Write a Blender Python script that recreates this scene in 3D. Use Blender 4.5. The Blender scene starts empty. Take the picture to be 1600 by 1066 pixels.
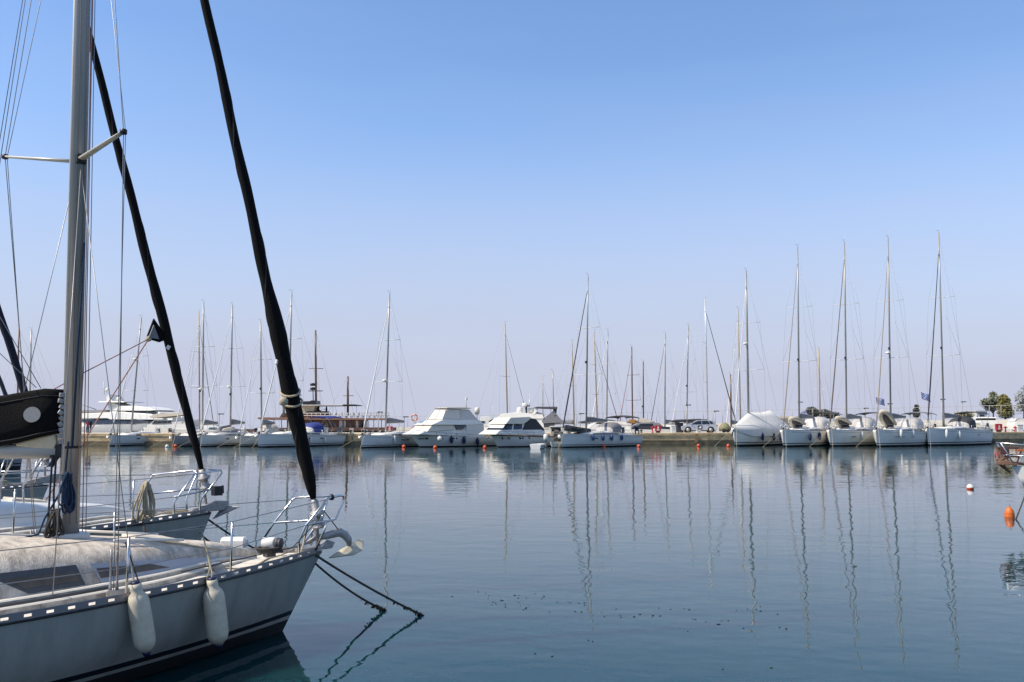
import bpy, bmesh, math, random
from mathutils import Vector, Matrix, noise
from mathutils.bvhtree import BVHTree
C = bpy.context.scene
COL = C.collection
PI = math.pi
random.seed(7)

# ---------------------------------------------------------------- camera, sky, sun, exposure
F = 1422.0; HZ = 664.0; TH = math.atan((HZ-533.0)/F); CH = 2.4
cam = bpy.data.cameras.new('camera'); cam_o = bpy.data.objects.new('camera', cam); COL.objects.link(cam_o)
cam.sensor_width = 36.0; cam.lens = 36.0*F/1600.0; cam.clip_start = 0.1; cam.clip_end = 20000.0
cam_o.location = (0, 0, CH); cam_o.rotation_euler = (PI/2+TH, 0, 0)
C.camera = cam_o
SUN_AZ = math.radians(-107)           # clockwise from +Y: the sun stands to the left
SUN_EL = math.radians(48)
w = bpy.data.worlds.new('World'); C.world = w; w.use_nodes = True
nt = w.node_tree; nt.nodes.clear()
sky = nt.nodes.new('ShaderNodeTexSky'); sky.sky_type = 'NISHITA'; sky.sun_disc = False
sky.sun_elevation = SUN_EL; sky.sun_rotation = SUN_AZ
sky.altitude = 0; sky.air_density = 1.0; sky.dust_density = 0.6; sky.ozone_density = 3.0
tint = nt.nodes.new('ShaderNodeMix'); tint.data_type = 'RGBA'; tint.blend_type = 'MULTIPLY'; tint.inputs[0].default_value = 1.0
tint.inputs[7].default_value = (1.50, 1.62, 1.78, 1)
bgd = nt.nodes.new('ShaderNodeBackground'); bgd.inputs[1].default_value = 0.12
wo = nt.nodes.new('ShaderNodeOutputWorld')
# the pale lilac summer haze low over the sea
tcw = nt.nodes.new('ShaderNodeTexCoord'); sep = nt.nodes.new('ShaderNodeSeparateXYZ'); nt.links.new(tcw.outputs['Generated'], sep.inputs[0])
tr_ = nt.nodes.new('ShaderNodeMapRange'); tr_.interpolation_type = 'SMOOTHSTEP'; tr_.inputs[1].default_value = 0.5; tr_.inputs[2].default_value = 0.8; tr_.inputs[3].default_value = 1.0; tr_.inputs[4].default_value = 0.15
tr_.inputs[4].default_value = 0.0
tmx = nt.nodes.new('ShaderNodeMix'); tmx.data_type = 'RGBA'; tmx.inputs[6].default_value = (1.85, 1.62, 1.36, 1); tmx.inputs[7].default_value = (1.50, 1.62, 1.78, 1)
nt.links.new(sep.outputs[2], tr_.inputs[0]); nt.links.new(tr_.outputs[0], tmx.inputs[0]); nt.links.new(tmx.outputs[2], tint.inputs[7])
hzr = nt.nodes.new('ShaderNodeMapRange'); hzr.interpolation_type = 'SMOOTHSTEP'
hzr.inputs[1].default_value = 0.0; hzr.inputs[2].default_value = 0.40; hzr.inputs[3].default_value = 1.0; hzr.inputs[4].default_value = 0.0
nt.links.new(sep.outputs[2], hzr.inputs[0])
hzm = nt.nodes.new('ShaderNodeMix'); hzm.data_type = 'RGBA'; hzm.inputs[7].default_value = (4.65, 4.88, 6.15, 1)
cnz = nt.nodes.new('ShaderNodeTexNoise'); cnz.inputs['Scale'].default_value = 2.2; cnz.inputs['Detail'].default_value = 5
cmp_ = nt.nodes.new('ShaderNodeMapping'); cmp_.inputs['Scale'].default_value = (1, 1, 5.5); nt.links.new(tcw.outputs['Generated'], cmp_.inputs[0]); nt.links.new(cmp_.outputs[0], cnz.inputs['Vector'])
cmr = nt.nodes.new('ShaderNodeMapRange'); cmr.inputs[1].default_value = .3; cmr.inputs[2].default_value = .7; cmr.inputs[3].default_value = -.06; cmr.inputs[4].default_value = .06; nt.links.new(cnz.outputs['Fac'], cmr.inputs[0])
cad = nt.nodes.new('ShaderNodeMath'); cad.use_clamp = True; nt.links.new(hzr.outputs[0], cad.inputs[0]); nt.links.new(cmr.outputs[0], cad.inputs[1])
nt.links.new(cad.outputs[0], hzm.inputs[0]); nt.links.new(tint.outputs[2], hzm.inputs[6])
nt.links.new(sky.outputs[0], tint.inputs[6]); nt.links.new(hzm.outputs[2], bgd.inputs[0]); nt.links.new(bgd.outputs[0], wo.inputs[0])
sl = bpy.data.lights.new('sun', 'SUN'); sl.energy = 5.0; sl.angle = math.radians(0.53); sl.color = (1.0, 0.90, 0.75)
so = bpy.data.objects.new('sun', sl); COL.objects.link(so)
SUN = Vector((math.sin(SUN_AZ)*math.cos(SUN_EL), math.cos(SUN_AZ)*math.cos(SUN_EL), math.sin(SUN_EL)))
so.rotation_euler = SUN.to_track_quat('Z', 'Y').to_euler(); so.location = (-60, 40, 80)
C.view_settings.view_transform = 'Standard'; C.view_settings.look = 'None'
C.view_settings.exposure = 0.0; C.view_settings.gamma = 1.0
C.cycles.max_bounces = 8; C.cycles.caustics_reflective = False; C.cycles.caustics_refractive = False

# ---------------------------------------------------------------- picture measurements -> real points
cT, sT = math.cos(TH), math.sin(TH)
EYE = Vector((0, 0, CH))
def ray(px, py):
    a = (px-800.0)/F; b = (533.0-py)/F
    return Vector((a, cT-sT*b, sT+cT*b))
def PZ(px, py, z):
    d = ray(px, py); return EYE + d*((z-CH)/d.z)
def PY(px, py, Y):
    d = ray(px, py); return EYE + d*(Y/d.y)
def proj(p):
    y, z = p.y, p.z-CH; ww = y*cT+z*sT
    return 800+F*p.x/ww, 533-F*(-y*sT+z*cT)/ww

# ---------------------------------------------------------------- materials
def mat(name, col, rough=0.5, metal=0.0, var=0.12, scale=6.0, bump=0.0, bscale=30.0, dirt=None, dirt_amt=0.0, dscale=3.0, coat=0.0, spec=0.5, stretch=None):
    m = bpy.data.materials.new(name); m.use_nodes = True
    n = m.node_tree.nodes; l = m.node_tree.links
    bs = n['Principled BSDF']; bs.inputs['Roughness'].default_value = rough; bs.inputs['Metallic'].default_value = metal
    bs.inputs['Coat Weight'].default_value = coat; bs.inputs['Specular IOR Level'].default_value = spec
    tc = n.new('ShaderNodeTexCoord'); src = tc.outputs['Object']
    if stretch:
        mp = n.new('ShaderNodeMapping'); mp.inputs['Scale'].default_value = stretch
        l.new(src, mp.inputs[0]); src = mp.outputs[0]
    nz = n.new('ShaderNodeTexNoise'); nz.inputs['Scale'].default_value = scale; nz.inputs['Detail'].default_value = 5
    l.new(src, nz.inputs['Vector'])
    mx = n.new('ShaderNodeMix'); mx.data_type = 'RGBA'
    a = [max(0, c*(1-var)) for c in col]; b = [min(1, c*(1+var)) for c in col]
    mx.inputs[6].default_value = (*a, 1); mx.inputs[7].default_value = (*b, 1)
    l.new(nz.outputs['Fac'], mx.inputs[0]); out = mx.outputs[2]
    if dirt:
        dz = n.new('ShaderNodeTexNoise'); dz.inputs['Scale'].default_value = dscale; dz.inputs['Detail'].default_value = 9; dz.inputs['Roughness'].default_value = 0.68
        l.new(src, dz.inputs['Vector'])
        rp = n.new('ShaderNodeMapRange'); rp.inputs[1].default_value = 0.42; rp.inputs[2].default_value = 0.68; rp.inputs[4].default_value = dirt_amt
        l.new(dz.outputs['Fac'], rp.inputs[0])
        m2 = n.new('ShaderNodeMix'); m2.data_type = 'RGBA'; m2.inputs[7].default_value = (*dirt, 1)
        l.new(rp.outputs[0], m2.inputs[0]); l.new(out, m2.inputs[6]); out = m2.outputs[2]
    l.new(out, bs.inputs['Base Color'])
    if bump:
        bz = n.new('ShaderNodeTexNoise'); bz.inputs['Scale'].default_value = bscale; bz.inputs['Detail'].default_value = 4
        l.new(src, bz.inputs['Vector'])
        bp = n.new('ShaderNodeBump'); bp.inputs['Strength'].default_value = bump; bp.inputs['Distance'].default_value = 0.02
        l.new(bz.outputs['Fac'], bp.inputs['Height']); l.new(bp.outputs[0], bs.inputs['Normal'])
    return m
M = {}
M['gel_old'] = mat('old_gelcoat', (.37, .36, .33), .30, 0, .07, 1.2, dirt=(.21, .205, .18), dirt_amt=.5, dscale=1.5, stretch=(4.5, 4.5, .45))
M['deck_old'] = mat('weathered_deck', (.70, .63, .53), .7, 0, .14, 9, .25, 60, dirt=(.28, .25, .21), dirt_amt=.8, dscale=3.5)
M['cabin_old'] = mat('stained_cabin', (.72, .63, .52), .65, 0, .2, 22, .4, 70, dirt=(.20, .17, .135), dirt_amt=.8, dscale=6.5, stretch=(1.3, .7, .7))
M['side_deck'] = mat('side_deck', (.78, .73, .64), .7, 0, .08, 20, .2, 90, dirt=(.5, .45, .37), dirt_amt=.4, dscale=5)
M['coaming'] = mat('stained_coaming', (.50, .46, .39), .7, 0, .2, 12, .2, 60, dirt=(.13, .12, .09), dirt_amt=.85, dscale=8)
M['white'] = mat('white_gelcoat', (.82, .79, .72), .3, 0, .05, 1.2, dirt=(.62, .6, .55), dirt_amt=.35, dscale=.8)
M['white2'] = mat('cool_white_gelcoat', (.76, .76, .73), .3, 0, .05, 1.2, dirt=(.6, .6, .57), dirt_amt=.3, dscale=.8)
M['cream'] = mat('cream_gelcoat', (.74, .68, .58), .45, 0, .07, 2, dirt=(.55, .48, .38), dirt_amt=.4, dscale=1)
M['deck_w'] = mat('white_deck', (.80, .78, .73), .55, 0, .07, 3, dirt=(.62, .57, .5), dirt_amt=.4, dscale=1.5)
M['greyhull'] = mat('grey_hull_paint', (.24, .26, .29), .3, 0, .06, 1)
M['darkhull'] = mat('dark_hull_paint', (.03, .035, .04), .2, 0, .1, 1)
M['antifoul'] = mat('dark_antifouling', (.012, .014, .016), .7, 0, .3, 6)
M['stripe'] = mat('dark_boot_stripe', (.010, .012, .018), .4, 0, .2, 6)
M['alu'] = mat('anodised_aluminium', (.62, .62, .60), .42, .35, .06, 3, stretch=(6, 6, .5))
M['alu_grey'] = mat('grey_mast_alloy', (.41, .40, .385), .42, .3, .08, 3, dirt=(.28, .27, .26), dirt_amt=.3, stretch=(8, 8, .4))
M['toerail'] = mat('dull_toe_rail', (.24, .24, .26), .5, .55, .12, 14)
M['steel'] = mat('polished_steel', (.60, .60, .60), .27, 1.0, .04, 8)
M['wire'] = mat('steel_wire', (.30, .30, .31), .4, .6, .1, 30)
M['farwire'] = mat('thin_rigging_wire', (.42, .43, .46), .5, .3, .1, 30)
M['galv'] = mat('galvanised_steel', (.42, .42, .42), .5, .6, .3, 18, .4, 60, dirt=(.25, .17, .1), dirt_amt=.5, dscale=14)
M['anchor_pale'] = mat('pale_painted_fluke', (.62, .57, .44), .55, .1, .12, 12, dirt=(.3, .24, .15), dirt_amt=.5, dscale=14)
M['black_cloth'] = mat('black_acrylic_cloth', (.0028, .0028, .0034), .9, 0, .5, 14, .6, 90, spec=.25)
M['sail_seam'] = mat('sail_edge_cloth', (.014, .014, .017), .8, 0, .3, 30)
M['navy_cloth'] = mat('navy_cloth', (.008, .010, .024), .85, 0, .3, 25, .3, 160)
M['blue_cloth'] = mat('blue_cloth', (.03, .05, .22), .8, 0, .2, 4)
M['grey_cloth'] = mat('grey_cloth', (.20, .20, .21), .85, 0, .15, 4)
M['dark_cloth'] = mat('charcoal_cloth', (.05, .05, .055), .85, 0, .2, 4)
M['tan_cloth'] = mat('tan_cloth', (.52, .46, .37), .85, 0, .12, 3)
M['rust_cloth'] = mat('rust_cloth', (.34, .17, .06), .85, 0, .2, 3)
M['olive_cloth'] = mat('olive_cloth', (.24, .22, .13), .85, 0, .2, 3)
M['white_cloth'] = mat('white_tarp', (.70, .69, .66), .8, 0, .08, 1.5, .5, 5, dirt=(.5, .48, .44), dirt_amt=.4, dscale=.8)
M['silver_cloth'] = mat('pale_sprayhood_cloth', (.58, .56, .53), .75, 0, .15, 2)
M['sail_white'] = mat('furled_white_sail', (.72, .71, .68), .75, 0, .08, 6)
M['sail_cream'] = mat('old_cream_sail', (.62, .54, .38), .8, 0, .15, 14, .3, 50)
M['sail_tan'] = mat('sun_faded_sail_strip', (.33, .26, .20), .8, 0, .2, 6)
M['sail_brown'] = mat('brown_sail_strip', (.14, .10, .075), .8, 0, .25, 6)
M['sail_dark'] = mat('dark_sail_strip', (.03, .032, .04), .8, 0, .3, 6)
M['sail_red'] = mat('red_sail_strip', (.24, .03, .04), .8, 0, .2, 6)
M['boom'] = mat('cream_boom', (.60, .57, .50), .45, .2, .08, 6)
M['brown_mast'] = mat('varnished_mast', (.17, .085, .045), .4, 0, .2, 8)
M['tan_mast'] = mat('buff_mast', (.42, .34, .25), .5, 0, .1, 8)
M['glass'] = mat('dark_window', (.012, .014, .018), .06, 0, .2, 2, coat=.5)
M['glass_brown'] = mat('smoked_brown_pane', (.10, .078, .055), .28, 0, .25, 5, dirt=(.2, .165, .12), dirt_amt=.5, dscale=6)
M['frame'] = mat('dull_window_frame', (.10, .10, .105), .55, .3, .15, 14)
M['frame_light'] = mat('pale_window_frame', (.46, .45, .47), .5, .4, .08, 14)
M['clear'] = mat('clear_vinyl', (.50, .48, .45), .15, 0, .15, 2)
M['fender'] = mat('old_fender_vinyl', (.66, .60, .47), .45, 0, .10, 9, dirt=(.34, .27, .17), dirt_amt=.5, dscale=7)
M['fender_w'] = mat('white_fender_vinyl', (.75, .74, .70), .4, 0, .06, 5)
M['fender_n'] = mat('navy_fender_cover', (.012, .02, .07), .75, 0, .2, 8)
M['fender_b'] = mat('blue_fender_vinyl', (.02, .07, .20), .5, 0, .15, 8)
M['fender_end'] = mat('dark_blue_fender_end', (.012, .014, .05), .4, 0, .2, 8)
M['rope'] = mat('pale_rope', (.50, .43, .30), .85, 0, .25, 60, .6, 160)
M['rope_blue'] = mat('blue_rope', (.010, .034, .08), .85, 0, .35, 60, .6, 160)
M['rope_dark'] = mat('dark_wet_rope', (.055, .05, .042), .85, 0, .4, 40, .6, 120)
M['rope_red'] = mat('pink_flecked_rope', (.40, .20, .16), .85, 0, .3, 60)
M['rope_black'] = mat('black_rope', (.012, .012, .013), .85, 0, .3, 60)
M['growth'] = mat('marine_growth', (.035, .03, .018), .9, 0, .5, 30, .8, 60)
M['black'] = mat('black_plastic', (.015, .015, .016), .45, 0, .2, 10)
M['wood'] = mat('dark_brown_planking', (.10, .045, .028), .5, 0, .3, 2.5, stretch=(1, 1, 12))
M['wood_lt'] = mat('brown_deck_edge', (.24, .13, .085), .5, 0, .2, 2)
M['funnel'] = mat('cream_funnel', (.66, .58, .42), .5, 0, .06, 2)
M['rail_white'] = mat('white_rail_paint', (.66, .65, .62), .45, 0, .06, 4)
M['red'] = mat('red_paint', (.42, .025, .035), .45, 0, .15, 5)
M['orange'] = mat('orange_buoy', (.75, .16, .02), .45, 0, .15, 8, dirt=(.35, .1, .03), dirt_amt=.5, dscale=9)
M['redorange'] = mat('red_orange_buoy', (.68, .09, .025), .4, 0, .15, 8)
M['concrete'] = mat('quay_concrete', (.84, .58, .31), .9, 0, .22, .9, .4, 4, dirt=(.24, .165, .10), dirt_amt=.75, dscale=.8, stretch=(1, 1, 2.4))
M['concrete_wet'] = mat('weedy_wet_concrete', (.27, .20, .11), .7, 0, .4, 1.2, .4, 4, dirt=(.07, .055, .03), dirt_amt=.8, dscale=.9)
M['concrete_top'] = mat('quay_paving', (.50, .46, .38), .9, 0, .12, .4, .2, 6)
M['seawall'] = mat('pale_sea_wall', (.62, .58, .50), .9, 0, .16, .5, .3, 3, dirt=(.38, .33, .26), dirt_amt=.5, dscale=.35)
M['stonewall'] = mat('rubble_stone_wall', (.33, .28, .21), .9, 0, .35, 1.2, .6, 3)
M['post'] = mat('galvanised_fence_post', (.40, .39, .38), .6, .3, .1, 4)
M['car'] = mat('silver_car_paint', (.50, .51, .54), .22, .5, .03, 2, coat=.8)
M['tyre'] = mat('tyre_rubber', (.015, .015, .016), .8, 0, .2, 12)
M['lamp_red'] = mat('red_tail_lamp', (.35, .01, .012), .2, 0, .1, 5)
M['leaf'] = mat('grey_green_foliage', (.17, .18, .10), .8, 0, .45, 1.2)
M['leaf_y'] = mat('olive_green_foliage', (.19, .17, .045), .8, 0, .45, 1.0)
M['leaf_d'] = mat('dark_foliage', (.075, .08, .05), .8, 0, .45, 1.0)
M['bark'] = mat('bark', (.12, .09, .065), .9, 0, .3, 6)
M['skin'] = mat('skin', (.40, .24, .17), .6, 0, .08, 8)
M['cloth_black'] = mat('black_clothing', (.012, .012, .016), .85, 0, .2, 8)
M['cloth_blue'] = mat('blue_clothing', (.02, .035, .09), .85, 0, .2, 8)
M['cloth_red'] = mat('red_clothing', (.34, .02, .03), .85, 0, .2, 8)
M['flag_blue'] = mat('flag_blue', (.03, .08, .42), .8, 0, .05, 3)
M['flag_white'] = mat('flag_white', (.74, .75, .78), .8, 0, .04, 3)
M['weed'] = mat('floating_weed', (.025, .022, .012), .8, 0, .5, 9)

# ---------------------------------------------------------------- mesh builder
class MB:
    def __init__(s): s.v = []; s.f = []; s.mi = []; s.sm = []
    def add(s, vs, fs, mi=0, sm=False):
        k = len(s.v); s.v += [Vector(p) for p in vs]
        for q in fs: s.f.append([i+k for i in q]); s.mi.append(mi); s.sm.append(sm)
        return s
    def box(s, c, d, mi=0, rz=0.0, ry=0.0, rx=0.0):
        R = Matrix.Rotation(rz, 3, 'Z') @ Matrix.Rotation(ry, 3, 'Y') @ Matrix.Rotation(rx, 3, 'X')
        c = Vector(c); vs = []
        for z in (-.5, .5):
            for x, y in ((-.5, -.5), (.5, -.5), (.5, .5), (-.5, .5)):
                vs.append(c + R @ Vector((x*d[0], y*d[1], z*d[2])))
        return s.add(vs, [(0, 3, 2, 1), (4, 5, 6, 7), (0, 1, 5, 4), (1, 2, 6, 5), (2, 3, 7, 6), (3, 0, 4, 7)], mi)
    def tube(s, pts, r, n=8, mi=0, sq=None):
        pts = [Vector(p) for p in pts]; m = len(pts)
        rs = r if isinstance(r, (list, tuple)) else [r]*m
        up = None; vs = []
        for i, p in enumerate(pts):
            t = (pts[min(i+1, m-1)]-pts[max(i-1, 0)])
            if t.length < 1e-9: t = Vector((0, 0, 1))
            t.normalize()
            if up is None:
                up = Vector((0, 0, 1)) if abs(t.z) < .9 else Vector((1, 0, 0))
            a = up - t*up.dot(t)
            if a.length < 1e-6: a = t.orthogonal()
            a.normalize(); b = t.cross(a); up = a
            for k in range(n):
                th = 2*PI*k/n
                ka, kb = (1, 1) if sq is None else sq
                vs.append(p + a*(math.cos(th)*rs[i]*ka) + b*(math.sin(th)*rs[i]*kb))
        fs = [(i*n+k, i*n+(k+1) % n, (i+1)*n+(k+1) % n, (i+1)*n+k) for i in range(m-1) for k in range(n)]
        s.add(vs, fs, mi, True)
        k0 = len(s.v)-len(vs)
        for ring in (list(range(n))[::-1], list(range((m-1)*n, m*n))):
            s.f.append([k0+i for i in ring]); s.mi.append(mi); s.sm.append(False)
        return s
    def loft(s, rings, mi=0, closed=True, caps=True, sm=True, mfn=None):
        n = len(rings[0]); vs = [p for r in rings for p in r]; k0 = len(s.v)
        s.v += [Vector(p) for p in vs]
        for i in range(len(rings)-1):
            for k in range(n if closed else n-1):
                q = [i*n+k, i*n+(k+1) % n, (i+1)*n+(k+1) % n, (i+1)*n+k]
                s.f.append([a+k0 for a in q]); s.sm.append(sm); s.mi.append(mfn(i, k) if mfn else mi)
        if caps:
            for ring in (list(range(n))[::-1], list(range((len(rings)-1)*n, len(rings)*n))):
                s.f.append([k0+i for i in ring]); s.mi.append(mi); s.sm.append(False)
        return s
    def lathe(s, prof, c, n=14, mi=0, axis=None):
        c = Vector(c); R = Matrix.Identity(3)
        if axis is not None: R = Vector((0, 0, 1)).rotation_difference(Vector(axis)).to_matrix()
        rings = [[c + R @ Vector((r*math.cos(2*PI*k/n), r*math.sin(2*PI*k/n), z)) for k in range(n)] for r, z in prof]
        return s.loft(rings, mi)
    def plate(s, pts, thick, mi=0):       # a polygon given thickness along its normal
        pts = [Vector(p) for p in pts]; nrm = Vector((0, 0, 0))
        for i in range(len(pts)): nrm += (pts[i]-pts[0]).cross(pts[(i+1) % len(pts)]-pts[0])
        nrm.normalize(); n = len(pts)
        a = [p+nrm*thick/2 for p in pts]; b = [p-nrm*thick/2 for p in pts]
        return s.add(a+b, [tuple(range(n)), tuple(range(2*n-1, n-1, -1))]+[(i, n+i, n+(i+1) % n, (i+1) % n) for i in range(n)], mi)
    def prof(s, pts, w, mi=0, taper=None):   # side outline (x, z) given width: (x, z) or (x, z, half width)
        n = len(pts); L = [Vector((p[0], (p[2] if len(p) > 2 else w), p[1])) for p in pts]
        R = [Vector((q.x, -q.y, q.z)) for q in L]
        return s.add(L+R, [tuple(range(n)), tuple(range(2*n-1, n-1, -1))]+[(i, n+i, n+(i+1) % n, (i+1) % n) for i in range(n)], mi)
    def build(s, name, mats, parent=None, bevel=0.0):
        me = bpy.data.meshes.new(name)
        O = Vector((0, 0, 0))
        if parent is not None and parent.get('_world'): O = Vector(parent['_world'])
        me.from_pydata([p-O for p in s.v], [], s.f)
        for m in (mats if isinstance(mats, (list, tuple)) else [mats]): me.materials.append(m)
        for p, mi, sm in zip(me.polygons, s.mi, s.sm): p.material_index = mi; p.use_smooth = sm
        bm = bmesh.new(); bm.from_mesh(me); bmesh.ops.recalc_face_normals(bm, faces=bm.faces); bm.to_mesh(me); bm.free()
        o = bpy.data.objects.new(name, me); COL.objects.link(o)
        if parent is not None:
            o.parent = parent
            if parent.get('_world'): o['_world'] = list(O); WT.append(o)
        if bevel:
            b = o.modifiers.new('bevel', 'BEVEL'); b.width = bevel; b.segments = 2; b.limit_method = 'ANGLE'
        return o
def tag(o, label, cat, group=None, kind=None):
    if label: o['label'] = label
    if cat: o['category'] = cat
    if group: o['group'] = group
    if kind: o['kind'] = kind
    return o
def empty(name, loc, rz=0.0):
    o = bpy.data.objects.new(name, None); COL.objects.link(o); o.location = loc; o.rotation_euler = (0, 0, rz); o.empty_display_size = .3
    return o
def recentre(o):
    """move a one-mesh thing's origin to the middle of its base"""
    vs = [v.co for v in o.data.vertices]
    c = Vector(((min(v.x for v in vs)+max(v.x for v in vs))/2, (min(v.y for v in vs)+max(v.y for v in vs))/2, min(v.z for v in vs)))
    for v in o.data.vertices: v.co -= c
    o.location = o.location + c
    return o
def wthing(name, loc, label, cat, group=None):    # an Empty whose children are given in world coordinates
    o = empty(name, loc); o['_world'] = list(loc)
    WT.append(o)
    return tag(o, label, cat, group)
WT = []
def lerp(a, b, t): return a+(b-a)*t
def sag(a, b, d, n=10):
    a = Vector(a); b = Vector(b)
    return [a.lerp(b, i/n) - Vector((0, 0, d*4*(i/n)*(1-i/n))) for i in range(n+1)]

# ---------------------------------------------------------------- water, ground
def water():
    m = bpy.data.materials.new('harbour_water'); m.use_nodes = True
    n = m.node_tree.nodes; l = m.node_tree.links; bs = n['Principled BSDF']
    bs.inputs['Base Color'].default_value = (.004, .036, .042, 1); bs.inputs['Roughness'].default_value = .015; bs.inputs['IOR'].default_value = 1.27
    bs.inputs['Specular Tint'].default_value = (.55, .95, 1.0, 1); bs.inputs['Subsurface Weight'].default_value = 1.0; bs.inputs['Subsurface Radius'].default_value = (1, 1, 1); bs.inputs['Subsurface Scale'].default_value = 1.6
    tc = n.new('ShaderNodeTexCoord')
    tot = None
    # (wavelength scale, x stretch, height in metres)
    for sc, sx, sy, h, dt in ((.16, .6, 1.0, .030, 1), (1.2, .7, 1.0, .0105, 2), (3.4, .75, 1.0, .0034, 2)):
        mp = n.new('ShaderNodeMapping'); mp.inputs['Scale'].default_value = (sc*sx, sc*sy, 1); mp.inputs['Rotation'].default_value = (0, 0, .18*sc)
        l.new(tc.outputs['Object'], mp.inputs[0])
        nz = n.new('ShaderNodeTexNoise'); nz.inputs['Scale'].default_value = 1; nz.inputs['Detail'].default_value = dt; nz.inputs['Roughness'].default_value = .45
        l.new(mp.outputs[0], nz.inputs['Vector'])
        mu = n.new('ShaderNodeMath'); mu.operation = 'MULTIPLY'; mu.inputs[1].default_value = h
        l.new(nz.outputs['Fac'], mu.inputs[0])
        if tot is None: tot = mu.outputs[0]
        else:
            ad = n.new('ShaderNodeMath'); l.new(tot, ad.inputs[0]); l.new(mu.outputs[0], ad.inputs[1]); tot = ad.outputs[0]
    # calmer and livelier patches
    pz = n.new('ShaderNodeTexNoise'); pz.inputs['Scale'].default_value = .035; pz.inputs['Detail'].default_value = 2
    l.new(tc.outputs['Object'], pz.inputs['Vector'])
    pr = n.new('ShaderNodeMapRange'); pr.inputs[1].default_value = .35; pr.inputs[2].default_value = .65; pr.inputs[3].default_value = .6; pr.inputs[4].default_value = 1.25
    l.new(pz.outputs['Fac'], pr.inputs[0])
    mm = n.new('ShaderNodeMath'); mm.operation = 'MULTIPLY'; l.new(tot, mm.inputs[0]); l.new(pr.outputs[0], mm.inputs[1])
    bp = n.new('ShaderNodeBump'); bp.inputs['Strength'].default_value = 1.0; bp.inputs['Distance'].default_value = 1.0
    l.new(mm.outputs[0], bp.inputs['Height']); l.new(bp.outputs[0], bs.inputs['Normal'])
    b = MB(); S = 7000
    b.add([(-S, -200, 0), (S, -200, 0), (S, S, 0), (-S, S, 0)], [(0, 1, 2, 3)])
    o = b.build('water', m); o['kind'] = 'structure'
water()
# ---------------------------------------------------------------- boats: a local frame, x to the bow, y to port
class Frame:
    def __init__(s, name, label, cat, o, ang, group=None):
        s.o = Vector((o[0], o[1], 0)); s.ang = ang
        s.h = Vector((math.cos(ang), math.sin(ang), 0)); s.p = Vector((-math.sin(ang), math.cos(ang), 0))
        s.root = tag(empty(name, s.o, ang), label, cat, group)
        s.vis = 1 if s.p.dot(-s.o) > 0 else -1          # the side turned to the quay we stand on
    def W(s, q): return s.o + s.h*q[0] + s.p*q[1] + Vector((0, 0, q[2]))
    def L(s, q):
        d = q-s.o; return Vector((d.dot(s.h), d.dot(s.p), q.z))
    def at(s, px, py, off=0.0):
        d = ray(px, py); o = s.o+s.p*off; t = (o-EYE).dot(s.p)/d.dot(s.p); return s.L(EYE+d*t)
    def atz(s, px, py, z): return s.L(PZ(px, py, z))
    def atx(s, px, z, off=0.0):
        k = (px-800)/F; b = s.o+s.p*off
        # X = k*(Y*c + (z-H)*s)
        A = s.h.x-k*s.h.y*cT; B = k*(b.y*cT+(z-CH)*sT)-b.x
        return B/A
def hull_b(t, B, bow=2.1, tr=.82):
    f = 1-(1-min(t/.60, 1))**bow
    if t > .6: f *= 1-(1-tr)*((t-.6)/.4)**1.8
    return B/2*f
def hull_sheer(t, fb, fs): return fb+(fs-fb)*(t*1.5-.5*t*t) if t < 1 else fs
def make_hull(fr, L, B, fb, fs, rake, mats, n=18, bow=2.1, tr=.82, zb=(.27, .20, .10), fullness=1.0, trake=0.0):
    """mats: topsides, stripe, antifouling"""
    mb = MB(); rings = []
    prof = [(1, 1.0), (.75, .985), (.5, .955), (.30, .91), ('a', .885), ('b', .87), ('c', .84), (0.0, .80), (-.2, .55), (-.38, 0)]
    for i in range(n+1):
        t = i/n; t = t**1.25; b = hull_b(t, B, bow, tr); zs = hull_sheer(t, fb, fs); ring = []
        for s_, k in prof:
            z = {'a': zb[0], 'b': zb[1], 'c': zb[2]}.get(s_, None) if isinstance(s_, str) else (s_*zs if s_ > 0 else s_)
            if s_ == .30: z = max(z, zb[0]+.05)
            k2 = 1-(1-k)*lerp(2.6, 1.0, min(t/.45, 1))*fullness
            x = -L*t - rake*(1-z/zs)*(1-t)**4 - trake*(1-max(z, 0)/zs)*t**8
            ring.append(Vector((x, b*max(k2, 0.02 if b > .01 else 0), z)))
        rings.append(ring + [Vector((p.x, -p.y, p.z)) for p in ring[-2::-1]])
    def mfn(i, k):
        kk = k if k < 9 else 17-k
        return 0 if kk < 4 else (1 if kk == 4 else (0 if kk == 5 else 2))
    mb.loft(rings, 0, closed=False, caps=False, mfn=mfn)
    k0 = len(mb.v); mb.add(rings[-1], [list(range(len(rings[-1])))], 0)
    return mb.build('hull', mats, fr.root), rings
def make_deck(fr, L, B, fb, fs, m, n=18, bow=2.1, tr=.82, inset=.012, x0=0.0):
    mb = MB(); rings = []
    for i in range(n+1):
        t = (i/n)**1.25; b = max(hull_b(t, B, bow, tr)-inset, .001); z = hull_sheer(t, fb, fs)-.015; x = -L*t
        if i == 0: x -= .03
        rings.append([Vector((x, b, z)), Vector((x, b*.5, z+.03*min(1, b))), Vector((x, 0, z+.045*min(1, b))), Vector((x, -b*.5, z+.03*min(1, b))), Vector((x, -b, z))])
    mb.loft(rings, 0, closed=False, caps=False, sm=True)
    return mb.build('deck', m, fr.root)
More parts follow.
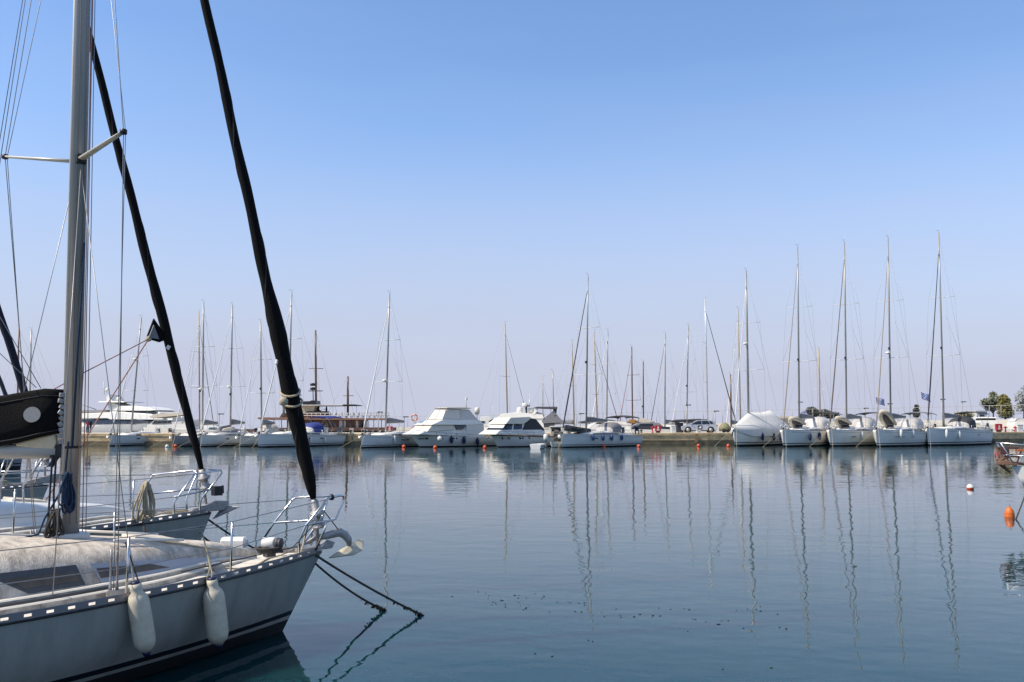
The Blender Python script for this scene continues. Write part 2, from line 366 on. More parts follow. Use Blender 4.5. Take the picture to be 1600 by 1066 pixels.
def trunk(fr, xs, ws, hs, z0, mats, name='cabin'):
    """coachroof: stations x, half widths, heights above z0 (a function of x)"""
    mb = MB(); rings = []
    for x, w_, h in zip(xs, ws, hs):
        z = z0(x)-.03
        half = [(w_, 0), (w_*.95, h*.55+.03), (w_*.88, h*.82+.03), (w_*.70, h*.95+.03), (w_*.35, h+.04), (0, h*1.03+.04)]
        r = [Vector((x, y, z+q)) for y, q in half]
        rings.append(r+[Vector((p.x, -p.y, p.z)) for p in r[-2::-1]])
    mb.loft(rings, 0, closed=False, caps=True)
    return mb.build(name, mats, fr.root), rings
def win_strip(fr, rings, i0, i1, side, m, name='cabin_window', lo=.30, hi=.92):
    """dark glazing a few millimetres proud of the coachroof side, between two stations"""
    n = len(rings[0]); mb = MB(); pts = []
    a, b = (0, 1) if side > 0 else (n-1, n-2)
    out = Vector((0, .012*side, .004))
    for i in range(i0, i1+1):
        p, q = rings[i][a], rings[i][b]
        e = .12 if i == i0 else 0
        pts.append((p.lerp(q, lo)+out, p.lerp(q, hi-e)+out))
    vs = [v for pr in pts for v in pr]; mb.add(vs, [(2*i, 2*i+2, 2*i+3, 2*i+1) for i in range(len(pts)-1)], 0, True)
    vi = [v-out*1.6 for v in vs]; mb.add(vi, [(2*i, 2*i+1, 2*i+3, 2*i+2) for i in range(len(pts)-1)], 0, True)
    k = len(vs)
    return mb.build(name, m, fr.root)
def tubes(name, segs, r, m, parent, n=6):
    mb = MB()
    for s_ in segs: mb.tube(s_, r, n)
    return mb.build(name, m, parent)
def hood(fr, x0, x1, w_, z0, h, m, mw, name='sprayhood'):
    """arched folding hood, open aft, with a clear vinyl front"""
    mb = MB(); n = 9; rings = []
    for x, k in ((x0, .55), (x0-.25*(x0-x1), .93), (x0-.6*(x0-x1), 1.0), (x1, 1.02)):
        rings.append([Vector((x + (.25 if k < .6 else 0)*abs(math.cos(PI*j/(n-1)))*-1, w_*math.cos(PI*j/(n-1)), z0+h*k*math.sin(PI*j/(n-1))**.6)) for j in range(n)])
    mb.loft(rings, 0, closed=False, caps=False)
    inn = [[p*1.0-Vector((0, p.y*.03, .02)) for p in r] for r in rings]
    mb.loft(inn, 0, closed=False, caps=False)
    o = mb.build(name, m, fr.root)
    f = MB(); a = [Vector((x0+.28, w_*.82*math.cos(PI*j/(n-1)), z0+.02+h*.10*math.sin(PI*j/(n-1)))) for j in range(n)]
    b = [p+Vector((.012, 0, .004)) for p in rings[0]]
    f.loft([a, b], 0, closed=False, caps=False); f.build('clear_panel', mw, o)
    return o
def bimini(fr, x0, x1, w_, z, zf, m, name='bimini'):
    mb = MB(); rings = []
    for i in range(5):
        x = lerp(x0, x1, i/4); zz = z+.10*math.sin(PI*i/4)
        rings.append([Vector((x, w_*math.cos(PI*j/8), zz+.26*math.sin(PI*j/8))) for j in range(9)])
    top = rings; low = [[p-Vector((0, 0, .035)) for p in r] for r in rings]
    mb.loft(top, 0, closed=False, caps=False); mb.loft(low, 0, closed=False, caps=False)
    for ring_a, ring_b in ((top[0], low[0]), (top[-1], low[-1])): mb.loft([ring_a, ring_b], 0, closed=False, caps=False)
    o = mb.build(name, m, fr.root)
    xm = lerp(x0, x1, .5)
    for s_ in (1, -1):
        tubes('bimini_pole', [[(x0, s_*w_*.98, z), (xm, s_*w_*1.0, zf)], [(x1, s_*w_*.98, z), (xm, s_*w_*1.0, zf)]], .016, M['steel'], o)
    return o
def furled(fr, a, b, rmax, m, parent, name='furled_sail', n=16, flat=False):
    a = Vector(a); b = Vector(b); pts = []; rs = []
    for i in range(n+1):
        t = i/n; pts.append(a.lerp(b, t))
        rs.append(rmax*(min(1, .55+t*5) * (1-.62*t))*(1+.05*math.sin(9*t+a.x)))
    mb = MB(); mb.tube(pts, rs, 8)
    return mb.build(name, m, parent)
def mast_tube(name, base, top, r, m, parent):
    mb = MB(); base = Vector(base); top = Vector(top)
    mb.tube([base, base.lerp(top, .7), top], [r, r*.96, r*.72], 10, sq=(1.0, 1.0)); return mb.build(name, m, parent)
FAR_G = 'sailing yachts moored along the far quay'
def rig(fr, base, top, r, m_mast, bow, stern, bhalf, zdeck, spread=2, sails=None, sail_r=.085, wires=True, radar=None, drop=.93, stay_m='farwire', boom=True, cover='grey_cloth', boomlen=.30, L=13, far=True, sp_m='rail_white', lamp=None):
    R = fr.root; base = Vector(base); top = Vector(top)
    mst = mast_tube('mast', base, top, r, M[m_mast], R)
    wm = M[stay_m]; wr = .011
    H_ = top.z-base.z
    # masthead gear
    tubes('wind_vane', [[top-Vector((0, 0, .02)), top+Vector((.06, 0, .22)), top+Vector((.34, 0, .25))], [top+Vector((.34, -.10, .25)), top+Vector((.34, .12, .28))]], .010, M['black'], mst)
    tubes('antenna', [[top+Vector((-.1, .05, -.02)), top+Vector((-.12, .05, .95))]], .008, M['rail_white'], mst)
    tips = []
    fr_ = [.36, .66] if spread == 2 else [.5]
    for q, f_ in enumerate(fr_):
        c = base.lerp(top, f_); ln = bhalf*(.92 if q == 0 else .72); tip = []
        for s_ in (1, -1):
            e = c+Vector((-.28, s_*ln, .06)); tip.append(e)
            tubes('spreader', [[c+Vector((0, s_*r*.8, 0)), e]], .03, M[sp_m], mst)
        tips.append(tip)
    if wires:
        hound = base.lerp(top, drop)
        for k, s_ in enumerate((1, -1)):
            ch = Vector((base.x-.45, s_*bhalf*.94, zdeck))
            tubes('shroud', [[ch, tips[0][k]] + ([tips[1][k]] if spread == 2 else []) + [hound]], wr, wm, R, 4)
            tubes('shroud', [[ch+Vector((.25, 0, 0)), base.lerp(top, fr_[0]-.02)]], wr, wm, R, 4)
            if spread == 2: tubes('shroud', [[tips[0][k], base.lerp(top, fr_[1]-.02)]], wr, wm, R, 4)
        if stern is not None:
            tubes('backstay', [[Vector((stern+1.6, 0, zdeck+2.2)), top]] + [[Vector((stern+.1, s_*bhalf*.7, zdeck-.1)), Vector((stern+1.6, 0, zdeck+2.2))] for s_ in (1, -1)], wr, wm, R, 4)
    hound = base.lerp(top, drop)
    tk = Vector((bow-.25, 0, zdeck+.25))
    if sails:
        tubes('forestay', [[Vector((bow-.22, 0, zdeck)), hound]], .014, wm, R, 4)
        fs_ = furled(fr, tk.lerp(hound, .03), tk.lerp(hound, .965), sail_r, M[sails], R)
        d = MB(); d.lathe([(.05, 0), (.13, .02), (.13, .05), (.08, .08), (.08, .14), (.13, .16), (.13, .2), (.05, .22)], tk+Vector((-.01, 0, -.12)), 10); d.build('furler_drum', M['black'], R)
    else:
        tubes('forestay', [[Vector((bow-.22, 0, zdeck)), hound]], wr, wm, R, 4)
    if radar:
        c = base.lerp(top, radar); b = MB()
        b.lathe([(.02, -.10), (.26, -.09), (.30, 0), (.28, .1), (.05, .14)], c+Vector((r+.33, 0, .12)), 12); b.box(c+Vector((r+.12, 0, -.02)), (.4, .12, .07)); b.build('radar', M['white'], mst)
    if lamp:
        c = base.lerp(top, lamp); b = MB(); b.box(c+Vector((r+.08, 0, 0)), (.2, .16, .26)); b.build('deck_light', M['black'], mst, .02)
    if boom:
        bl = L*boomlen; z = zdeck+1.35
        bo = MB(); bo.tube([Vector((base.x-.12, 0, z)), Vector((base.x-bl, 0, z+.12))], .07, 8); bo.build('boom', M['alu'], R)
        cv = MB(); rings = []
        for i in range(7):
            t = i/6; x = base.x-.10-(bl-.2)*t; hh = lerp(.62, .24, t)*(1+.1*math.sin(5*t)); ww = lerp(.16, .12, t); zz = z+.03+.12*t
            rings.append([Vector((x, ww*a, zz+hh*c)) for a, c in ((0, -.12), (.9, .05), (1, .35), (.5, .8), (0, 1), (-.5, .8), (-1, .35), (-.9, .05))])
        cv.loft(rings, 0); cv.build('sail_cover', M[cover], R)
        tubes('topping_lift', [[Vector((base.x-bl, 0, z+.15)), top]], .007, wm, R, 4)
    return mst
def deck_gear(fr, L, B, fb, fs, rail=True, n_st=4, bow=2.1, tr=.82, pulpit=True, lines=True):
    R = fr.root
    def sh(t, s_): return Vector((-L*t, s_*(hull_b(t, B, bow, tr)-.04), hull_sheer(t, fb, fs)))
    if pulpit:
        h = .62
        for s_ in (1, -1):
            a = sh(.03, s_); b = sh(.085, s_); c = Vector((.05, 0, fb+h+.02)); up = Vector((0, 0, h))
            tubes('pulpit', [[b, b+up, a+up+Vector((.1, 0, .01)), Vector((.12, s_*.12, fb+h+.02)), Vector((.12, 0, fb+h+.02))], [a, a+up+Vector((.08, 0, 0))], [b+up*.5, a+up*.5+Vector((.05, 0, 0))]], .016, M['steel'], R, 5)
    ts = [.22, .36, .50, .64, .78][:n_st+1]
    for s_ in (1, -1):
        prev = sh(.085, s_)+Vector((0, 0, .62))
        for t in ts:
            a = sh(t, s_); tubes('stanchion', [[a, a+Vector((0, 0, .6))]], .014, M['steel'], R, 5)
        if lines:
            seg = [prev]+[sh(t, s_)+Vector((0, 0, .6)) for t in ts]+[sh(.93, s_)+Vector((0, 0, .62))]
            seg2 = [p-Vector((0, 0, .3)) for p in seg]
            tubes('lifeline', [seg], .007, M['farwire'], R, 4); tubes('lifeline', [seg2], .007, M['farwire'], R, 4)
        a = sh(.93, s_); b = sh(.985, s_)
        tubes('pushpit', [[a, a+Vector((0, 0, .62)), b+Vector((0, 0, .62)), Vector((-L*.985, s_*.35, fs+.62))], [b, b+Vector((0, 0, .62))]], .016, M['steel'], R, 5)
def hang_fender(fr, q, r, ln, m, label, group, topz=None, name='fender', mend='fender_end'):
    """a fender hung at local point q (its top), with its lanyard"""
    o = empty(name, fr.W((q[0], q[1], q[2]-ln))); o['_world'] = list(o.location); WT.append(o); tag(o, label, 'fender', group)
    b = MB(); P = fr.W(q)
    b.lathe([(.02, -ln-.06), (.045, -ln-.04), (.05, -ln), (r*.62, -ln+r*.45), (r, -ln+r*1.15), (r, -r*1.15), (r*.62, -r*.45), (.05, 0), (.045, .04), (.02, .06)], P, 14)
    b.build('fender_body', M[m], o)
    t = MB(); t.tube([P+Vector((0, 0, .04)), P+Vector((0, 0, .04))*1 + (fr.W((q[0], q[1]-fr.vis*.10, (topz or q[2]+.45)))-P-Vector((0, 0, .04)))], .012, 5); t.build('lanyard', M['rope'], o)
    return o
def far_boat(S):
    """S: a dictionary measured from the photograph"""
    L = S['L']; B = S.get('B', L*.30)
    if 'bow' in S:
        o = PZ(S['bow'][0], S['bow'][1], 0)
        best = None
        for k in range(20, 160):                                     # turn the hull until its stern falls where it does
            a = math.radians(k/2.0 if S.get('flip') is None else k/2.0)
            st = o + Vector((math.sin(a), math.cos(a), 0))*L
            e = abs(proj(st)[0]-S['stern'])
            if best is None or e < best[0]: best = (e, a)
        a = best[1]; ang = math.atan2(-math.cos(a), -math.sin(a))
    else:
        ang = math.radians(S['ang']); mp = PY(S['mast'][2], 664, S['Y'])
        h = Vector((math.cos(ang), math.sin(ang), 0)); o = Vector((mp.x, mp.y, 0))+h*(.37*L)
    fr = Frame('sailboat', S['label'], 'sailboat', o, ang, S.get('group', FAR_G))
    R = fr.root; vis = fr.vis
    if 'deck' in S: fb = fr.at(S['bow'][0], S['deck']).z
    else: fb = S.get('fb', L*.105)
    fs = fb*S.get('fsk', .80); S['fr'] = fr; S['fb'] = fb; S['B'] = B; S['Lx'] = L
    hm = M[S.get('hull', 'white')]
    zb = (fb*.20, fb*.15, fb*.08)
    bp_ = S.get('bowp', 2.1)
    hl, rings = make_hull(fr, L, B, fb, fs, S.get('rake', .25), (hm, M[S.get('stripe', 'stripe')], M['antifoul']), zb=zb, bow=bp_)
    make_deck(fr, L, B, fb, fs, M['deck_w'], bow=bp_)
    z0 = lambda x: hull_sheer(min(max(-x/L, 0), 1), fb, fs)
    ch = S.get('ch', .48)
    xs = [-L*q for q in (.20, .25, .33, .45, .58, .68, .705)]
    ws = [B*q for q in (.16, .23, .28, .31, .32, .31, .30)]; hs = [ch*q for q in (.12, .45, .72, .92, 1.0, 1.0, .96)]
    cb, cr = trunk(fr, xs, ws, hs, z0, M['deck_w'])
    for s_ in (1, -1): win_strip(fr, cr, 2, 5, s_, M['glass'])
    if not S.get('nowin'):
        mb = MB()
        for t in S.get('hullwin', (.30, .47, .62)):
            b = hull_b(t, B); z = z0(-L*t)*.70
            w0 = MB(); b2 = hull_b(t+.035, B)
            for s_ in (vis,):
                w0.add([(-L*t, s_*(b*.985+.012), z-.06), (-L*(t+.04), s_*(b2*.985+.012), z-.06), (-L*(t+.04), s_*(b2*.99+.012), z+.07), (-L*t, s_*(b*.99+.012), z+.07),
                        (-L*t, s_*(b*.9), z-.06), (-L*(t+.04), s_*(b2*.9), z-.06), (-L*(t+.04), s_*(b2*.9), z+.07), (-L*t, s_*(b*.9), z+.07)],
                       [(0, 1, 2, 3), (4, 7, 6, 5), (0, 3, 7, 4), (1, 5, 6, 2), (0, 4, 5, 1), (3, 2, 6, 7)])
                w0.build('hull_window', M['glass'], R)
    if 'bow' in S:
        for s_ in (1, -1):
            cs = MB(); cs.tube([Vector((-L*t-.05, s_*(hull_b(t, B, bp_)*.992+.004), hull_sheer(t, fb, fs)*.86)) for t in [.04+k*.94/24 for k in range(25)]], .016, 5); cs.build('cove_stripe', M['grey_cloth'], R)
            rr = MB(); rr.tube([Vector((-L*t-.03, s_*(hull_b(t, B, bp_)+.004), hull_sheer(t, fb, fs)+.01)) for t in [k/24 for k in range(25)]], .022, 5); rr.build('toe_rail', M['toerail'], R)
    # cockpit: coamings, wheel, seats
    ck = MB()
    for s_ in (1, -1):
        ck.box((-L*.80, s_*B*.30, z0(-L*.8)+.12), (L*.20, .22, .28)); 
    ck.build('cockpit_coaming', M['deck_w'], R, .04)
    wh = MB(); cxw = Vector((-L*.87, 0, z0(-L*.87)+.75)); wh.tube([cxw+Vector((0, .42*math.cos(k*PI/8), .42*math.sin(k*PI/8))) for k in range(17)], .018, 5)
    wh.box(cxw+Vector((.12, 0, -.35)), (.22, .3, .8)); wh.build('steering_wheel', M['steel'], R)
    # mast and rig
    mt = S['mast']                                                   # top x, top y, base x
    bx = fr.atx(mt[2], z0(-L*.37)+ch*.8)
    if 'bow' in S and not (-L*.62 < bx < -L*.2): bx = -L*.37
    bz = z0(bx)+ch*.75
    if 'bow' in S: top = fr.at(mt[0], mt[1])
    else: top = fr.at(mt[0], mt[1])
    if abs(top.x-bx) > 1.2: top.x = bx+math.copysign(1.2, top.x-bx)
    S['base'] = Vector((bx, 0, bz)); S['top'] = top
    rig(fr, (bx, 0, bz), top, S.get('mr', .105), S.get('mm', 'alu_grey'), 0, -L, B/2, z0(bx), spread=S.get('spread', 2), sails=S.get('sail'), sail_r=S.get('sr', .085), radar=S.get('radar'), drop=S.get('drop', .92), boom=S.get('boom', True), cover=S.get('cover', 'grey_cloth'), L=L, sp_m=S.get('sp_m', 'rail_white'), lamp=S.get('lamp'))
    if S.get('gear', True): deck_gear(fr, L, B, fb, fs, bow=bp_)
    if S.get('hood'): hood(fr, -L*.58, -L*.735, B*.31, z0(-L*.66)+ch*.75, S.get('hh', 1.1), M[S['hood']], M['clear'])
    if S.get('bimini'): bimini(fr, -L*.77, -L*.98, B*.36, z0(-L*.8)+S.get('bz', 1.95), z0(-L*.85)+.1, M[S['bimini']])
    if S.get('anchor', 'bow' in S):
        an = MB(); an.box((-.05, 0, fb+.05), (.5, .14, .05)); an.tube([(-.25, 0, fb+.12), (.22, 0, fb+.10), (.36, 0, fb-.10)], .028, 6)
        an.add([(.44, 0, fb-.34), (.26, .19, fb-.08), (.26, -.19, fb-.08), (.12, 0, fb-.12), (.30, 0, fb-.10)], [(0, 1, 4), (0, 4, 2), (0, 3, 1), (0, 2, 3), (1, 3, 4), (2, 4, 3)])
        an.build('anchor', M['galv'], R)
    if S.get('gear', True):
        g = random.Random(int(mt[0]))
        mb = MB(); mb.box((-L*.10, 0, fb+.10), (.34, .28, .22)); mb.lathe([(.12, 0), (.12, .2), (.08, .24)], (-L*.10, .22, fb+.08), 10); mb.build('windlass', M['galv'], R, .03)
        for x in (-L*.30, -L*.44):
            mb = MB(); mb.box((x, 0, z0(x)+ch*(.72 if x > -L*.4 else 1.0)+.05), (.55, .5, .05)); mb.build('deck_hatch', M['glass'], R, .01)
        for s_ in (1, -1):
            mb = MB(); mb.lathe([(.10, 0), (.07, .05), (.07, .14), (.10, .18), (.02, .2)], (-L*.76, s_*B*.31, z0(-L*.76)+.27), 10); mb.build('winch', M['steel'], R)
        sd = g.choice((1, -1))
        p = Vector((-L*.965, vis*B*.30, z0(-L)+.42)); mb = MB(); mb.tube([p+Vector((0, .24*math.sin(a), .26*math.cos(a))) for a in [-2.4+i*.4 for i in range(13)]], .075, 8); mb.build('horseshoe_buoy', M[g.choice(('orange', 'fender_w', 'fender_n'))], R)
        mb = MB(); p = Vector((-L*.985, -vis*B*.22, z0(-L)+.55)); mb.box(p, (.28, .26, .40)); mb.box(p-Vector((0, 0, .45)), (.10, .10, .6)); mb.build('outboard_motor', M['black'], R, .05)
        mb = MB(); mb.box((-L*.87, 0, z0(-L*.87)+.5), (.35, .45, .9)); mb.build('binnacle', M[g.choice(('dark_cloth', 'grey_cloth', 'white'))], R, .06)
        mb = MB(); mb.tube([Vector((bx-.1-.5*i/6, .2*math.sin(i), bz+.12+.05*math.sin(i*2))) for i in range(7)], .10, 7); mb.build('rope_bag', M[g.choice(('dark_cloth', 'navy_cloth', 'rope'))], R)
        mb = MB(); p = Vector((-L*.93, vis*B*.36, z0(-L*.93)+.75)); mb.box(p, (.75, .04, .45)); mb.build('rail_cloth', M[g.choice(('dark_cloth', 'grey_cloth', 'navy_cloth', 'silver_cloth'))], R)
    # mooring lines from the bow down into the water
    if 'bow' in S and S.get('lines', True):
        for q in (1, -1):
            a = fr.W((-.3, q*.2, fb-.02)); b = a + fr.h*2.6 + fr.p*(q*1.2); b.z = -.1
            mb = MB(); mb.tube([fr.L(p) for p in sag(a, b, .05, 6)], .016, 5); mb.build('mooring_line', M['rope'], R)
    return fr
# ---------------------------------------------------------------- the near yachts
def near_yacht(label, tip, zt, ang, L, B, fs, rake, J, mast_top_z, hullm, group, seed=1, bow_pow=2.1, trunk_h=.45, stern_detail=True, mast_r=(.085, .055), deckm=None, cabm=None):
    """tip: pixel of the stem head, zt: its height"""
    o = PZ(tip[0], tip[1], zt); ang = math.radians(ang)
    fr = Frame('sailboat', label, 'sailboat', (o.x, o.y), ang, group)
    R = fr.root; fr.L_, fr.B, fr.fb, fr.fs = L, B, zt, fs; fr.bow_pow = bow_pow
    fr.sheer = lambda x: hull_sheer(min(max(-x/L, 0), 1), zt, fs)
    fr.half = lambda x: hull_b(min(max(-x/L, 0), 1), B, bow_pow, .78)
    make_hull(fr, L, B, zt, fs, rake, (hullm, M['stripe'], M['antifoul']), n=40, bow=bow_pow, tr=.78, zb=(zt*.26, zt*.20, zt*.145), trake=-.3)
    d = make_deck(fr, L, B, zt, fs, deckm or M['side_deck'], n=40, bow=bow_pow, tr=.78, inset=.006)
    # perforated toe rail, one strip each side
    for s_ in (1, -1):
        mb = MB(); n = int(L*.97/.18); xs = []; x = -.10
        for i in range(n):
            x0 = -.10-i*.18; x1 = x0-.18
            def P(x, z): return Vector((x, s_*(fr.half(x)-.004), fr.sheer(x)-.012+z))
            sl = .062
            def strip(xa, xb, za, zb):
                a, b = P(xa, za), P(xb, za); c, dd = P(xb, zb), P(xa, zb); off = Vector((0, -s_*.007, 0))
                mb.add([a, b, c, dd, a+off, b+off, c+off, dd+off], [(0, 1, 2, 3), (7, 6, 5, 4), (0, 4, 5, 1), (1, 5, 6, 2), (2, 6, 7, 3), (3, 7, 4, 0)])
            strip(x0, x1, 0, .020); strip(x0, x1, .044, .068)
            strip(x0-sl, x1, .020, .044)
        mb.build('toe_rail', M['toerail'], R)
        rub = MB(); rub.tube([Vector((-L*.985*t-.04, s_*(fr.half(-L*.985*t-.04)+.004), fr.sheer(-L*.985*t-.04)-.018)) for t in [i/30 for i in range(31)]], .012, 6); rub.build('rubbing_strake', M['stripe'], R)
    # coaming steps between side deck and trunk, then the rounded trunk
    sd = .25*B/3.2                                                   # side deck width
    x_f = -.30*J; x_a = -L*.70
    def wt(x):
        f = min(max((x_f-x)/(.55*J), 0), 1); f = math.sin(f*PI/2)**.75
        return max((fr.half(x)-sd-.20)*f, .015)
    def ht(x):
        f = min(max((x_f-x)/(1.0*J), 0), 1); return .05+(trunk_h-.05)*(f**.72)
    xs = [x_f-(x_f-x_a)*(i/34)**1.35 for i in range(35)]
    for q, (dw, z1) in enumerate(((.16, .052), (.075, .10))):
        mb = MB(); rings = []
        for x in xs:
            w_ = wt(x)+dw*min(1, .25+(x_f-x)/.6); z = fr.sheer(x)-.03; zz = fr.sheer(x)+z1*min(1, .2+(x_f-x)/.7)
            w_ = min(w_, max(fr.half(x)-.06, .02))
            rings.append([Vector((x, w_+.012, z)), Vector((x, w_, zz-.012)), Vector((x, w_-.015, zz)), Vector((x, 0, zz+.01)), Vector((x, -w_+.015, zz)), Vector((x, -w_, zz-.012)), Vector((x, -w_-.012, z))])
        mb.loft(rings, 0, closed=False, caps=True, sm=False, mfn=lambda i, k: 0 if k in (0, 5) else 1); mb.build('coaming', (M['coaming'], deckm or M['side_deck']), R)
    mb = MB(); rings = []
    for x in xs:
        w_ = wt(x); h = ht(x); z = fr.sheer(x)+.08*min(1, .2+(x_f-x)/.7)
        half = [(w_+.01, -.03), (w_, .02), (w_*.955, h*.30), (w_*.90, h*.55), (w_*.82, h*.76), (w_*.70, h*.90), (w_*.52, h*.97), (w_*.28, h*1.0), (0, h*1.015)]
        r = [Vector((x, y, z+q)) for y, q in half]; rings.append(r+[Vector((p.x, -p.y, p.z)) for p in r[-2::-1]])
    mb.loft(rings, 0, closed=False, caps=True); cb = mb.build('cabin', cabm or M['cabin_old'], R)
    fr.top = lambda x: fr.sheer(x)+.08+ht(x)*1.015
    fr.cab = cb; fr.wt = wt
    me = cb.data; fr.bvh = BVHTree.FromPolygons([v.co.copy() for v in me.vertices], [list(p.vertices) for p in me.polygons])
    if stern_detail:
        ck = MB(); zc = fr.sheer(-L*.85)
        for s_ in (1, -1):
            ck.box((-L*.84, s_*(B*.33), zc+.13), (L*.24, .16, .26))
        ck.box((-L*.965, 0, zc+.10), (.14, B*.55, .2)); ck.build('cockpit_coaming', deckm or M['side_deck'], R, .03)
        tl = MB(); tl.tube([(-L*.97, 0, zc+.3), (-L*.88, 0, zc+.42), (-L*.80, 0, zc+.46)], [.03, .024, .018], 6); tl.build('tiller', M['wood'], R)
        for s_ in (1, -1):
            a = Vector((-L*.90, s_*(fr.half(-L*.9)-.05), fs)); b = Vector((-L*.985, s_*.45, fs))
            tubes('pushpit', [[a, a+Vector((0, 0, .6)), b+Vector((0, 0, .6)), b], [a+Vector((0, 0, .3)), b+Vector((0, 0, .3))]], .014, M['steel'], R)
        hw = MB(); hw.box((-L*.69, 0, fr.top(-L*.66)+.03), (.75, .62, .05)); hw.build('companionway_hatch', M['deck_old'], R, .015)
    hatch = MB(); xh = x_f-(.42*J); zh = fr.top(xh); hatch.box((xh, 0, zh+.005), (.44, .44, .04), 0, ry=.13); hatch.build('fore_hatch', M['deck_old'], R, .012)
    return fr
def hit(fr, px, py):
    d = ray(px, py); o = fr.L(EYE); e = fr.L(EYE+d)-o; e.normalize()
    r = fr.bvh.ray_cast(o, e); return (r[0], r[1]) if r[0] is not None else (None, None)
def cab_patch(fr, quad, off, m, name, parent, n=(10, 3)):
    TL, TR, BR, BL = quad; rows = []
    for j in range(n[1]+1):
        row = []
        for i in range(n[0]+1):
            u = i/n[0]; v = j/n[1]
            px = lerp(lerp(TL[0], TR[0], u), lerp(BL[0], BR[0], u), v); py = lerp(lerp(TL[1], TR[1], u), lerp(BL[1], BR[1], u), v)
            p, nn = hit(fr, px, py)
            if p is None: p = fr.at(px, py, -fr.wt(-2.5)); nn = Vector((0, -1, .3)).normalized()
            row.append(p+nn*off)
        rows.append(row)
    # straighten: keep it a gently curved plate through the corner points
    mb = MB(); W = n[0]+1; top = [p for r in rows for p in r]; bot = [p+Vector((0, .02, -.01)) for p in top]
    fs = [(j*W+i, j*W+i+1, (j+1)*W+i+1, (j+1)*W+i) for j in range(n[1]) for i in range(n[0])]
    mb.add(top, fs, 0, True); mb.add(bot, [q[::-1] for q in fs], 0, True)
    N = len(top); edge = [i for i in range(W)]+[(j*W+W-1) for j in range(1, n[1]+1)]+[n[1]*W+i for i in range(W-2, -1, -1)]+[j*W for j in range(n[1]-1, 0, -1)]
    mb.add(top+bot, [(edge[k], edge[(k+1) % len(edge)], N+edge[(k+1) % len(edge)], N+edge[k]) for k in range(len(edge))])
    return mb.build(name, m, parent)
NEAR_G = 'sailing yachts at the near berths'
A1 = near_yacht('weathered white sloop nearest the viewer with two cream fenders on its side', (504, 860), .88, 44, 8.6, 3.24, .80, .52, 2.95, 11.3, M['gel_old'], NEAR_G)
R1 = A1.root
# windows of the nearest yacht
f1 = cab_patch(A1, ((-25, 899), (118, 883), (133, 914), (45, 928)), .008, M['frame'], 'cabin_window', R1)
cab_patch(A1, ((8, 906), (114, 893), (124, 908), (38, 921)), .012, M['glass_brown'], 'window_pane', f1)
f2 = cab_patch(A1, ((140, 881), (343, 870), (343, 880), (158, 912)), .008, M['frame_light'], 'cabin_window', R1, (16, 3))
cab_patch(A1, ((150, 889), (234, 882), (264, 887), (157, 904)), .012, M['glass_brown'], 'window_pane', f2, (12, 3))
# the same two windows on the far side
for nm, xa, xb, fm in (('cabin_window', -4.4, -3.5, M['frame']), ('cabin_window', -3.3, -1.9, M['frame_light'])):
    mb = MB(); pts = []
    for i in range(9):
        x = lerp(xa, xb, i/8)
        r1 = A1.bvh.ray_cast(Vector((x, 3, A1.sheer(x)+.17)), Vector((0, -1, 0)))[0]; r2 = A1.bvh.ray_cast(Vector((x, 3, A1.sheer(x)+.28)), Vector((0, -1, 0)))[0]
        if r1 and r2: pts.append((r1+Vector((0, .008, 0)), r2+Vector((0, .008, .003))))
    vs = [q for pr in pts for q in pr]+[q-Vector((0, .02, 0)) for pr in pts for q in pr]; k = len(pts)
    fs = [(2*i, 2*i+2, 2*i+3, 2*i+1) for i in range(k-1)]
    mb.add(vs, fs+[tuple(a+2*k for a in q[::-1]) for q in fs]); mb.build(nm, M['glass_brown'], R1)
# mast: an oval tube with a sail groove
XM = A1.atx(110, 1.26)
mb0 = Vector((XM, 0, A1.top(XM)-.02)); mt0 = A1.at(129, 0); dirm = (mt0-mb0).normalized(); MT = mb0+dirm*((11.2-mb0.z)/dirm.z)
mm = MB(); mm.tube([mb0, mb0.lerp(MT, .75), MT], [.073, .071, .05], 20, sq=(1.12, .86)) ; mst1 = mm.build('mast', M['alu_grey'], R1)
gr = MB(); gr.tube([mb0+Vector((-.085, 0, .3)), mb0.lerp(MT, .97)+Vector((-.062, 0, 0))], .02, 8); gr.build('luff_track', M['boom'], mst1)
for a_ in (-.035, .03):
    sm_ = MB(); sm_.tube([mb0+Vector((a_, -.0625, .15)), mb0.lerp(MT, .74)+Vector((a_, -.0605, 0))], .0022, 5); sm_.build('mast_seam', M['frame'], mst1)
bn = MB(); q = mb0.lerp(MT, (A1.at(110, 699).z-mb0.z)/(MT.z-mb0.z)); bn.tube([q-dirm*.012, q+dirm*.012], .0745, 20, sq=(1.125, .87)); bn.build('mast_band', M['black'], mst1)
cl = MB(); cl.box(mb0+Vector((0, 0, .03)), (.30, .24, .06)); cl.build('mast_step', M['alu'], mst1, .01)
def on_mast(py):
    d = A1.at(120, py); t = (d.z-mb0.z)/(MT.z-mb0.z); return mb0.lerp(MT, t)
# spreaders from the measured tips
SPR = on_mast(250)
HB = 1.02
tipS = A1.at(193, 206, -HB); tipP = A1.at(8, 245, HB)
for tp in (tipS, tipP):
    s_ = math.copysign(1, tp.y); e = MB(); a = SPR+Vector((0, s_*.06, 0)); e.tube([a, tp], [.042, .026], 8, sq=(.5, 1.0)); e.build('spreader', M['boom'], mst1)
    e = MB(); e.lathe([(.01, -.03), (.035, -.02), (.035, .02), (.01, .03)], tp, 8); e.build('spreader_boot', M['black'], mst1)
jn = MB(); jn.box(SPR, (.10, .18, .10)); jn.build('spreader_bracket', M['black'], mst1, .01)
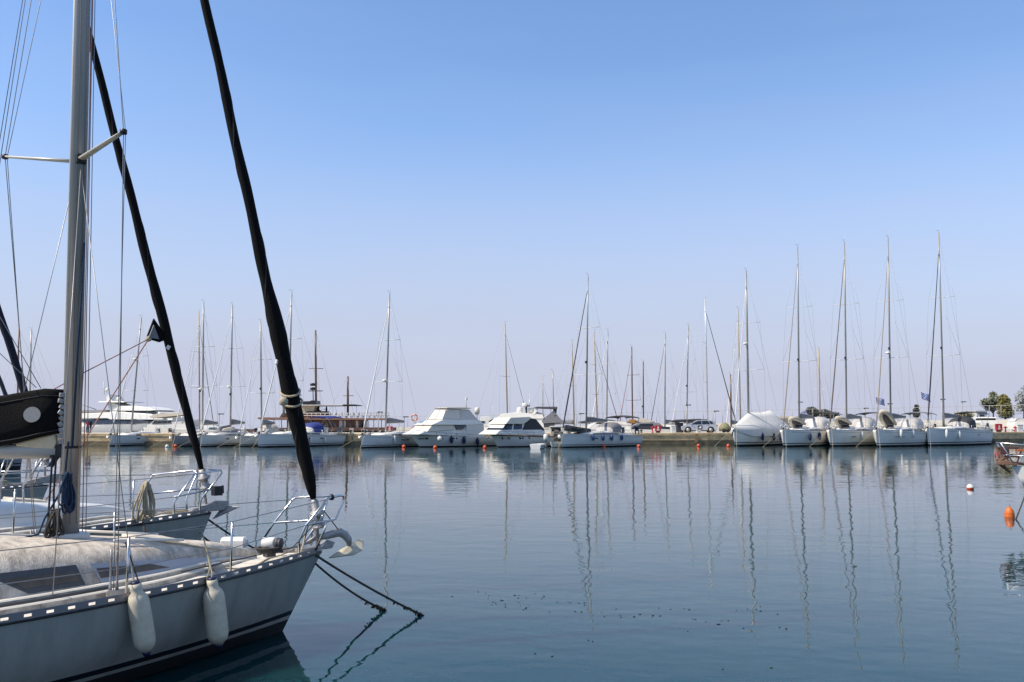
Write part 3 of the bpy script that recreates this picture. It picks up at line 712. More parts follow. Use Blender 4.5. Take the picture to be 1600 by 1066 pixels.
# standing rigging
def shx(px, off): return A1.atx(px, A1.sheer(-3.2)+.05, off)
hound = mb0.lerp(MT, .96); CHY = 1.12
xcS = A1.atx(184, .9, -CHY)
rigw = []
for s_ in (-1, 1):
    tp = tipS if s_ < 0 else tipP
    ch = Vector((xcS, s_*CHY, A1.sheer(xcS)+.05))
    tubes('shroud', [[ch, tp, hound]], .0048, M['wire'], R1, 6)
    tubes('shroud', [[ch+Vector((-.03, -s_*.02, 0)), tp+Vector((.02, 0, 0)), mb0.lerp(MT, .80)]], .004, M['wire'], R1, 6)
    lo = SPR+Vector((0, s_*.07, -.1))
    tubes('shroud', [[ch+Vector((.16, -s_*.03, 0)), lo]], .0045, M['wire'], R1, 6)
    tubes('shroud', [[ch+Vector((-.55, -s_*.02, 0)), lo]], .0045, M['wire'], R1, 6)
    for dx in (0, .16, -.06):
        t_ = MB(); p = ch+Vector((dx, -s_*.02, 0)); u = (tp-p).normalized() if dx <= 0 else (lo-p).normalized()
        t_.tube([p, p+u*.05, p+u*.07, p+u*.26, p+u*.28, p+u*.38], [.018, .014, .010, .010, .014, .008], 8); t_.build('turnbuckle', M['galv'], R1)
    cp = MB(); cp.box((xcS+.05, s_*CHY, A1.sheer(xcS)+.03), (.30, .03, .06)); cp.build('chainplate', M['galv'], R1, .005)
tubes('backstay', [[Vector((-8.4, 0, .85)), MT]], .005, M['wire'], R1, 6)
# furled genoa on its furler
gb = A1.at(490, 779); gt = A1.at(320, 0); g1 = gb+(gt-gb)*((10.6-gb.z)/(gt.z-gb.z))
def genoa(fr, a, b, prof, m, parent, patch=None, n=70, sd=1):
    rnd = random.Random(sd); pts = []; rs = []; ax = (b-a).normalized()
    for i in range(n+1):
        t = i/n; r = None
        for (t0, r0), (t1, r1) in zip(prof, prof[1:]):
            if t0 <= t <= t1: r = lerp(r0, r1, (t-t0)/(t1-t0)); break
        tw = t*38
        pts.append(a.lerp(b, t)+Vector((math.sin(tw)*.006, math.cos(tw)*.006, 0))); rs.append(r*(1+.03*math.sin(tw*1.7)+rnd.uniform(-.02, .02)))
    mb = MB(); mb.tube(pts, rs, 14)
    # spiral edge of the sacrificial strip
    e = []; 
    for i in range(n*3):
        t = i/(n*3); r = None
        for (t0, r0), (t1, r1) in zip(prof, prof[1:]):
            if t0 <= t <= t1: r = lerp(r0, r1, (t-t0)/(t1-t0)); break
        th = t*34; u = ax.orthogonal().normalized(); v = ax.cross(u)
        e.append(a.lerp(b, t)+(u*math.cos(th)+v*math.sin(th))*(r*.93))
    o_ = mb.build('furled_genoa', m, parent); mb = MB(); mb.tube(e, [.013*(1-.5*i/(n*3)) for i in range(n*3)], 5); mb.build('sail_edge', M['sail_seam'], o_)
    return o_
gl = (g1-gb).length
def tz(py): return (A1.at(490+(320-490)*(779-py)/779.0, py).z-gb.z)/(g1.z-gb.z)
ge = genoa(A1, gb, g1, [(0, .035), (tz(755), .068), (tz(700), .082), (tz(640), .097), (tz(600), .099), (tz(560), .090), (tz(520), .097), (tz(480), .082), (tz(440), .066), (tz(300), .060), (tz(100), .052), (.8, .04), (1.001, .02)], M['black_cloth'], R1)
for py in (628, 612):
    t = tz(py); c = gb.lerp(g1, t); ax = (g1-gb).normalized(); u = ax.orthogonal().normalized(); v = ax.cross(u)
    mb = MB(); mb.tube([c+(u*math.cos(k*PI/10)+v*math.sin(k*PI/10))*.112+ax*.05*math.sin(k*PI/10+1) for k in range(21)], .014, 6); mb.build('sheet_wrap', M['rope'], ge)
kn = MB(); kc = A1.at(443, 628, -.13); kn.lathe([(.01, -.05), (.05, -.03), (.055, .02), (.02, .06)], kc, 8); kn.tube([kc, kc+Vector((.02, .02, -.16))], .016, 6); kn.build('sheet_knot', M['rope'], ge)
t = tz(573); c = gb.lerp(g1, t); sq = A1.at(432, 566, -.104)
mb = MB(); mb.box(sq, (.035, .02, .055), 0, rz=.6, ry=.35); mb.build('sail_patch', M['sail_white'], ge)
# furler drum and forestay foot
stem = Vector((-.06, 0, A1.sheer(-.06)+.02)); axf = (g1-gb).normalized()
fd = gb-axf*.03
tubes('forestay', [[stem, fd-axf*.02]], .026, M['galv'], R1, 8)
dr = MB(); b0 = fd-axf*.34
dr.lathe([(.02, 0), (.085, .01), (.09, .03), (.05, .05), (.045, .14), (.09, .17), (.085, .20), (.05, .22), (.045, .34), (.03, .36)], b0, 18, axis=axf); dr.build('furler_drum', M['galv'], R1)
cg = MB(); cg.tube([b0+axf*.16+Vector((.10*math.cos(k*PI/8), .10*math.sin(k*PI/8), -.08*(k % 2))) for k in range(13)], .010, 6); cg.build('furling_line_guard', M['steel'], R1)
tubes('furling_line', [[b0+axf*.1, Vector((-.6, -.32, 1.0)), Vector((-2.2, -.95, A1.sheer(-2.2)+.12))]], .006, M['rope_dark'], R1, 6)
# pulpit: starboard and port frames measured in two leaning planes
def sheer_x(px, s_):
    best = None
    for i in range(900):
        x = -i*.01; e = abs(proj(A1.W((x, s_*(A1.half(x)-.03), A1.sheer(x))))[0]-px)
        if best is None or e < best[0]: best = (e, x)
    x = best[1]; return Vector((x, s_*(A1.half(x)-.03), A1.sheer(x)))
pS = [sheer_x(467, -1), sheer_x(491, -1)]
y1 = -.36; topA = A1.at(510, 781, y1); topB = A1.at(537, 775, y1+.16); botB = A1.at(524, 811, y1+.16); midA = A1.at(478, 821, y1); kneeA = A1.at(467, 846, pS[0].y)
tubes('pulpit', [[pS[0], kneeA, midA, topA, A1.at(515, 778, y1+.02), A1.at(531, 774.5, y1+.14), topB, A1.at(536, 784, y1+.16), botB, A1.at(519, 813, y1+.14), A1.at(505, 815, y1+.05), midA],
                 [pS[1], A1.at(512, 816, y1+.06)], [Vector((pS[0].x+.12, -.10, pS[0].z)), A1.at(481, 821, -.18), A1.at(509, 786, y1+.06)]], .0135, M['steel'], R1, 8)
ptb = A1.atz(412, 842, .88); y2 = ptb.y*.9
tubes('pulpit', [[ptb, A1.at(428, 817, y2), A1.at(457, 781, y2), A1.at(462, 778, y2*.98), A1.at(485, 776, y2*.9), A1.at(505, 776, y2*.6), topB+Vector((0, .14, 0)), topB],
                 [A1.at(428, 817, y2), A1.at(489, 813, y2*.85), A1.at(510, 813, y2*.5), botB],
                 [Vector((-.25, .16, A1.sheer(-.25))), A1.at(503, 809, .26), A1.at(511, 785, .30), A1.at(509, 779, .32)]], .0135, M['steel'], R1, 8)
bl = MB(); bl.lathe([(.005, -.03), (.032, -.02), (.036, .01), (.02, .04), (.005, .045)], A1.at(518, 778, y1+.05), 10); bl.build('bow_light', M['black'], R1)
# bow roller and plough anchor
ro = MB(); ro.prof([(-.35, A1.fb+.01), (.10, A1.fb+.02), (.14, A1.fb+.09), (.06, A1.fb+.12), (-.05, A1.fb+.06), (-.35, A1.fb+.05)], .06); ro.build('bow_roller', M['galv'], R1, .006)
anc = MB(); path = [A1.at(*q) for q in ((482, 848), (492, 841), (508, 838), (522, 834), (531, 832), (539, 836), (545, 844), (546, 853))]
anc.tube(path, [.022, .024, .036, .042, .044, .046, .042, .030], 8, sq=(1.2, .45)); ao = anc.build('anchor', M['galv'], R1)
fk = MB()
pl_ = [A1.at(546, 852, 0), A1.at(557, 845, .10), A1.at(566, 842, .16), A1.at(568, 849, .10), A1.at(566, 860, -.06), A1.at(553, 867, -.10)]
fk.plate(pl_, .014); fk.build('anchor_fluke', M['anchor_pale'], ao)
fk = MB(); fk.plate([A1.at(553, 867, -.10), A1.at(546, 852, 0), A1.at(536, 857, .03), A1.at(526, 863, .02), A1.at(514, 872, 0), A1.at(530, 870, -.06)], .014); fk.build('anchor_fluke', M['anchor_pale'], ao)
tubes('chain', [[A1.at(482, 848), Vector((-.55, 0, A1.sheer(-.5)+.05)), Vector((-.85, .0, A1.sheer(-.8)+.09))]], .016, M['galv'], ao, 6)
tubes('anchor_lashing', [[A1.at(505, 797), A1.at(531, 831)]], .007, M['rope_dark'], R1, 6)
# windlass on the foredeck and the coil under it
wc = hit(A1, 421, 866)[0] or A1.atz(421, 866, .95)
wz = wc.z
ww = MB(); axw = (A1.L(A1.o+Vector((1, -.25, 0)))-A1.L(A1.o)); axw.normalize()
c0 = Vector((wc.x, wc.y, wz+.125))
ww.lathe([(.045, -.085), (.06, -.075), (.064, .06), (.055, .075)], c0, 18, axis=axw); wo_ = ww.build('windlass', M['fender_w'], R1)
dk = MB(); dk.lathe([(.03, .075), (.058, .08), (.062, .105), (.042, .115), (.058, .13), (.058, .14), (.02, .145)], c0+axw*.005, 16, axis=axw); dk.box(c0-Vector((0, 0, .10)), (.11, .09, .10)); dk.build('gypsy', M['frame'], wo_)
def coil(name, c, rx, ry, turns, r, m, parent=None, rnd=3, tilt=None):
    g = random.Random(rnd); pts = []; N = turns*16
    for i in range(N+1):
        th = 2*PI*i/16; k = 1+.16*math.sin(i*.37)+g.uniform(-.03, .03); p = Vector((rx*k*math.cos(th), ry*k*math.sin(th), i/N*r*1.4*turns*.55+g.uniform(-.004, .004)))
        if tilt is not None: p = tilt @ p
        pts.append(Vector(c)+p)
    mb = MB(); mb.tube(pts, r, 6); return mb.build(name, m, parent)
o = coil('rope_coil', A1.W((wc.x-.02, wc.y-.05, wz+.03)), .13, .10, 5, .013, M['rope_dark']); tag(recentre(o), 'dark rope coil under the white windlass on the near foredeck', 'rope')
# lifelines and stanchions
stn = {}
for s_ in (-1, 1):
    for px in ((360, 197) if s_ < 0 else ()):
        b = sheer_x(px, s_); t_ = Vector((b.x, b.y*1.015, b.z+.55)); stn[px] = t_
        tubes('stanchion', [[b, t_]], .0125, M['steel'], R1, 8)
        k = MB(); k.box(b+Vector((0, 0, .02)), (.07, .05, .05)); k.build('stanchion_base', M['galv'], R1, .006)
for x in (-2.1, -3.8, -5.4, -7.0):
    b = Vector((x, A1.half(x)-.03, A1.sheer(x)))
    tubes('stanchion', [[b, b+Vector((0, .01, .55))]], .0125, M['steel'], R1, 8)
for x in (-5.6, -7.1):
    b = Vector((x, -A1.half(x)+.03, A1.sheer(x))); tubes('stanchion', [[b, b+Vector((0, -.01, .55))]], .0125, M['steel'], R1, 8)
S1, S2 = stn[360], stn[197]
S3 = Vector((-5.6, -A1.half(-5.6)+.02, A1.sheer(-5.6)+.55)); S4 = Vector((-7.7, -A1.half(-7.7)+.02, A1.sheer(-7.7)+.58)); lo_ = Vector((0, 0, -.27))
tubes('lifeline', [[topA, S1, S2, S3, S4]], .0042, M['wire'], R1, 6); tubes('lifeline', [[midA, S1+lo_, S2+lo_, S3+lo_, S4+lo_]], .0042, M['wire'], R1, 6)
pp = [A1.at(457, 781, y2)]+[Vector((x, A1.half(x)-.02, A1.sheer(x)+.55)) for x in (-2.1, -3.8, -5.4, -7.0, -7.7)]
tubes('lifeline', [pp], .0042, M['wire'], R1, 6); tubes('lifeline', [[A1.at(428, 817, y2)]+[p+lo_ for p in pp[1:]]], .0042, M['wire'], R1, 6)
# bent tube of the port boarding gate beside the mast
g0 = A1.atz(39, 838, .95)
tubes('boarding_gate', [[g0, A1.at(36, 762, g0.y), A1.at(37, 757, g0.y), A1.at(68, 714, g0.y*.8)]], .0135, M['steel'], R1, 8)
tubes('boarding_gate', [[A1.at(-4, 850, g0.y), A1.at(1, 752, g0.y), A1.at(23, 715, g0.y*.8)]], .0135, M['steel'], R1, 8)
# boom, sail and stack pack, swung a little to port
class _B: pass
bfo = A1.W(on_mast(705)); bang = math.atan2(.29, .956); BF = Frame.__new__(Frame); BF.o = Vector((bfo.x, bfo.y, 0)); BF.ang = bang; BF.h = Vector((math.cos(bang), math.sin(bang), 0)); BF.p = Vector((-math.sin(bang), math.cos(bang), 0))
def bbuild(mb, *a, **k):
    mb.v = [A1.L(BF.W(q)) for q in mb.v]; return mb.build(*a, **k)
gz = BF.L(A1.W(on_mast(705))); BA = gz+Vector((-.12, 0, 0)); b_in = BF.at(0, 704.5)
BB = BA+(b_in-BA)*(3.9/abs(b_in.x-BA.x)); BB.z = b_in.z+.02
bm_ = MB(); bm_.tube([BA+Vector((-.03, 0, 0)), BB], .062, 14, sq=(1.15, .85)); bo1 = bbuild(bm_, 'boom', M['boom'], R1)
gn = MB(); gn.box(gz+Vector((-.12, 0, .0)), (.16, .09, .13)); gn.box(gz+Vector((-.05, 0, .05)), (.16, .06, .05)); gn.box(gz+Vector((-.16, -.03, -.10)), (.05, .03, .12), ry=.5); bbuild(gn, 'gooseneck', M['black'], R1, .01)
def cp_(px, py, off=0): return BF.at(px, py, off)
topc = [(104, 609), (66, 607), (0, 619)]; botc = [(92, 676), (40, 690), (0, 697)]
xfront = cp_(102, 640).x; xs_ = [xfront-.02-i*(3.6/20) for i in range(21)]
T0, T1, T2 = [cp_(*q) for q in topc]; Bq0, Bq1, Bq2 = [cp_(*q) for q in botc]
def pl(x, P):
    P = sorted(P, key=lambda q: -q.x)
    if x >= P[0].x: return P[0].z
    for a, b in zip(P, P[1:]):
        if b.x <= x <= a.x: return lerp(a.z, b.z, (a.x-x)/max(a.x-b.x, 1e-6))
    return P[-1].z+.02*(x-P[-1].x)
rings = []
for i, x in enumerate(xs_):
    zt_, zb_ = pl(x, [T0, T1, T2]), pl(x, [Bq0, Bq1, Bq2]); zt_ = max(zt_, zb_+.28); hh = zt_-zb_
    k = 1+.07*math.sin(i*2.3); e = .35 if i == 0 else 1
    rings.append([Vector((x+(.03 if i == 0 else 0)*q, yy*e*k+.012*math.sin(i*1.3+q*7), zb_+hh*q)) for yy, q in ((-.10, 0), (-.135, .12), (-.13, .3), (-.115, .5), (-.085, .7), (-.05, .85), (-.03, .95), (0, 1.0), (.03, .95), (.05, .85), (.085, .7), (.115, .5), (.13, .3), (.135, .12), (.10, 0), (0, .03))])
sc_ = MB(); sc_.loft(rings, 0); cov = bbuild(sc_, 'sail_cover', M['black_cloth'], R1)
seam = MB(); seam.tube([r[5]+Vector((0, -.006, 0)) for r in rings], .004, 5); bbuild(seam, 'cover_seam', M['dark_cloth'], cov)
seam = MB(); seam.tube([r[1]+Vector((0, -.005, -.02)) for r in rings], .005, 5); bbuild(seam, 'cover_hem', M['dark_cloth'], cov)
dc = cp_(50, 648, -.142); em = MB(); em.plate([dc+Vector((.076*math.cos(k*PI/14), .012*math.sin(k*PI/14), .076*math.sin(k*PI/14))) for k in range(28)], .012); bbuild(em, 'emblem', mat('emblem_disc', (.34, .33, .31), .7, 0, .25, 40), cov)
sl_ = MB(); q = [cp_(88, 678), cp_(60, 683), cp_(27, 692), cp_(25, 697), cp_(60, 701), cp_(86, 703), cp_(90, 690)]
sl_.prof([(p.x, p.z) for p in q], .05); bbuild(sl_, 'mainsail_foot', M['sail_cream'], R1, bevel=.02)
lf = MB()
for i in range(9):
    c = on_mast(618+i*9)+Vector((-.11-.012*(i % 2), 0, 0)); lf.box(c, (.05, .035, .045), 0, ry=.2*i)
lf.build('mast_slides', M['galv'], R1, .006)
for a, tgt in (((64, 607, -.04), (20, 530)), ((57, 606, .04), (-8, 545))):
    l_ = MB(); l_.tube([cp_(*a), cp_(*tgt, -.05), cp_(tgt[0]-150, tgt[1]-260, -.05)], .004, 6); bbuild(l_, 'lazy_jack', M['wire'], R1)
for q_ in ((-30, 400), (-48, 560)):
    tubes('topping_lift', [[mb0.lerp(MT, .97)+Vector((-.08, 0, 0)), A1.L(BF.W(BF.at(q_[0], q_[1], .1)))]], .004, M['wire'], R1, 6)
# halyards, kicker, blue rope hanks
tubes('halyard', [[on_mast(700)+Vector((-.03, -.085, 0)), on_mast(540)+Vector((.0, -.088, 0)), on_mast(380)+Vector((.045, -.082, 0))]], .011, M['rope_blue'], R1, 6)
tubes('halyard', [[on_mast(760)+Vector((.02, -.085, 0)), on_mast(560)+Vector((.07, -.068, 0)), mb0.lerp(MT, .9)+Vector((.08, -.04, 0))]], .005, M['rope_red'], R1, 6)
tubes('halyard', [[on_mast(840)+Vector((.12, .02, 0)), mb0.lerp(MT, .95)+Vector((.10, .02, 0))]], .005, M['rope_red'], R1, 6)
tubes('halyard', [[on_mast(840)+Vector((.13, -.05, 0)), mb0.lerp(MT, .93)+Vector((.10, -.03, 0))]], .0042, M['wire'], R1, 6)
tubes('kicker', [[A1.at(88, 712), A1.at(84, 770), mb0+Vector((-.16, 0, .12))], [A1.at(82, 712), A1.at(76, 800), mb0+Vector((-.22, 0, .05))]], .010, M['rope_dark'], R1, 6)
def hank(name, fr, top, w_, h, n, r, m, label, seed):
    g = random.Random(seed); mb = MB()
    for k in range(n):
        ww_ = w_*g.uniform(.5, 1.1); hh = h*g.uniform(.75, 1.08); dx = g.uniform(-.55, .55)*w_; dy = g.uniform(-.06, .03); ph = g.uniform(-1.2, 1.2); pts = []
        for i in range(19):
            th = 2*PI*i/18; y = (1-math.cos(th))/2
            pts.append(fr.W(Vector(top)+Vector((ww_*.5*math.sin(th+ph*.2)*(.35+.65*y)+dx*y, dy-.012*k*.3+.02*math.sin(th), -hh*y))))
        mb.tube(pts, r, 6)
    c = fr.W(Vector(top)+Vector((0, -.03, -h*.22))); mb.tube([c+Vector((w_*.32*math.cos(a), w_*.18*math.sin(a), .0035*a)) for a in [i*.5 for i in range(40)]], r, 6)
    o = mb.build(name, m); return tag(recentre(o), label, 'rope')
hp = A1.at(103, 738, -.11)
hank('rope_hank', A1, hp, .15, .38, 9, .010, M['rope_blue'], 'tangled blue rope hank hanging on the near mast', 4)
hp2 = A1.at(85, 797, -.08)
hank('rope_hank', A1, hp2, .13, .25, 10, .010, M['rope_dark'], 'bunch of brown and grey lines at the foot of the near mast', 9)
tubes('vang_rope', [[A1.at(107, 690, -.10), A1.at(100, 760, -.10), A1.at(70, 810, -.06), A1.at(60, 835, -.05), A1.at(20, 845, -.1)]], .010, M['rope_blue'], R1, 6)
tubes('deck_line', [[mb0+Vector((-.2, -.25, -.02)), Vector((-4.6, -.5, A1.top(-4.6)+.0)), Vector((-5.8, -.55, A1.top(-5.8)))], [mb0+Vector((-.2, -.30, -.03)), Vector((-4.6, -.56, A1.top(-4.6)-.02)), Vector((-5.8, -.62, A1.top(-5.8)-.02))]], .008, M['rope_dark'], R1, 6)
for s_ in (-1, 1):
    tk_ = MB(); tk_.tube([Vector((x, s_*(A1.wt(x)+.10), A1.sheer(x)+.068)) for x in (-2.9, -3.3, -3.7, -4.1, -4.6, -5.1)], .011, 6); tk_.build('genoa_track', M['frame'], R1)
gr_ = MB()
for s_ in (-1, 1):
    gr_.tube([Vector((x, s_*.62*min(1, A1.wt(x)/.95), A1.top(x)+.022)) for x in (-1.9, -2.3, -2.7)], .014, 6)
gr_.build('grab_rail', M['white'], R1)
jl = MB(); pts = [hit(A1, px, py)[0] for px, py in ((215, 845), (240, 846), (262, 850), (290, 853), (318, 857), (345, 862))]
pts = [p+Vector((0, 0, .012)) for p in pts if p]
if len(pts) > 2: jl.tube(pts, .009, 6); jl.tube([p+Vector((.03, .06, 0)) for p in pts], .007, 6); jl.build('jib_sheet', M['rope'], R1)
sk = [hit(A1, 400, 890)[0] or A1.atz(400, 890, .86)]
mb = MB(); mb.tube([A1.atz(352, 888, .9), A1.atz(372, 889, .88), A1.atz(400, 884, .87), A1.atz(420, 872, .88), A1.atz(438, 868, .89), A1.atz(462, 858, .91)], .010, 6); mb.build('foredeck_line', M['rope'], R1)
# white float lying on the port side deck
wl = A1.atz(366, 858, .90); mb = MB(); P = A1.W((wl.x, wl.y, .93))
mb.loft([[P+Vector((dx*.155, dy*.08*k, dz*.062*k+.05)) for dy, dz in ((-1, -1), (1, -1), (1.0, .4), (.6, 1), (-.6, 1), (-1, .4))] for dx, k in ((-1, .72), (-.9, 1), (.8, 1), (1, .55))], 0, sm=False)
o = mb.build('deck_cushion', M['fender_w']); tag(recentre(o), 'white block shaped float on the far side deck of the nearest yacht', 'float')
# the two cream fenders
fx1 = A1.atx(221, .55, -1.50); 
for (tx, ty), (bx_, by_), lab, lash in (((213, 921), (229, 1018), 'cream fender nearer the mast on the nearest hull', (196, 848)), ((332, 914), (342, 1006), 'cream fender under the bow stanchion on the nearest hull', (316, 832))):
    x = A1.atx((tx+bx_)/2, .5, -(A1.half(A1.atx((tx+bx_)/2, .5, -1.4))+.06)); off = -(A1.half(x)+.075)
    a = A1.at(tx, ty, off); b = A1.at(bx_, by_, off-.012)
    o = empty('fender', A1.W(b)); o['_world'] = list(o.location); WT.append(o); tag(o, lab, 'fender', 'cream fenders on the nearest hull')
    W0, W1 = A1.W(a), A1.W(b); ax = (W1-W0).normalized(); ln = (W1-W0).length; r = 16.2/F*A1.W(a).y
    f_ = MB(); f_.lathe([(.018, -.055), (.05, -.05), (.055, -.01), (r*.50, .022), (r*.80, .055), (r*.95, .095), (r, .14), (r*1.01, ln*.5), (r, ln-.12), (r*.95, ln-.075), (r*.78, ln-.035), (r*.5, ln-.01), (.04, ln)], W0, 22, axis=ax); fo = f_.build('fender_body', M['fender'], o)
    e_ = MB(); e_.lathe([(.02, -.075), (.04, -.07), (.042, -.04), (.02, -.035)], W0, 12, axis=ax); e_.build('fender_eye', M['fender_end'], o)
    e_ = MB(); e_.lathe([(.045, ln-.005), (.036, ln+.02), (.022, ln+.045), (.01, ln+.05)], W0, 12, axis=ax); e_.build('fender_eye', M['fender_end'], o)
    lp = A1.at(lash[0], lash[1], off+.12); y_ = MB(); Lw = A1.W(lp); rail = A1.W((x, -A1.half(x)-.01, A1.sheer(x)+.08))
    y_.tube([W0-ax*.07, rail, Lw, rail+Vector((-.03, .02, .05)), W0-ax*.07+Vector((-.05, 0, -.02))], .007, 6); y_.build('lanyard', M['rope_black'] if lash[0] < 200 else M['rope'], o)
# mooring lines with weed on them
def moor(a, wpx, sagd, growth, label, r=.014):
    b = PZ(wpx[0], wpx[1], 0); b2 = b+(b-a).normalized()*.6
    pts = sag(a, b, sagd, 14)+[b2]; o = empty('mooring_line', a); o['_world'] = list(a); WT.append(o); tag(o, label, 'mooring line', 'mooring lines from the near bows')
    mb = MB(); mb.tube(pts, r, 8); mb.build('line', M['rope_dark'], o)
    if growth:
        g = random.Random(5); mb = MB()
        for i in range(110):
            t = 1-abs(g.gauss(0, .13)); 
            if t < .55: continue
            p = Vector(a).lerp(b, t)-Vector((0, 0, sagd*4*t*(1-t))); d = Vector((g.uniform(-1, 1), g.uniform(-1, 1), g.uniform(-1.2, .6)))*.022*growth
            q = Vector((g.uniform(-1, 1), g.uniform(-1, 1), g.uniform(-1, 1)))*.016
            mb.add([p, p+d+q, p+d*1.6, p+d-q], [(0, 1, 2), (0, 2, 3), (0, 3, 1), (1, 3, 2)])
        mb.build('weed_growth', M['growth'], o)
moor(A1.W((-.16, -.10, A1.sheer(-.1)-.03)), (661, 962), .03, 1.0, 'longer dark bow line of the nearest yacht, reaching farther right')
moor(A1.W((-.13, -.06, A1.sheer(-.1)-.14)), (602, 954), .05, 1.3, 'shorter dark bow line of the nearest yacht with thicker weed')
# ---------------------------------------------------------------- second and third near yachts
def simple_rig(fr, J, gpx, rmax, topz, gm, prof=None, hoist=.94):
    R = fr.root; xm = -J
    zb = fr.top(xm)-.02; a = fr.at(*gpx[0]); b = fr.at(*gpx[1]); u = (b-a)
    top = Vector((xm-.12, 0, topz)); T = a+u*((topz*hoist-a.z)/u.z)
    m_ = mast_tube('mast', (xm, 0, zb), top, .095, M['alu_grey'], R)
    for f_ in (.38, .68):
        c = Vector((xm, 0, zb)).lerp(top, f_)
        for s_ in (1, -1): tubes('spreader', [[c, c+Vector((-.3, s_*.95, .05))]], .03, M['boom'], m_)
    for s_ in (1, -1):
        c = Vector((xm, 0, zb)).lerp(top, .38)+Vector((-.3, s_*.95, .05)); d = Vector((xm, 0, zb)).lerp(top, .68)+Vector((-.3, s_*.95, .05))
        ch = Vector((xm-.4, s_*(fr.half(xm)-.25), fr.sheer(xm)))
        tubes('shroud', [[ch, c, d, top]], .005, M['wire'], R); tubes('shroud', [[ch, Vector((xm, 0, zb)).lerp(top, .36)]], .005, M['wire'], R)
    tubes('backstay', [[Vector((-fr.L_*.985, 0, fr.fs)), top]], .005, M['wire'], R)
    z = zb+1.1; bl = fr.L_*.34; bo = MB(); bo.tube([Vector((xm-.1, 0, z)), Vector((xm-bl, 0, z+.1))], .065, 8); bo.build('boom', M['alu'], R)
    cv = MB(); rings = []
    for i in range(8):
        t = i/7; x = xm-.12-(bl-.2)*t; hh = lerp(.6, .26, t); ww = lerp(.15, .11, t); zz = z+.04+.1*t
        rings.append([Vector((x, ww*p, zz+hh*c)) for p, c in ((0, -.12), (.9, .05), (1, .35), (.5, .8), (0, 1), (-.5, .8), (-1, .35), (-.9, .05))])
    cv.loft(rings, 0); cv.build('sail_cover', M['dark_cloth'], R)
    g = genoa(fr, a, T, prof or [(0, rmax*.45), (.03, rmax*.8), (.15, rmax), (.35, rmax*.85), (.7, rmax*.6), (1.001, .02)], gm, R, sd=int(rmax*1000))
    ax = (T-a).normalized(); stem = Vector((-.08, 0, fr.fb+.02)); tubes('forestay', [[stem, a]], .022, M['galv'], R, 8)
    dr = MB(); b0 = a-ax*.30
    dr.lathe([(.03, -.02), (.10, 0), (.10, .02), (.05, .05), (.05, .12), (.10, .15), (.10, .17), (.05, .2), (.05, .30)], b0, 14, axis=ax); dr.build('furler_drum', M['galv'], R)
    return a, T
A2 = near_yacht('white sloop with pale rope hank on its rail, second from the viewer', (331, 800), 1.06, 44, 10.4, 3.45, .98, .42, 3.7, 13, M['gel_old'], NEAR_G, seed=2, trunk_h=.46, deckm=M['deck_w'], cabm=M['white2'])
R2 = A2.root
a2, T2_ = simple_rig(A2, 3.75, ((315, 733), (143, 70)), .105, 13.2, M['black_cloth'], prof=[(0, .035), (.03, .052), (.10, .066), (.22, .072), (.30, .068), (.36, .062), (.45, .056), (.6, .05), (.8, .04), (1.001, .02)])
# the clew of the furled genoa with its sheets
ck0, ck1, ck2 = A2.at(240, 498), A2.at(229, 529, -.06), A2.at(249, 535)
c_ = MB(); c_.plate([ck0, ck1+Vector((0, 0, .02)), ck1, ck2, A2.at(262, 530)], .025); c_.build('genoa_clew', M['black_cloth'], R2)
c_ = MB(); c_.plate([A2.at(240, 508, -.05), A2.at(232, 528, -.10), A2.at(248, 530, -.05)], .02); c_.build('clew_panel', M['grey_cloth'], R2)
pc = MB(); pc.box(A2.at(263, 543, -.115), (.05, .02, .06), 0, ry=.5); pc.build('sail_patch', M['sail_white'], R2)
ckk = A2.at(232, 530, -.06); kn = MB(); kn.lathe([(.01, -.04), (.045, -.02), (.045, .02), (.01, .05)], ckk, 8); kn.build('sheet_knot', M['rope'], R2)
tubes('genoa_sheet', [[ckk, A2.at(126, 585, -.9)]+[A2.at(60, 622, -1.2)]], .008, M['rope_red'], R2)
tubes('genoa_sheet', [[ckk, A2.at(122, 704, .9), A2.at(60, 800, 1.3)]], .010, M['rope_red'], R2)
# pulpit, anchor, rails of the second yacht
def sheer_px(fr, px, s_, inset=.03):
    best = None
    for i in range(900):
        x = -i*.01; e = abs(proj(fr.W((x, s_*(fr.half(x)-inset), fr.sheer(x))))[0]-px)
        if best is None or e < best[0]: best = (e, x)
    x = best[1]; return Vector((x, s_*(fr.half(x)-inset), fr.sheer(x)))
pa, pb = sheer_px(A2, 271, -1), sheer_px(A2, 311, -1); yy = -.40
tubes('pulpit', [[pa, A2.at(272, 785, pa.y), A2.at(304, 741, yy), A2.at(345, 735, yy+.2), A2.at(347, 739, yy+.2), A2.at(314, 780, -.16), pb],
                 [A2.at(272, 777, yy), A2.at(334, 764, yy+.2)], [A2.at(345, 735, yy+.2), Vector((.12, 0, A2.fb+.64)), A2.at(345, 735, yy+.2)*1+Vector((0, -2*(yy+.2), 0))]], .014, M['steel'], R2, 8)
qa = A2.atz(214, 800, 1.02); y3 = max(qa.y, .5)
tubes('pulpit', [[qa, A2.at(217, 775, y3), A2.at(239, 742, y3), A2.at(303, 735, y3*.55), A2.at(308, 740, y3*.5), A2.at(291, 780, y3*.4), A2.at(292, 797, y3*.35)], [A2.at(229, 772, y3), A2.at(318, 763, y3*.5)]], .014, M['steel'], R2, 8)
ro = MB(); ro.prof([(-.35, A2.fb+.01), (.18, A2.fb+.02), (.24, A2.fb+.16), (.05, A2.fb+.17), (-.35, A2.fb+.06)], .07); ro.build('bow_roller', M['galv'], R2, .008)
t2, c2, h2 = A2.at(333, 811), A2.at(350, 793), A2.at(366, 789)
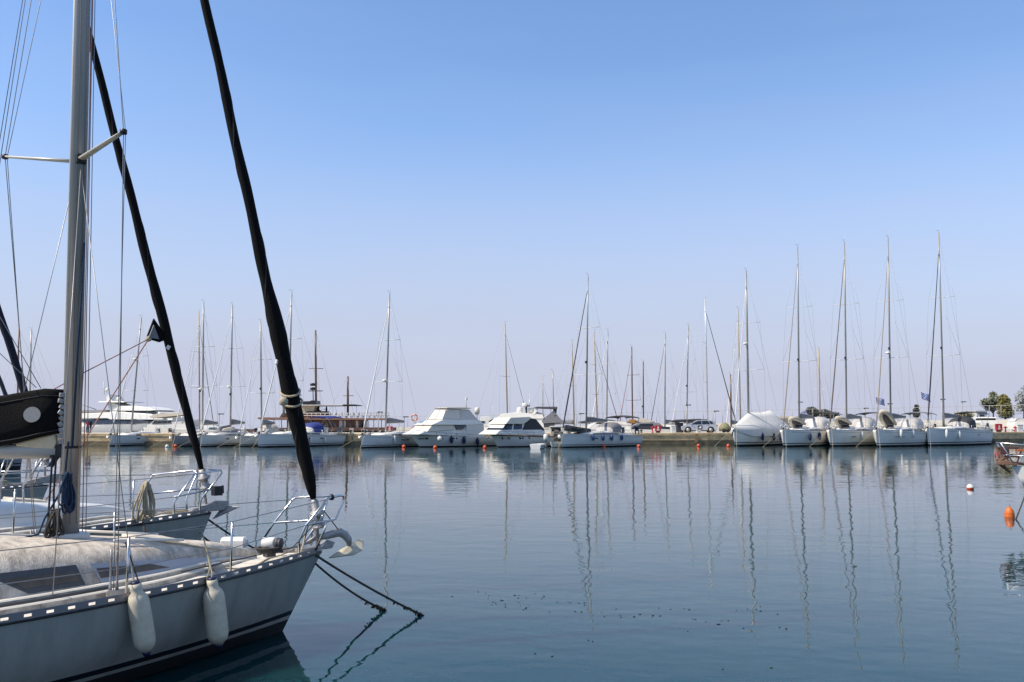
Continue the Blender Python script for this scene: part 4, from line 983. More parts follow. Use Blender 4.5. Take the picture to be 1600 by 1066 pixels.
fk = MB(); mid = t2.lerp(h2, .4); fk.plate([t2, mid+Vector((0, -.10, 0)), h2+Vector((0, -.17, -.02)), c2+Vector((0, 0, .03))], .018); fk.plate([t2, c2+Vector((0, 0, .03)), h2+Vector((0, .17, .04)), mid+Vector((0, .10, 0))], .018)
fk.tube([A2.at(325, 797), A2.at(340, 790), c2], .04, 8); fk.build('anchor', M['galv'], R2)
bx = MB(); bx.box(A2.at(339, 767, yy+.1), (.13, .12, .14)); bx.tube([A2.at(334, 764, yy+.1), A2.at(349, 759, yy+.1), A2.at(349, 771, yy+.1)], .012, 6); bx.build('bow_light', M['black'], R2, .01)
for px in (206, 100, 20):
    b = sheer_px(A2, px, -1); tubes('stanchion', [[b, b+Vector((0, -.01, .6))]], .0125, M['steel'], R2, 8)
for x in (-1.9, -3.4, -5.0, -6.8): 
    b = Vector((x, A2.half(x)-.03, A2.sheer(x))); tubes('stanchion', [[b, b+Vector((0, .01, .6))]], .0125, M['steel'], R2, 8)
st2 = [A2.at(304, 741, yy)]+[sheer_px(A2, px, -1)+Vector((0, -.01, .6)) for px in (206, 100, 20)]; st2.append(Vector((-8.6, -A2.half(-8.6), A2.sheer(-8.6)+.6)))
tubes('lifeline', [st2], .0045, M['wire'], R2, 6); tubes('lifeline', [[A2.at(272, 777, yy)]+[p-Vector((0, 0, .3)) for p in st2[1:]]], .0045, M['wire'], R2, 6)
st3 = [A2.at(239, 742, y3)]+[Vector((x, A2.half(x)-.02, A2.sheer(x)+.6)) for x in (-1.9, -3.4, -5.0, -6.8, -8.6)]
tubes('lifeline', [st3], .0045, M['wire'], R2, 6); tubes('lifeline', [[A2.at(229, 772, y3)]+[p-Vector((0, 0, .3)) for p in st3[1:]]], .0045, M['wire'], R2, 6)
hk = sheer_px(A2, 222, -1)
hank('rope_hank', A2, (hk.x, hk.y-.05, A2.at(224, 752, hk.y).z), .20, .56, 9, .013, M['rope'], 'pale rope hank hung over the rail of the second yacht', 12)
tubes('deck_line', [[A2.atz(206, 812, 1.08), A2.atz(240, 806, 1.09), A2.atz(262, 800, 1.09), A2.atz(318, 797, 1.09)]], .016, M['rope'], R2)
tubes('fender_line', [[sheer_px(A2, 223, -1), A2.at(226, 830, -1.0), A2.at(227, 846, -1.02)]], .018, M['rope_dark'], R2)
o2a = A2.W((-.14, .0, A2.fb-.05))
moor(o2a, (430, 872), .05, 0, 'dark bow line slanting from the second yacht, upper of its pair', .016)
moor(A2.W((-.22, -.05, A2.fb-.30)), (374, 872), .05, 0, 'dark bow line slanting from the second yacht, lower of its pair', .016)
A3 = near_yacht('white sloop with bow roller and furler seen under the black sail cover', (77, 757), 1.10, 42, 10.2, 3.4, 1.0, .4, 3.6, 13, M['gel_old'], NEAR_G, seed=3, deckm=M['deck_w'], cabm=M['white2'])
simple_rig(A3, 3.7, ((69, 708), (0, 492)), .082, 13.4, M['navy_cloth'])
R3_ = A3.root
for s_ in (-1, 1):
    a = Vector((-.35, s_*(A3.half(-.35)-.02), A3.sheer(-.35))); b = Vector((-1.2, s_*(A3.half(-1.2)-.02), A3.sheer(-1.2)))
    tubes('pulpit', [[b, b+Vector((.15, 0, .6)), Vector((.1, s_*.12, A3.fb+.62)), Vector((.1, 0, A3.fb+.62))], [a, a+Vector((.15, 0, .6))], [b+Vector((.1, 0, .3)), Vector((0, s_*.16, A3.fb+.31))]], .014, M['steel'], R3_)
    for x in (-2.6, -4.2, -5.8):
        q = Vector((x, s_*(A3.half(x)-.03), A3.sheer(x))); tubes('stanchion', [[q, q+Vector((0, 0, .6))]], .0125, M['steel'], R3_)
    pts = [b+Vector((.15, 0, .6))]+[Vector((x, s_*(A3.half(x)-.03), A3.sheer(x)+.6)) for x in (-2.6, -4.2, -5.8, -8.5)]
    tubes('lifeline', [pts], .0045, M['wire'], R3_); tubes('lifeline', [[p-Vector((0, 0, .3)) for p in pts]], .0045, M['wire'], R3_)
ro = MB(); ro.prof([(-.5, A3.fb+.02), (.2, A3.fb+.03), (.24, A3.fb+.22), (.05, A3.fb+.22), (-.5, A3.fb+.08)], .07); ro.build('bow_roller', M['galv'], R3_, .008)
o = coil('rope_coil', A3.W((-1.15, -.25, A3.sheer(-1.15)+.07)), .32, .22, 5, .02, M['rope']); tag(recentre(o), 'pale rope coil on the foredeck under the black sail cover', 'rope')
# fourth: a grey hull further out, mostly hidden by the boom
q4 = PZ(37, 738, 0)
A4 = near_yacht('grey sailing yacht with a dark waterline behind the near boom at far left', (38, 694), 1.36, 30, 12.5, 3.9, 1.2, .12, 4.4, 15, M['greyhull'], NEAR_G, seed=4, deckm=M['deck_w'], cabm=M['white'])
simple_rig(A4, 4.6, ((30, 672), (-60, 440)), .11, 15, M['dark_cloth'])

# ---------------------------------------------------------------- quay
Q = [(-260, 108), (-72, 108), (-18, 110), (25, 117), (66, 129), (150, 154), (330, 207)]; QZ = 1.38
def quay():
    n = len(Q); W_ = 15.0
    d = [Vector((a[0], a[1], 0)) for a in Q]
    def nrm(i):
        t = (d[min(i+1, n-1)]-d[max(i-1, 0)]).normalized(); return Vector((-t.y, t.x, 0))
    prof = [(0, -3, 1), (0.02, .42, 1), (0.0, .44, 0), (0.0, 1.02, 0), (-.05, 1.04, 0), (-.05, QZ-.04, 0), (-.01, QZ, 2), (W_, QZ, 0), (W_, -3, 0)]
    mb = MB(); seg = []
    for i in range(n-1):
        m_ = max(2, int((d[i+1]-d[i]).length/4))
        for k in range(m_+(1 if i == n-2 else 0)): seg.append((d[i].lerp(d[i+1], k/m_), nrm(i).lerp(nrm(i+1), k/m_).normalized()))
    rings = [[p+nn*w_+Vector((0, 0, z)) for w_, z, _ in prof] for p, nn in seg]
    mb.loft(rings, 0, closed=True, caps=True, sm=False, mfn=lambda i, k: (1, 1, 0, 0, 0, 0, 2, 0, 1)[k])
    o = mb.build('quay', (M['concrete'], M['concrete_wet'], M['concrete_top'])); o['kind'] = 'structure'
quay()
def quayY(px):
    k = (px-800)/F
    for (x0, y0), (x1, y1) in zip(Q, Q[1:]):
        a, b = x0-k*y0, x1-k*y1
        if a <= 0 <= b: return lerp(y0, y1, -a/(b-a))
    return 110
def onq(px, back=1.0):
    Y = quayY(px)+back; return Vector(((px-800)/F*Y, Y, QZ))

# ---------------------------------------------------------------- yachts at the far quay
FB = []
def fb_(**k): FB.append(k); return k
# bow=(stem px, waterline px), deck=deck edge px at the bow, mast=(top x, top y, base x)
fb_(bow=(170, 697), stern=252, deck=680, L=11.5, mast=(238, 500, 235), hull='white2', label='white hulled sloop at the left end of the far quay', sail='sail_white', sr=.07, radar=.62)
fb_(bow=(268, 698), stern=335, deck=681, L=12, mast=(318, 473, 316.5), hull='greyhull', label='dark grey hulled sloop on the far quay', sail='sail_white', sr=.07, radar=.33)
fb_(bow=(311, 698), stern=386, deck=680, L=12, mast=(363, 477, 360), hull='white2', label='pale sloop with an upturned dinghy on its foredeck', sail='sail_white', sr=.075, radar=.35, lamp=.3)
fb_(bow=(371, 698), stern=440, deck=681, L=11.5, mast=(407, 503, 409), hull='white', label='white sloop half hidden between two paler ones on the left', hood='tan_cloth', rake=.7, sail='sail_white', sr=.06, lamp=.4)
fb_(bow=(402, 699), stern=523, deck=678, L=13, mast=(455.5, 457, 451), hull='white2', label='pale sloop under a blue canopy, crossed by the near black genoa', sail='sail_white', sr=.085, hood='blue_cloth', bimini='blue_cloth', boom=False, rake=.15)
fb_(bow=(564, 700), stern=662, deck=680, L=13, mast=(608.5, 459, 602.5), hull='white2', label='white sloop with white furled sail between brown ship and motor yacht', sail='sail_white', sr=.085, radar=.36, rake=.1)
fb_(bow=(876, 699.5), stern=986, deck=678, L=13.5, mast=(918.5, 431, 916), hull='white2', label='pale sloop with a black dinghy on its foredeck and blue fenders', sail='sail_dark', sr=.085, hood='grey_cloth', bimini='dark_cloth', rake=.25, lamp=.44)
fb_(bowp=3.0, bow=(1147, 697), stern=1224, deck=668, L=14, mast=(1165.5, 423, 1170), hull='white', label='large yacht with its deck under a white tarpaulin', sail='sail_white', sr=.07, gear=False, boom=False, radar=.52, nowin=True, mr=.13, ch=.3)
fb_(bowp=3.0, bow=(1223, 698), stern=1300, deck=671, L=14.5, mast=(1246, 386, 1249), hull='white', label='white sloop with navy fenders and buff furled sail', sail='sail_tan', sr=.075, hood='silver_cloth', bimini='dark_cloth', lamp=.37, hh=1.35, bz=2.05)
fb_(bowp=3.0, bow=(1296, 697.5), stern=1374, deck=671, L=14.5, mast=(1319, 379, 1323), hull='white', label='white sloop with brown furled sail and raised dinghy, third from the right', sail='sail_brown', sr=.085, hood='clear', bimini='dark_cloth', lamp=.37, hh=1.35, bz=2.05)
fb_(bowp=3.0, bow=(1369, 698), stern=1446, deck=671, L=14.5, mast=(1387.5, 372, 1392), hull='white', label='white sloop with steeply propped dinghy, second from the right', sail='sail_tan', sr=.075, hood='clear', bimini='grey_cloth', hh=1.35, bz=2.05, radar=.38, lamp=.41)
fb_(bowp=3.0, bow=(1449, 696.5), stern=1530, deck=669, L=14.5, mast=(1466.5, 364, 1475), hull='white2', label='white sloop with dark furled sail at the right end of the row', sail='sail_dark', sr=.095, hood='dark_cloth', bimini='dark_cloth', lamp=.4, hh=1.35, bz=2.05)
for S in FB: far_boat(S)
# masts beyond the pier: yachts on its other side, hulls mostly hidden by it
G2 = 'sailing yachts on the far side of the pier'
HB2 = [
 dict(mast=(303.5, 489, 312), Y=128, ang=-40, L=11, label='yacht with leaning brown mast behind the left quay', sail='sail_dark', sr=.05, mm='tan_mast', lamp=.33),
 dict(mast=(29.5, 511, 26.5), Y=124, ang=215, L=10, label='far sloop with dark mast left of the black sail cover', mm='brown_mast'),
 dict(mast=(49, 515, 45.5), Y=126, ang=215, L=10, label='far sloop with grey mast just above the black sail cover', sail='sail_white', sr=.05),
 dict(mast=(789, 505, 793.5), Y=131, ang=-30, L=11, label='yacht with dark stay sloping right behind the two motor yachts', sail='sail_dark', sr=.035, mm='tan_mast', spread=1),
 dict(mast=(848, 590, 848.5), Y=136, ang=-35, L=7, label='small yacht with thin short mast left of the tall dark forestay', spread=1, sail='sail_dark', sr=.03, mr=.06),
 dict(mast=(863.5, 580, 866), Y=134, ang=215, L=7.5, label='small yacht with short mast and no sail behind the dinghies', spread=1, mr=.08),
 dict(mast=(893.5, 533, 897.5), Y=133, ang=-35, L=9.5, label='yacht with grey mast crossed by a dark forestay', mm='tan_mast', spread=1),
 dict(mast=(928, 518, 934), Y=132, ang=-30, L=10.5, label='yacht with dark forestay and black triangular sail tip', mm='tan_mast', sail='sail_dark', sr=.055, cover='dark_cloth'),
 dict(mast=(949.5, 516, 948), Y=134, ang=222, L=10.5, label='yacht with white furled sail beside the black sail tip', sail='sail_white', sr=.085),
 dict(mast=(987, 542, 988.5), Y=134, ang=225, L=10, label='yacht with brown mast and red furled sail', mm='brown_mast', sail='sail_red', sr=.05, sp_m='brown_mast', cover='rust_cloth'),
 dict(mast=(1005, 565, 1005.5), Y=135, ang=225, L=9, label='yacht with plain brown mast and tan cover behind the red box', mm='brown_mast', cover='tan_cloth', spread=1, lamp=.35),
 dict(mast=(1039.5, 521, 1039), Y=136, ang=222, L=10.5, label='yacht with dark furled sail left of the silver car', sail='sail_dark', sr=.05),
 dict(mast=(1075.5, 508, 1073), Y=137, ang=222, L=11, label='yacht with white furled sail above the silver car', sail='sail_white', sr=.06, lamp=.42),
 dict(mast=(1101.5, 467, 1106.5), Y=136, ang=-22, L=12.5, label='yacht with thick dark furled sail sloping right over the car', mm='alu', sail='sail_dark', sr=.085, cover='dark_cloth'),
 dict(mast=(1141.5, 585, 1142.5), Y=138, ang=225, L=8.5, label='small yacht with short brown mast right of the car', mm='brown_mast', spread=1, mr=.12),
 dict(mast=(1153, 482, 1157.5), Y=139, ang=224, L=12, label='yacht with brown mast rising behind the white tarpaulin', mm='tan_mast', sail='sail_white', sr=.07),
 dict(mast=(1279, 545, 1282), Y=142, ang=224, L=10, label='yacht with buff mast behind the navy fendered sloop', mm='tan_mast', mr=.13, spread=1),
]
for S in HB2:
    S['group'] = G2; S['gear'] = False; S['lines'] = False; S['fb'] = 1.0+.03*S['L']; S['nowin'] = True; far_boat(S)

# extras carried on the far yachts (things of their own)
def dinghy(fr, c, ln, wd, tilt, mt, label, roll=0.0, yaw=0.0, mf='dark_cloth'):
    o = empty('dinghy', fr.W(c), fr.ang); tag(o, label, 'dinghy')
    Rm = Matrix.Rotation(yaw, 3, 'Z') @ Matrix.Rotation(tilt, 3, 'Y') @ Matrix.Rotation(roll, 3, 'X'); r = wd*.17
    path = [(-ln/2, wd*.36, 0), (ln*.1, wd*.38, 0), (ln*.32, wd*.30, .06), (ln*.46, wd*.13, .14), (ln*.5, 0, .17), (ln*.46, -wd*.13, .14), (ln*.32, -wd*.30, .06), (ln*.1, -wd*.38, 0), (-ln/2, -wd*.36, 0)]
    mb = MB(); mb.tube([Rm @ Vector(p) for p in path], [r*.7]+[r]*7+[r*.7], 10); mb.build('inflatable_tube', mt, o)
    fl = MB(); vs = [(-ln*.46, wd*.34, -.03), (ln*.2, wd*.34, -.03), (ln*.44, 0, .08), (ln*.2, -wd*.34, -.03), (-ln*.46, -wd*.34, -.03), (-ln*.46, 0, -.20), (ln*.2, 0, -.18)]
    fl.add([Rm @ Vector(v) for v in vs], [(0, 1, 6, 5), (1, 2, 6), (2, 3, 6), (3, 4, 5, 6), (0, 5, 4), (0, 4, 3, 2, 1)]); fl.build('dinghy_floor', M[mf], o)
    return o
def on_deck(S, px, extra=.45):
    fr = S['fr']; x = fr.atx(px, S['fb']+extra); return Vector((x, 0, S['fb']*.95+extra))
dinghy(FB[2]['fr'], (FB[2]['fr'].atx(352, 1.7), .2, FB[2]['fb']+.55), 3.4, 1.5, .10, M['grey_cloth'], 'grey dinghy with beige tube lying on a foredeck at left', roll=2.7, mf='tan_cloth')
c = on_deck(FB[6], 900, .5); dinghy(FB[6]['fr'], c, 3.6, 1.6, -.05, M['dark_cloth'], 'black inflatable dinghy on the foredeck with blue fenders')
c = on_deck(FB[8], 1246, .62); dinghy(FB[8]['fr'], c+Vector((.3, 0, .2)), 2.7, 1.35, -.26, M['tan_cloth'], 'buff dinghy tilted on the foredeck of the navy fendered sloop', roll=.5)
c = on_deck(FB[9], 1318, .62); dinghy(FB[9]['fr'], c+Vector((.3, 0, .25)), 2.7, 1.35, -.28, M['tan_cloth'], 'buff dinghy propped ahead of the mast, middle one of three', roll=.5)
c = on_deck(FB[10], 1388, .75); dinghy(FB[10]['fr'], c+Vector((.35, 0, .45)), 2.8, 1.4, -.58, M['tan_cloth'], 'buff dinghy standing steeply on the second sloop from the right', roll=.5)
# white tarpaulin tent over the covered yacht
S = FB[7]; fr = S['fr']; fbz = S['fb']; B_ = S['B']; L_ = S['Lx']; mb = MB(); rings = []
ridge = [(.30, fbz+.10), (-1.2, fbz+.45), (S['base'].x*.75, fbz+1.35), (S['base'].x, fbz+1.75), (-L_*.52, fbz+1.75), (-L_*.74, fbz+2.1), (-L_*.95, fbz+1.0), (-L_*.985, fbz+.5)]
for i in range(29):
    t = i/28; x = lerp(.20, -L_*.985, t)
    for (xa, za), (xb, zb_) in zip(ridge, ridge[1:]):
        if xb <= x <= xa: rz_ = lerp(za, zb_, (xa-x)/(xa-xb)); break
    hb = hull_b(min(max(-x/L_, 0), 1), B_, 3.0)+.06; e = hull_sheer(min(max(-x/L_, 0), 1), fbz, S['fb']*.8)
    low = e-.95*(.85+.12*math.sin(t*8))*min(1, t*4+.35)
    ring = []
    for yy, zz in ((1.02, low), (1.03, e-.3), (1.0, e+.08), (.62, lerp(e, rz_, .40)), (.28, lerp(e, rz_, .76)), (0, rz_)): ring.append(Vector((x, hb*yy, zz+.012*math.sin(17*t+yy*9))))
    rings.append(ring+[Vector((p.x, -p.y, p.z)) for p in ring[-2::-1]])
mb.loft(rings, 0, closed=False, caps=False); o = mb.build('tarpaulin', M['white_cloth'], None); o.location = fr.root.location; o.rotation_euler = (0, 0, fr.ang)
tag(o, 'white tarpaulin tent draped over the large yacht right of the car', 'tarpaulin')
# fenders along the far hulls
def far_fenders(S, items, col, ln, r, fmt, group):
    fr = S['fr']; v = fr.vis
    for k, (px, py) in enumerate(items):
        x = fr.atx(px, 1.0, v*S['B']*.45); off = v*(hull_b(min(max(-x/S['Lx'], 0), 1), S['B'], S.get('bowp', 2.1))+r*.9)
        x = fr.atx(px, 1.0, off); off = v*(hull_b(min(max(-x/S['Lx'], 0), 1), S['B'], S.get('bowp', 2.1))*.98+r*.95)
        p = fr.at(px, py, off); hang_fender(fr, (p.x, off, p.z), r, ln, col, fmt[k], group, topz=p.z+.5)
ORD = ['nearest the bow', 'nearest the stern', 'in the middle']
far_fenders(FB[4], [(480, 681.5), (486, 683.5), (508, 683.5)], 'fender_w', .62, .12, ['white fender closest to the black genoa on the blue canopied sloop', 'white fender second from the black genoa, blue canopied sloop', 'white fender closest to the stern of the blue canopied sloop'], 'white fenders on the blue canopied sloop')
far_fenders(FB[5], [(617, 681)], 'fender_w', .8, .13, ['single white fender on the sloop left of the big motor yacht'], None)
far_fenders(FB[6], [(927, 679), (942.5, 679), (956, 679), (971.5, 679)], 'fender_b', .66, .17, ['blue fender nearest the bow of the sloop with black dinghy', 'second blue fender from the bow, sloop with black dinghy', 'third blue fender from the bow, sloop with black dinghy', 'blue fender nearest the stern of the sloop with black dinghy'], 'blue fenders on the sloop with black dinghy')
far_fenders(FB[7], [(1191.5, 677), (1209, 677)], 'fender_n', .85, .17, ['navy fender nearer the bow of the tarpaulin covered yacht', 'navy fender nearer the stern of the tarpaulin covered yacht'], 'navy fenders on the tarpaulin covered yacht')
far_fenders(FB[8], [(1265.5, 677), (1280.5, 675.5)], 'fender_n', .85, .18, ['navy fender amidships on the sloop right of the tarpaulin', 'navy fender nearest the stern, sloop right of the tarpaulin'], 'navy fenders on the sloop right of the tarpaulin')
far_fenders(FB[9], [(1347, 675)], 'fender_w', .85, .15, ['lone white fender on the third sloop from the right'], None)
far_fenders(FB[10], [(1408, 671), (1427, 671.5)], 'fender_w', .85, .15, ['white fender near the mast of the second sloop from the right', 'white fender near the stern, second sloop from the right'], 'white fenders, second sloop from the right')
far_fenders(FB[11], [(1479, 671), (1499, 674)], 'fender_w', .95, .15, ['white fender nearer the bow of the last sloop in the row', 'white fender nearer the stern of the last sloop in the row'], 'white fenders on the last sloop in the row')
o = hang_fender(FB[8]['fr'], (-1.1, -FB[8]['fr'].vis*(hull_b(1.1/14.5, FB[8]['B'])+.2), 1.55), .19, .9, 'fender_n', 'navy fender hanging between the tarpaulin yacht and its neighbour', None)
# the small unreadable script marks on a few bows
def scribble(fr, L, B, bp_, px0, px1, py, r, m, amp=.09):
    v = fr.vis; pts = []; g = random.Random(int(px0))
    for k in range(17):
        px = lerp(px0, px1, k/16); x = fr.atx(px, 1.0, v*B*.3)
        for _ in range(3): x = fr.atx(px, 1.0, v*hull_b(min(max(-x/L, 0), 1), B, bp_))
        y = v*(hull_b(min(max(-x/L, 0), 1), B, bp_)*.985+.03); z = fr.at(px, py, y).z+amp*math.sin(k*2.1)*g.uniform(.3, 1)
        pts.append(Vector((x, y, z)))
    mb = MB(); mb.tube(pts, r, 5); return mb.build('hull_script', m, fr.root)
for q_, a_, b_, y_ in ((10, 1381, 1390, 683), (9, 1311, 1319, 683), (5, 627, 634, 687.5)):
    S = FB[q_]; scribble(S['fr'], S['Lx'], S['B'], S.get('bowp', 2.1), a_, b_, y_, .022, M['grey_cloth'] if q_ != 5 else M['black'])
scribble(A2, A2.L_, A2.B, A2.bow_pow, 308, 318, 823, .006, M['grey_cloth'], .018)
# flags
def flag(p, wv, dv, wd, ht, label, greek=True):
    """p: hoist top, wv: unit direction of the fly, dv: direction of the drop"""
    nx, ny = 27, 18; wv = Vector(wv).normalized(); dv = Vector(dv).normalized(); nn = wv.cross(dv).normalized(); mb = MB(); vs = []
    for j in range(ny+1):
        for i in range(nx+1):
            u, v = i/nx, j/ny
            vs.append(Vector(p)+wv*(wd*u)+dv*(ht*v)+nn*(.10*wd*u*math.sin(7*u+2*v))+dv*(.05*ht*math.sin(6*u)))
    fs = [(j*(nx+1)+i, j*(nx+1)+i+1, (j+1)*(nx+1)+i+1, (j+1)*(nx+1)+i) for j in range(ny) for i in range(nx)]
    mb.add(vs, fs, 0, True)
    for k in range(len(fs)):
        j, i = divmod(k, nx); st = j*9//ny
        if i < 10 and j < 10: mb.mi[k] = 1 if (4 <= i <= 5 or 4 <= j <= 5) else 0
        else: mb.mi[k] = st % 2
    o = mb.build('flag', (M['flag_blue'], M['flag_white'])); sd = o.modifiers.new('thick', 'SOLIDIFY'); sd.thickness = .01
    return tag(recentre(o), label, 'flag', 'blue and white striped flags')
flag(PY(1439, 612.5, 118), (1, .2, -.36), (.05, 0, -1), 1.45, .85, 'blue and white striped flag on the last sloop at right')
flag(PY(1368.5, 620.5, 116), (1, .2, -.30), (.05, 0, -1), 1.30, .78, 'blue and white striped flag on the second sloop from the right')
flag(PY(1260, 641, 133), (.3, .2, -.9), (-.9, 0, -.3), .95, .8, 'small drooping blue and white flag over the navy fendered sloop')
flag(PY(463.5, 609, 122), (.65, .1, -.75), (-.75, 0, -.65), 1.0, .75, 'small tilted blue and white flag right of the near black genoa')
# ---------------------------------------------------------------- motor yachts
def motor_hull(fr, L, B, fb, fs, hm, rake=1.6):
    hl, rings = make_hull(fr, L, B, fb, fs, rake, (hm, hm, M['antifoul']), bow=2.0, tr=.92, zb=(fb*.2, fb*.15, .10), fullness=1.25)
    make_deck(fr, L, B, fb, fs, M['deck_w'], bow=2.0, tr=.92); return hl
def orient(bow, stern, L):
    o = PZ(bow[0], bow[1], 0); best = None
    for k in range(40, 178):
        a = math.radians(k/2.0); e = abs(proj(o+Vector((math.sin(a), math.cos(a), 0))*L)[0]-stern)
        if best is None or e < best[0]: best = (e, a)
    a = best[1]; return o, math.atan2(-math.cos(a), -math.sin(a))
def pblock(fr, name, pts, w, m, parent, off, w2=None, ztop=None, bevel=.05):
    """a block whose side outline was measured in the plane y = off; w: half width at the bottom, w2: at the top"""
    q = [fr.at(px, py, off) for px, py in pts]; z0, z1 = min(p.z for p in q), max(p.z for p in q)
    mb = MB(); mb.prof([(p.x, p.z, lerp(w, w2 if w2 else w, (p.z-z0)/max(z1-z0, 1e-6))) for p in q], w)
    return mb.build(name, m, parent, bevel)
MYG = 'motor yachts at the far quay'
o, ang = orient((641, 699), 764, 11.2)
fr = Frame('motor_yacht', 'white flybridge motor yacht with cream canvas covers, left of the pair', 'motor yacht', o, ang, MYG); R = fr.root; v = fr.vis; B_ = 3.7; fbm = fr.at(638, 679).z
motor_hull(fr, 11.2, B_, fbm, fbm*.72, M['white'], 1.3)
of = v*B_*.36
pblock(fr, 'foredeck_house', [(652, 679), (668, 671.5), (712, 664), (752, 664), (752, 682), (700, 681)], 1.62, M['white'], R, of, 1.35)
pblock(fr, 'windscreen_cover', [(664, 675), (674, 664.5), (706, 663), (709, 671), (698, 672.5)], 1.66, M['cream'], R, of, 1.42)
pblock(fr, 'side_window', [(709, 664), (726, 664), (722, 671), (712, 671.5)], 1.60, M['glass'], R, of, 1.5, bevel=0)
pblock(fr, 'flybridge_deck', [(671, 664), (692, 655), (748, 656), (753, 663), (726, 664)], 1.72, M['white'], R, of, 1.45)
pblock(fr, 'flybridge_cover', [(690, 655), (698, 640.5), (720, 639.5), (719, 655)], 1.45, M['cream'], R, of, 1.1)
pblock(fr, 'flybridge_cover', [(719.5, 655.5), (720.5, 639.5), (736, 640), (746, 656)], 1.40, M['silver_cloth'], R, of, 1.05)
pblock(fr, 'hardtop', [(699, 637.6), (700, 636.6), (731, 636.4), (739, 638.2), (731, 639.2), (706, 639)], 1.3, M['tan_cloth'], R, of, 1.2)
pblock(fr, 'cockpit_panel', [(726, 664), (753, 663), (754, 684), (727, 682)], 1.68, M['white2'], R, of, 1.62, bevel=0)
mb = MB(); p = fr.at(728.5, 637, 0); mb.tube([p, p+Vector((0, 0, 1.25))], .05, 6); mb.box(p+Vector((0, 0, 1.0)), (.2, .2, .25)); mb.build('antenna_mast', M['rail_white'], R)
mb = MB(); p = fr.at(745.5, 641, of); mb.lathe([(.05, -.5), (.25, -.48), (.31, -.1), (.28, .18), (.12, .32), (.02, .34)], p, 12); mb.tube([p-Vector((0, 0, .5)), p-Vector((0, 0, 1.9))], .05, 6); mb.build('radar_dome', M['cream'], R)
tubes('antenna', [[fr.at(695, 645, of), fr.at(694, 626, of)]], .012, M['rail_white'], R)
tubes('bow_rail', [[fr.at(640, 676, 0), fr.at(650, 673, of), fr.at(690, 676, of*1.25), fr.at(740, 679, of*1.3)]]+[[fr.at(px, 676, of*1.2), fr.at(px, 681, of*1.2)] for px in (655, 668, 682, 698, 714, 730)], .018, M['steel'], R)
for px in (673, 692, 708, 713):
    x = fr.atx(px, fbm*.62, v*B_*.4); hb = hull_b(min(max(-x/11.2, 0), 1), B_, 2.0, .92); mb = MB(); mb.box((x, v*(hb*.955+.0), fbm*.68), (.42, .10, .17)); mb.build('porthole', M['glass'], R, .03)
mb = MB(); x = fr.atx(664, fbm*.6, v*1.1); mb.box((x, v*hull_b(-x/11.2, B_, 2.0, .92)*.93, fbm*.68), (.9, .06, .14), rz=.0); mb.build('name_lettering', M['grey_cloth'], R)
S = dict(fr=fr, B=B_, Lx=11.2, bowp=2.0)
def ball_fender(fr, px, py, r, m, label, off):
    p = fr.at(px, py, off); o = empty('fender', fr.W(p)-Vector((0, 0, r))); o['_world'] = list(o.location); WT.append(o); tag(o, label, 'fender')
    mb = MB(); mb.lathe([(.01, -r)]+[(r*math.sin(k*PI/10), -r*math.cos(k*PI/10)) for k in range(1, 10)]+[(.05, r), (.04, r+.06)], fr.W(p), 16); mb.build('fender_body', M[m], o)
    mb = MB(); mb.tube([fr.W(p)+Vector((0, 0, r)), fr.W(p)+Vector((0, 0, r+.5))-fr.p*(off*.1)], .014, 5); mb.build('lanyard', M['rope'], o)
ball_fender(fr, 687, 686, .29, 'fender_w', 'round white ball fender on the flybridge motor yacht', v*2.0)
far_fenders(S, [(705.5, 681.5), (725, 682.5), (746, 684.5)], 'fender_n', .8, .2, ['navy fender beside the white ball fender, flybridge motor yacht', 'navy fender in the middle of the flybridge motor yacht', 'navy fender nearest the stern of the flybridge motor yacht'], 'navy fenders on the flybridge motor yacht')

o, ang = orient((767, 699), 866, 9.6)
fr = Frame('motor_yacht', 'white motor yacht with brown rubbing strake and cream roof, right of the pair', 'motor yacht', o, ang, MYG); R = fr.root; v = fr.vis; B_ = 3.4; fbm = fr.at(764, 679.5).z
motor_hull(fr, 9.6, B_, fbm, fbm*.8, M['white2'], 1.0); of = v*B_*.36
mb = MB()
for s_ in (1, -1): mb.tube([Vector((-9.6*t, s_*(hull_b(t, B_, 2.0, .92)+.02), hull_sheer(t, fbm, fbm*.8)-.03)) for t in [k/20 for k in range(21)]], .06, 6)
mb.build('rubbing_strake', M['wood'], R)
pblock(fr, 'cabin', [(772, 679), (781, 672), (846, 671), (848, 680)], 1.5, M['white'], R, of, 1.3)
pblock(fr, 'wheelhouse', [(784, 672), (790, 663), (829, 662), (838, 672)], 1.28, M['white'], R, of, 1.1)
pblock(fr, 'front_window', [(783.5, 671.8), (791, 663.2), (802, 663), (799, 671.4)], 1.30, M['glass'], R, of, 1.13, bevel=0)
pblock(fr, 'side_window', [(801.5, 671.2), (804.5, 663), (817, 662.8), (815, 670.8)], 1.30, M['glass'], R, of, 1.13, bevel=0)
pblock(fr, 'roof', [(788, 662.6), (797, 652.6), (826, 651.2), (830, 653), (818, 662), (814, 662.8)], 1.45, M['cream'], R, of, 1.3)
pblock(fr, 'cockpit_enclosure', [(815, 672), (828, 653), (838, 655), (850, 671), (850, 680), (816, 679)], 1.36, M['dark_cloth'], R, of, 1.2)
pblock(fr, 'cockpit_panel', [(832, 674), (848, 673), (849, 681), (832, 679)], 1.55, M['white2'], R, of, 1.5, bevel=0)
tubes('bow_rail', [[fr.at(763, 675, 0), fr.at(772, 673, of), fr.at(800, 674.5, of*1.25), fr.at(836, 675.5, of*1.3)]]+[[fr.at(px, 674.5, of*1.2), fr.at(px, 680, of*1.2)] for px in (772, 784, 797, 810, 823)], .018, M['steel'], R)
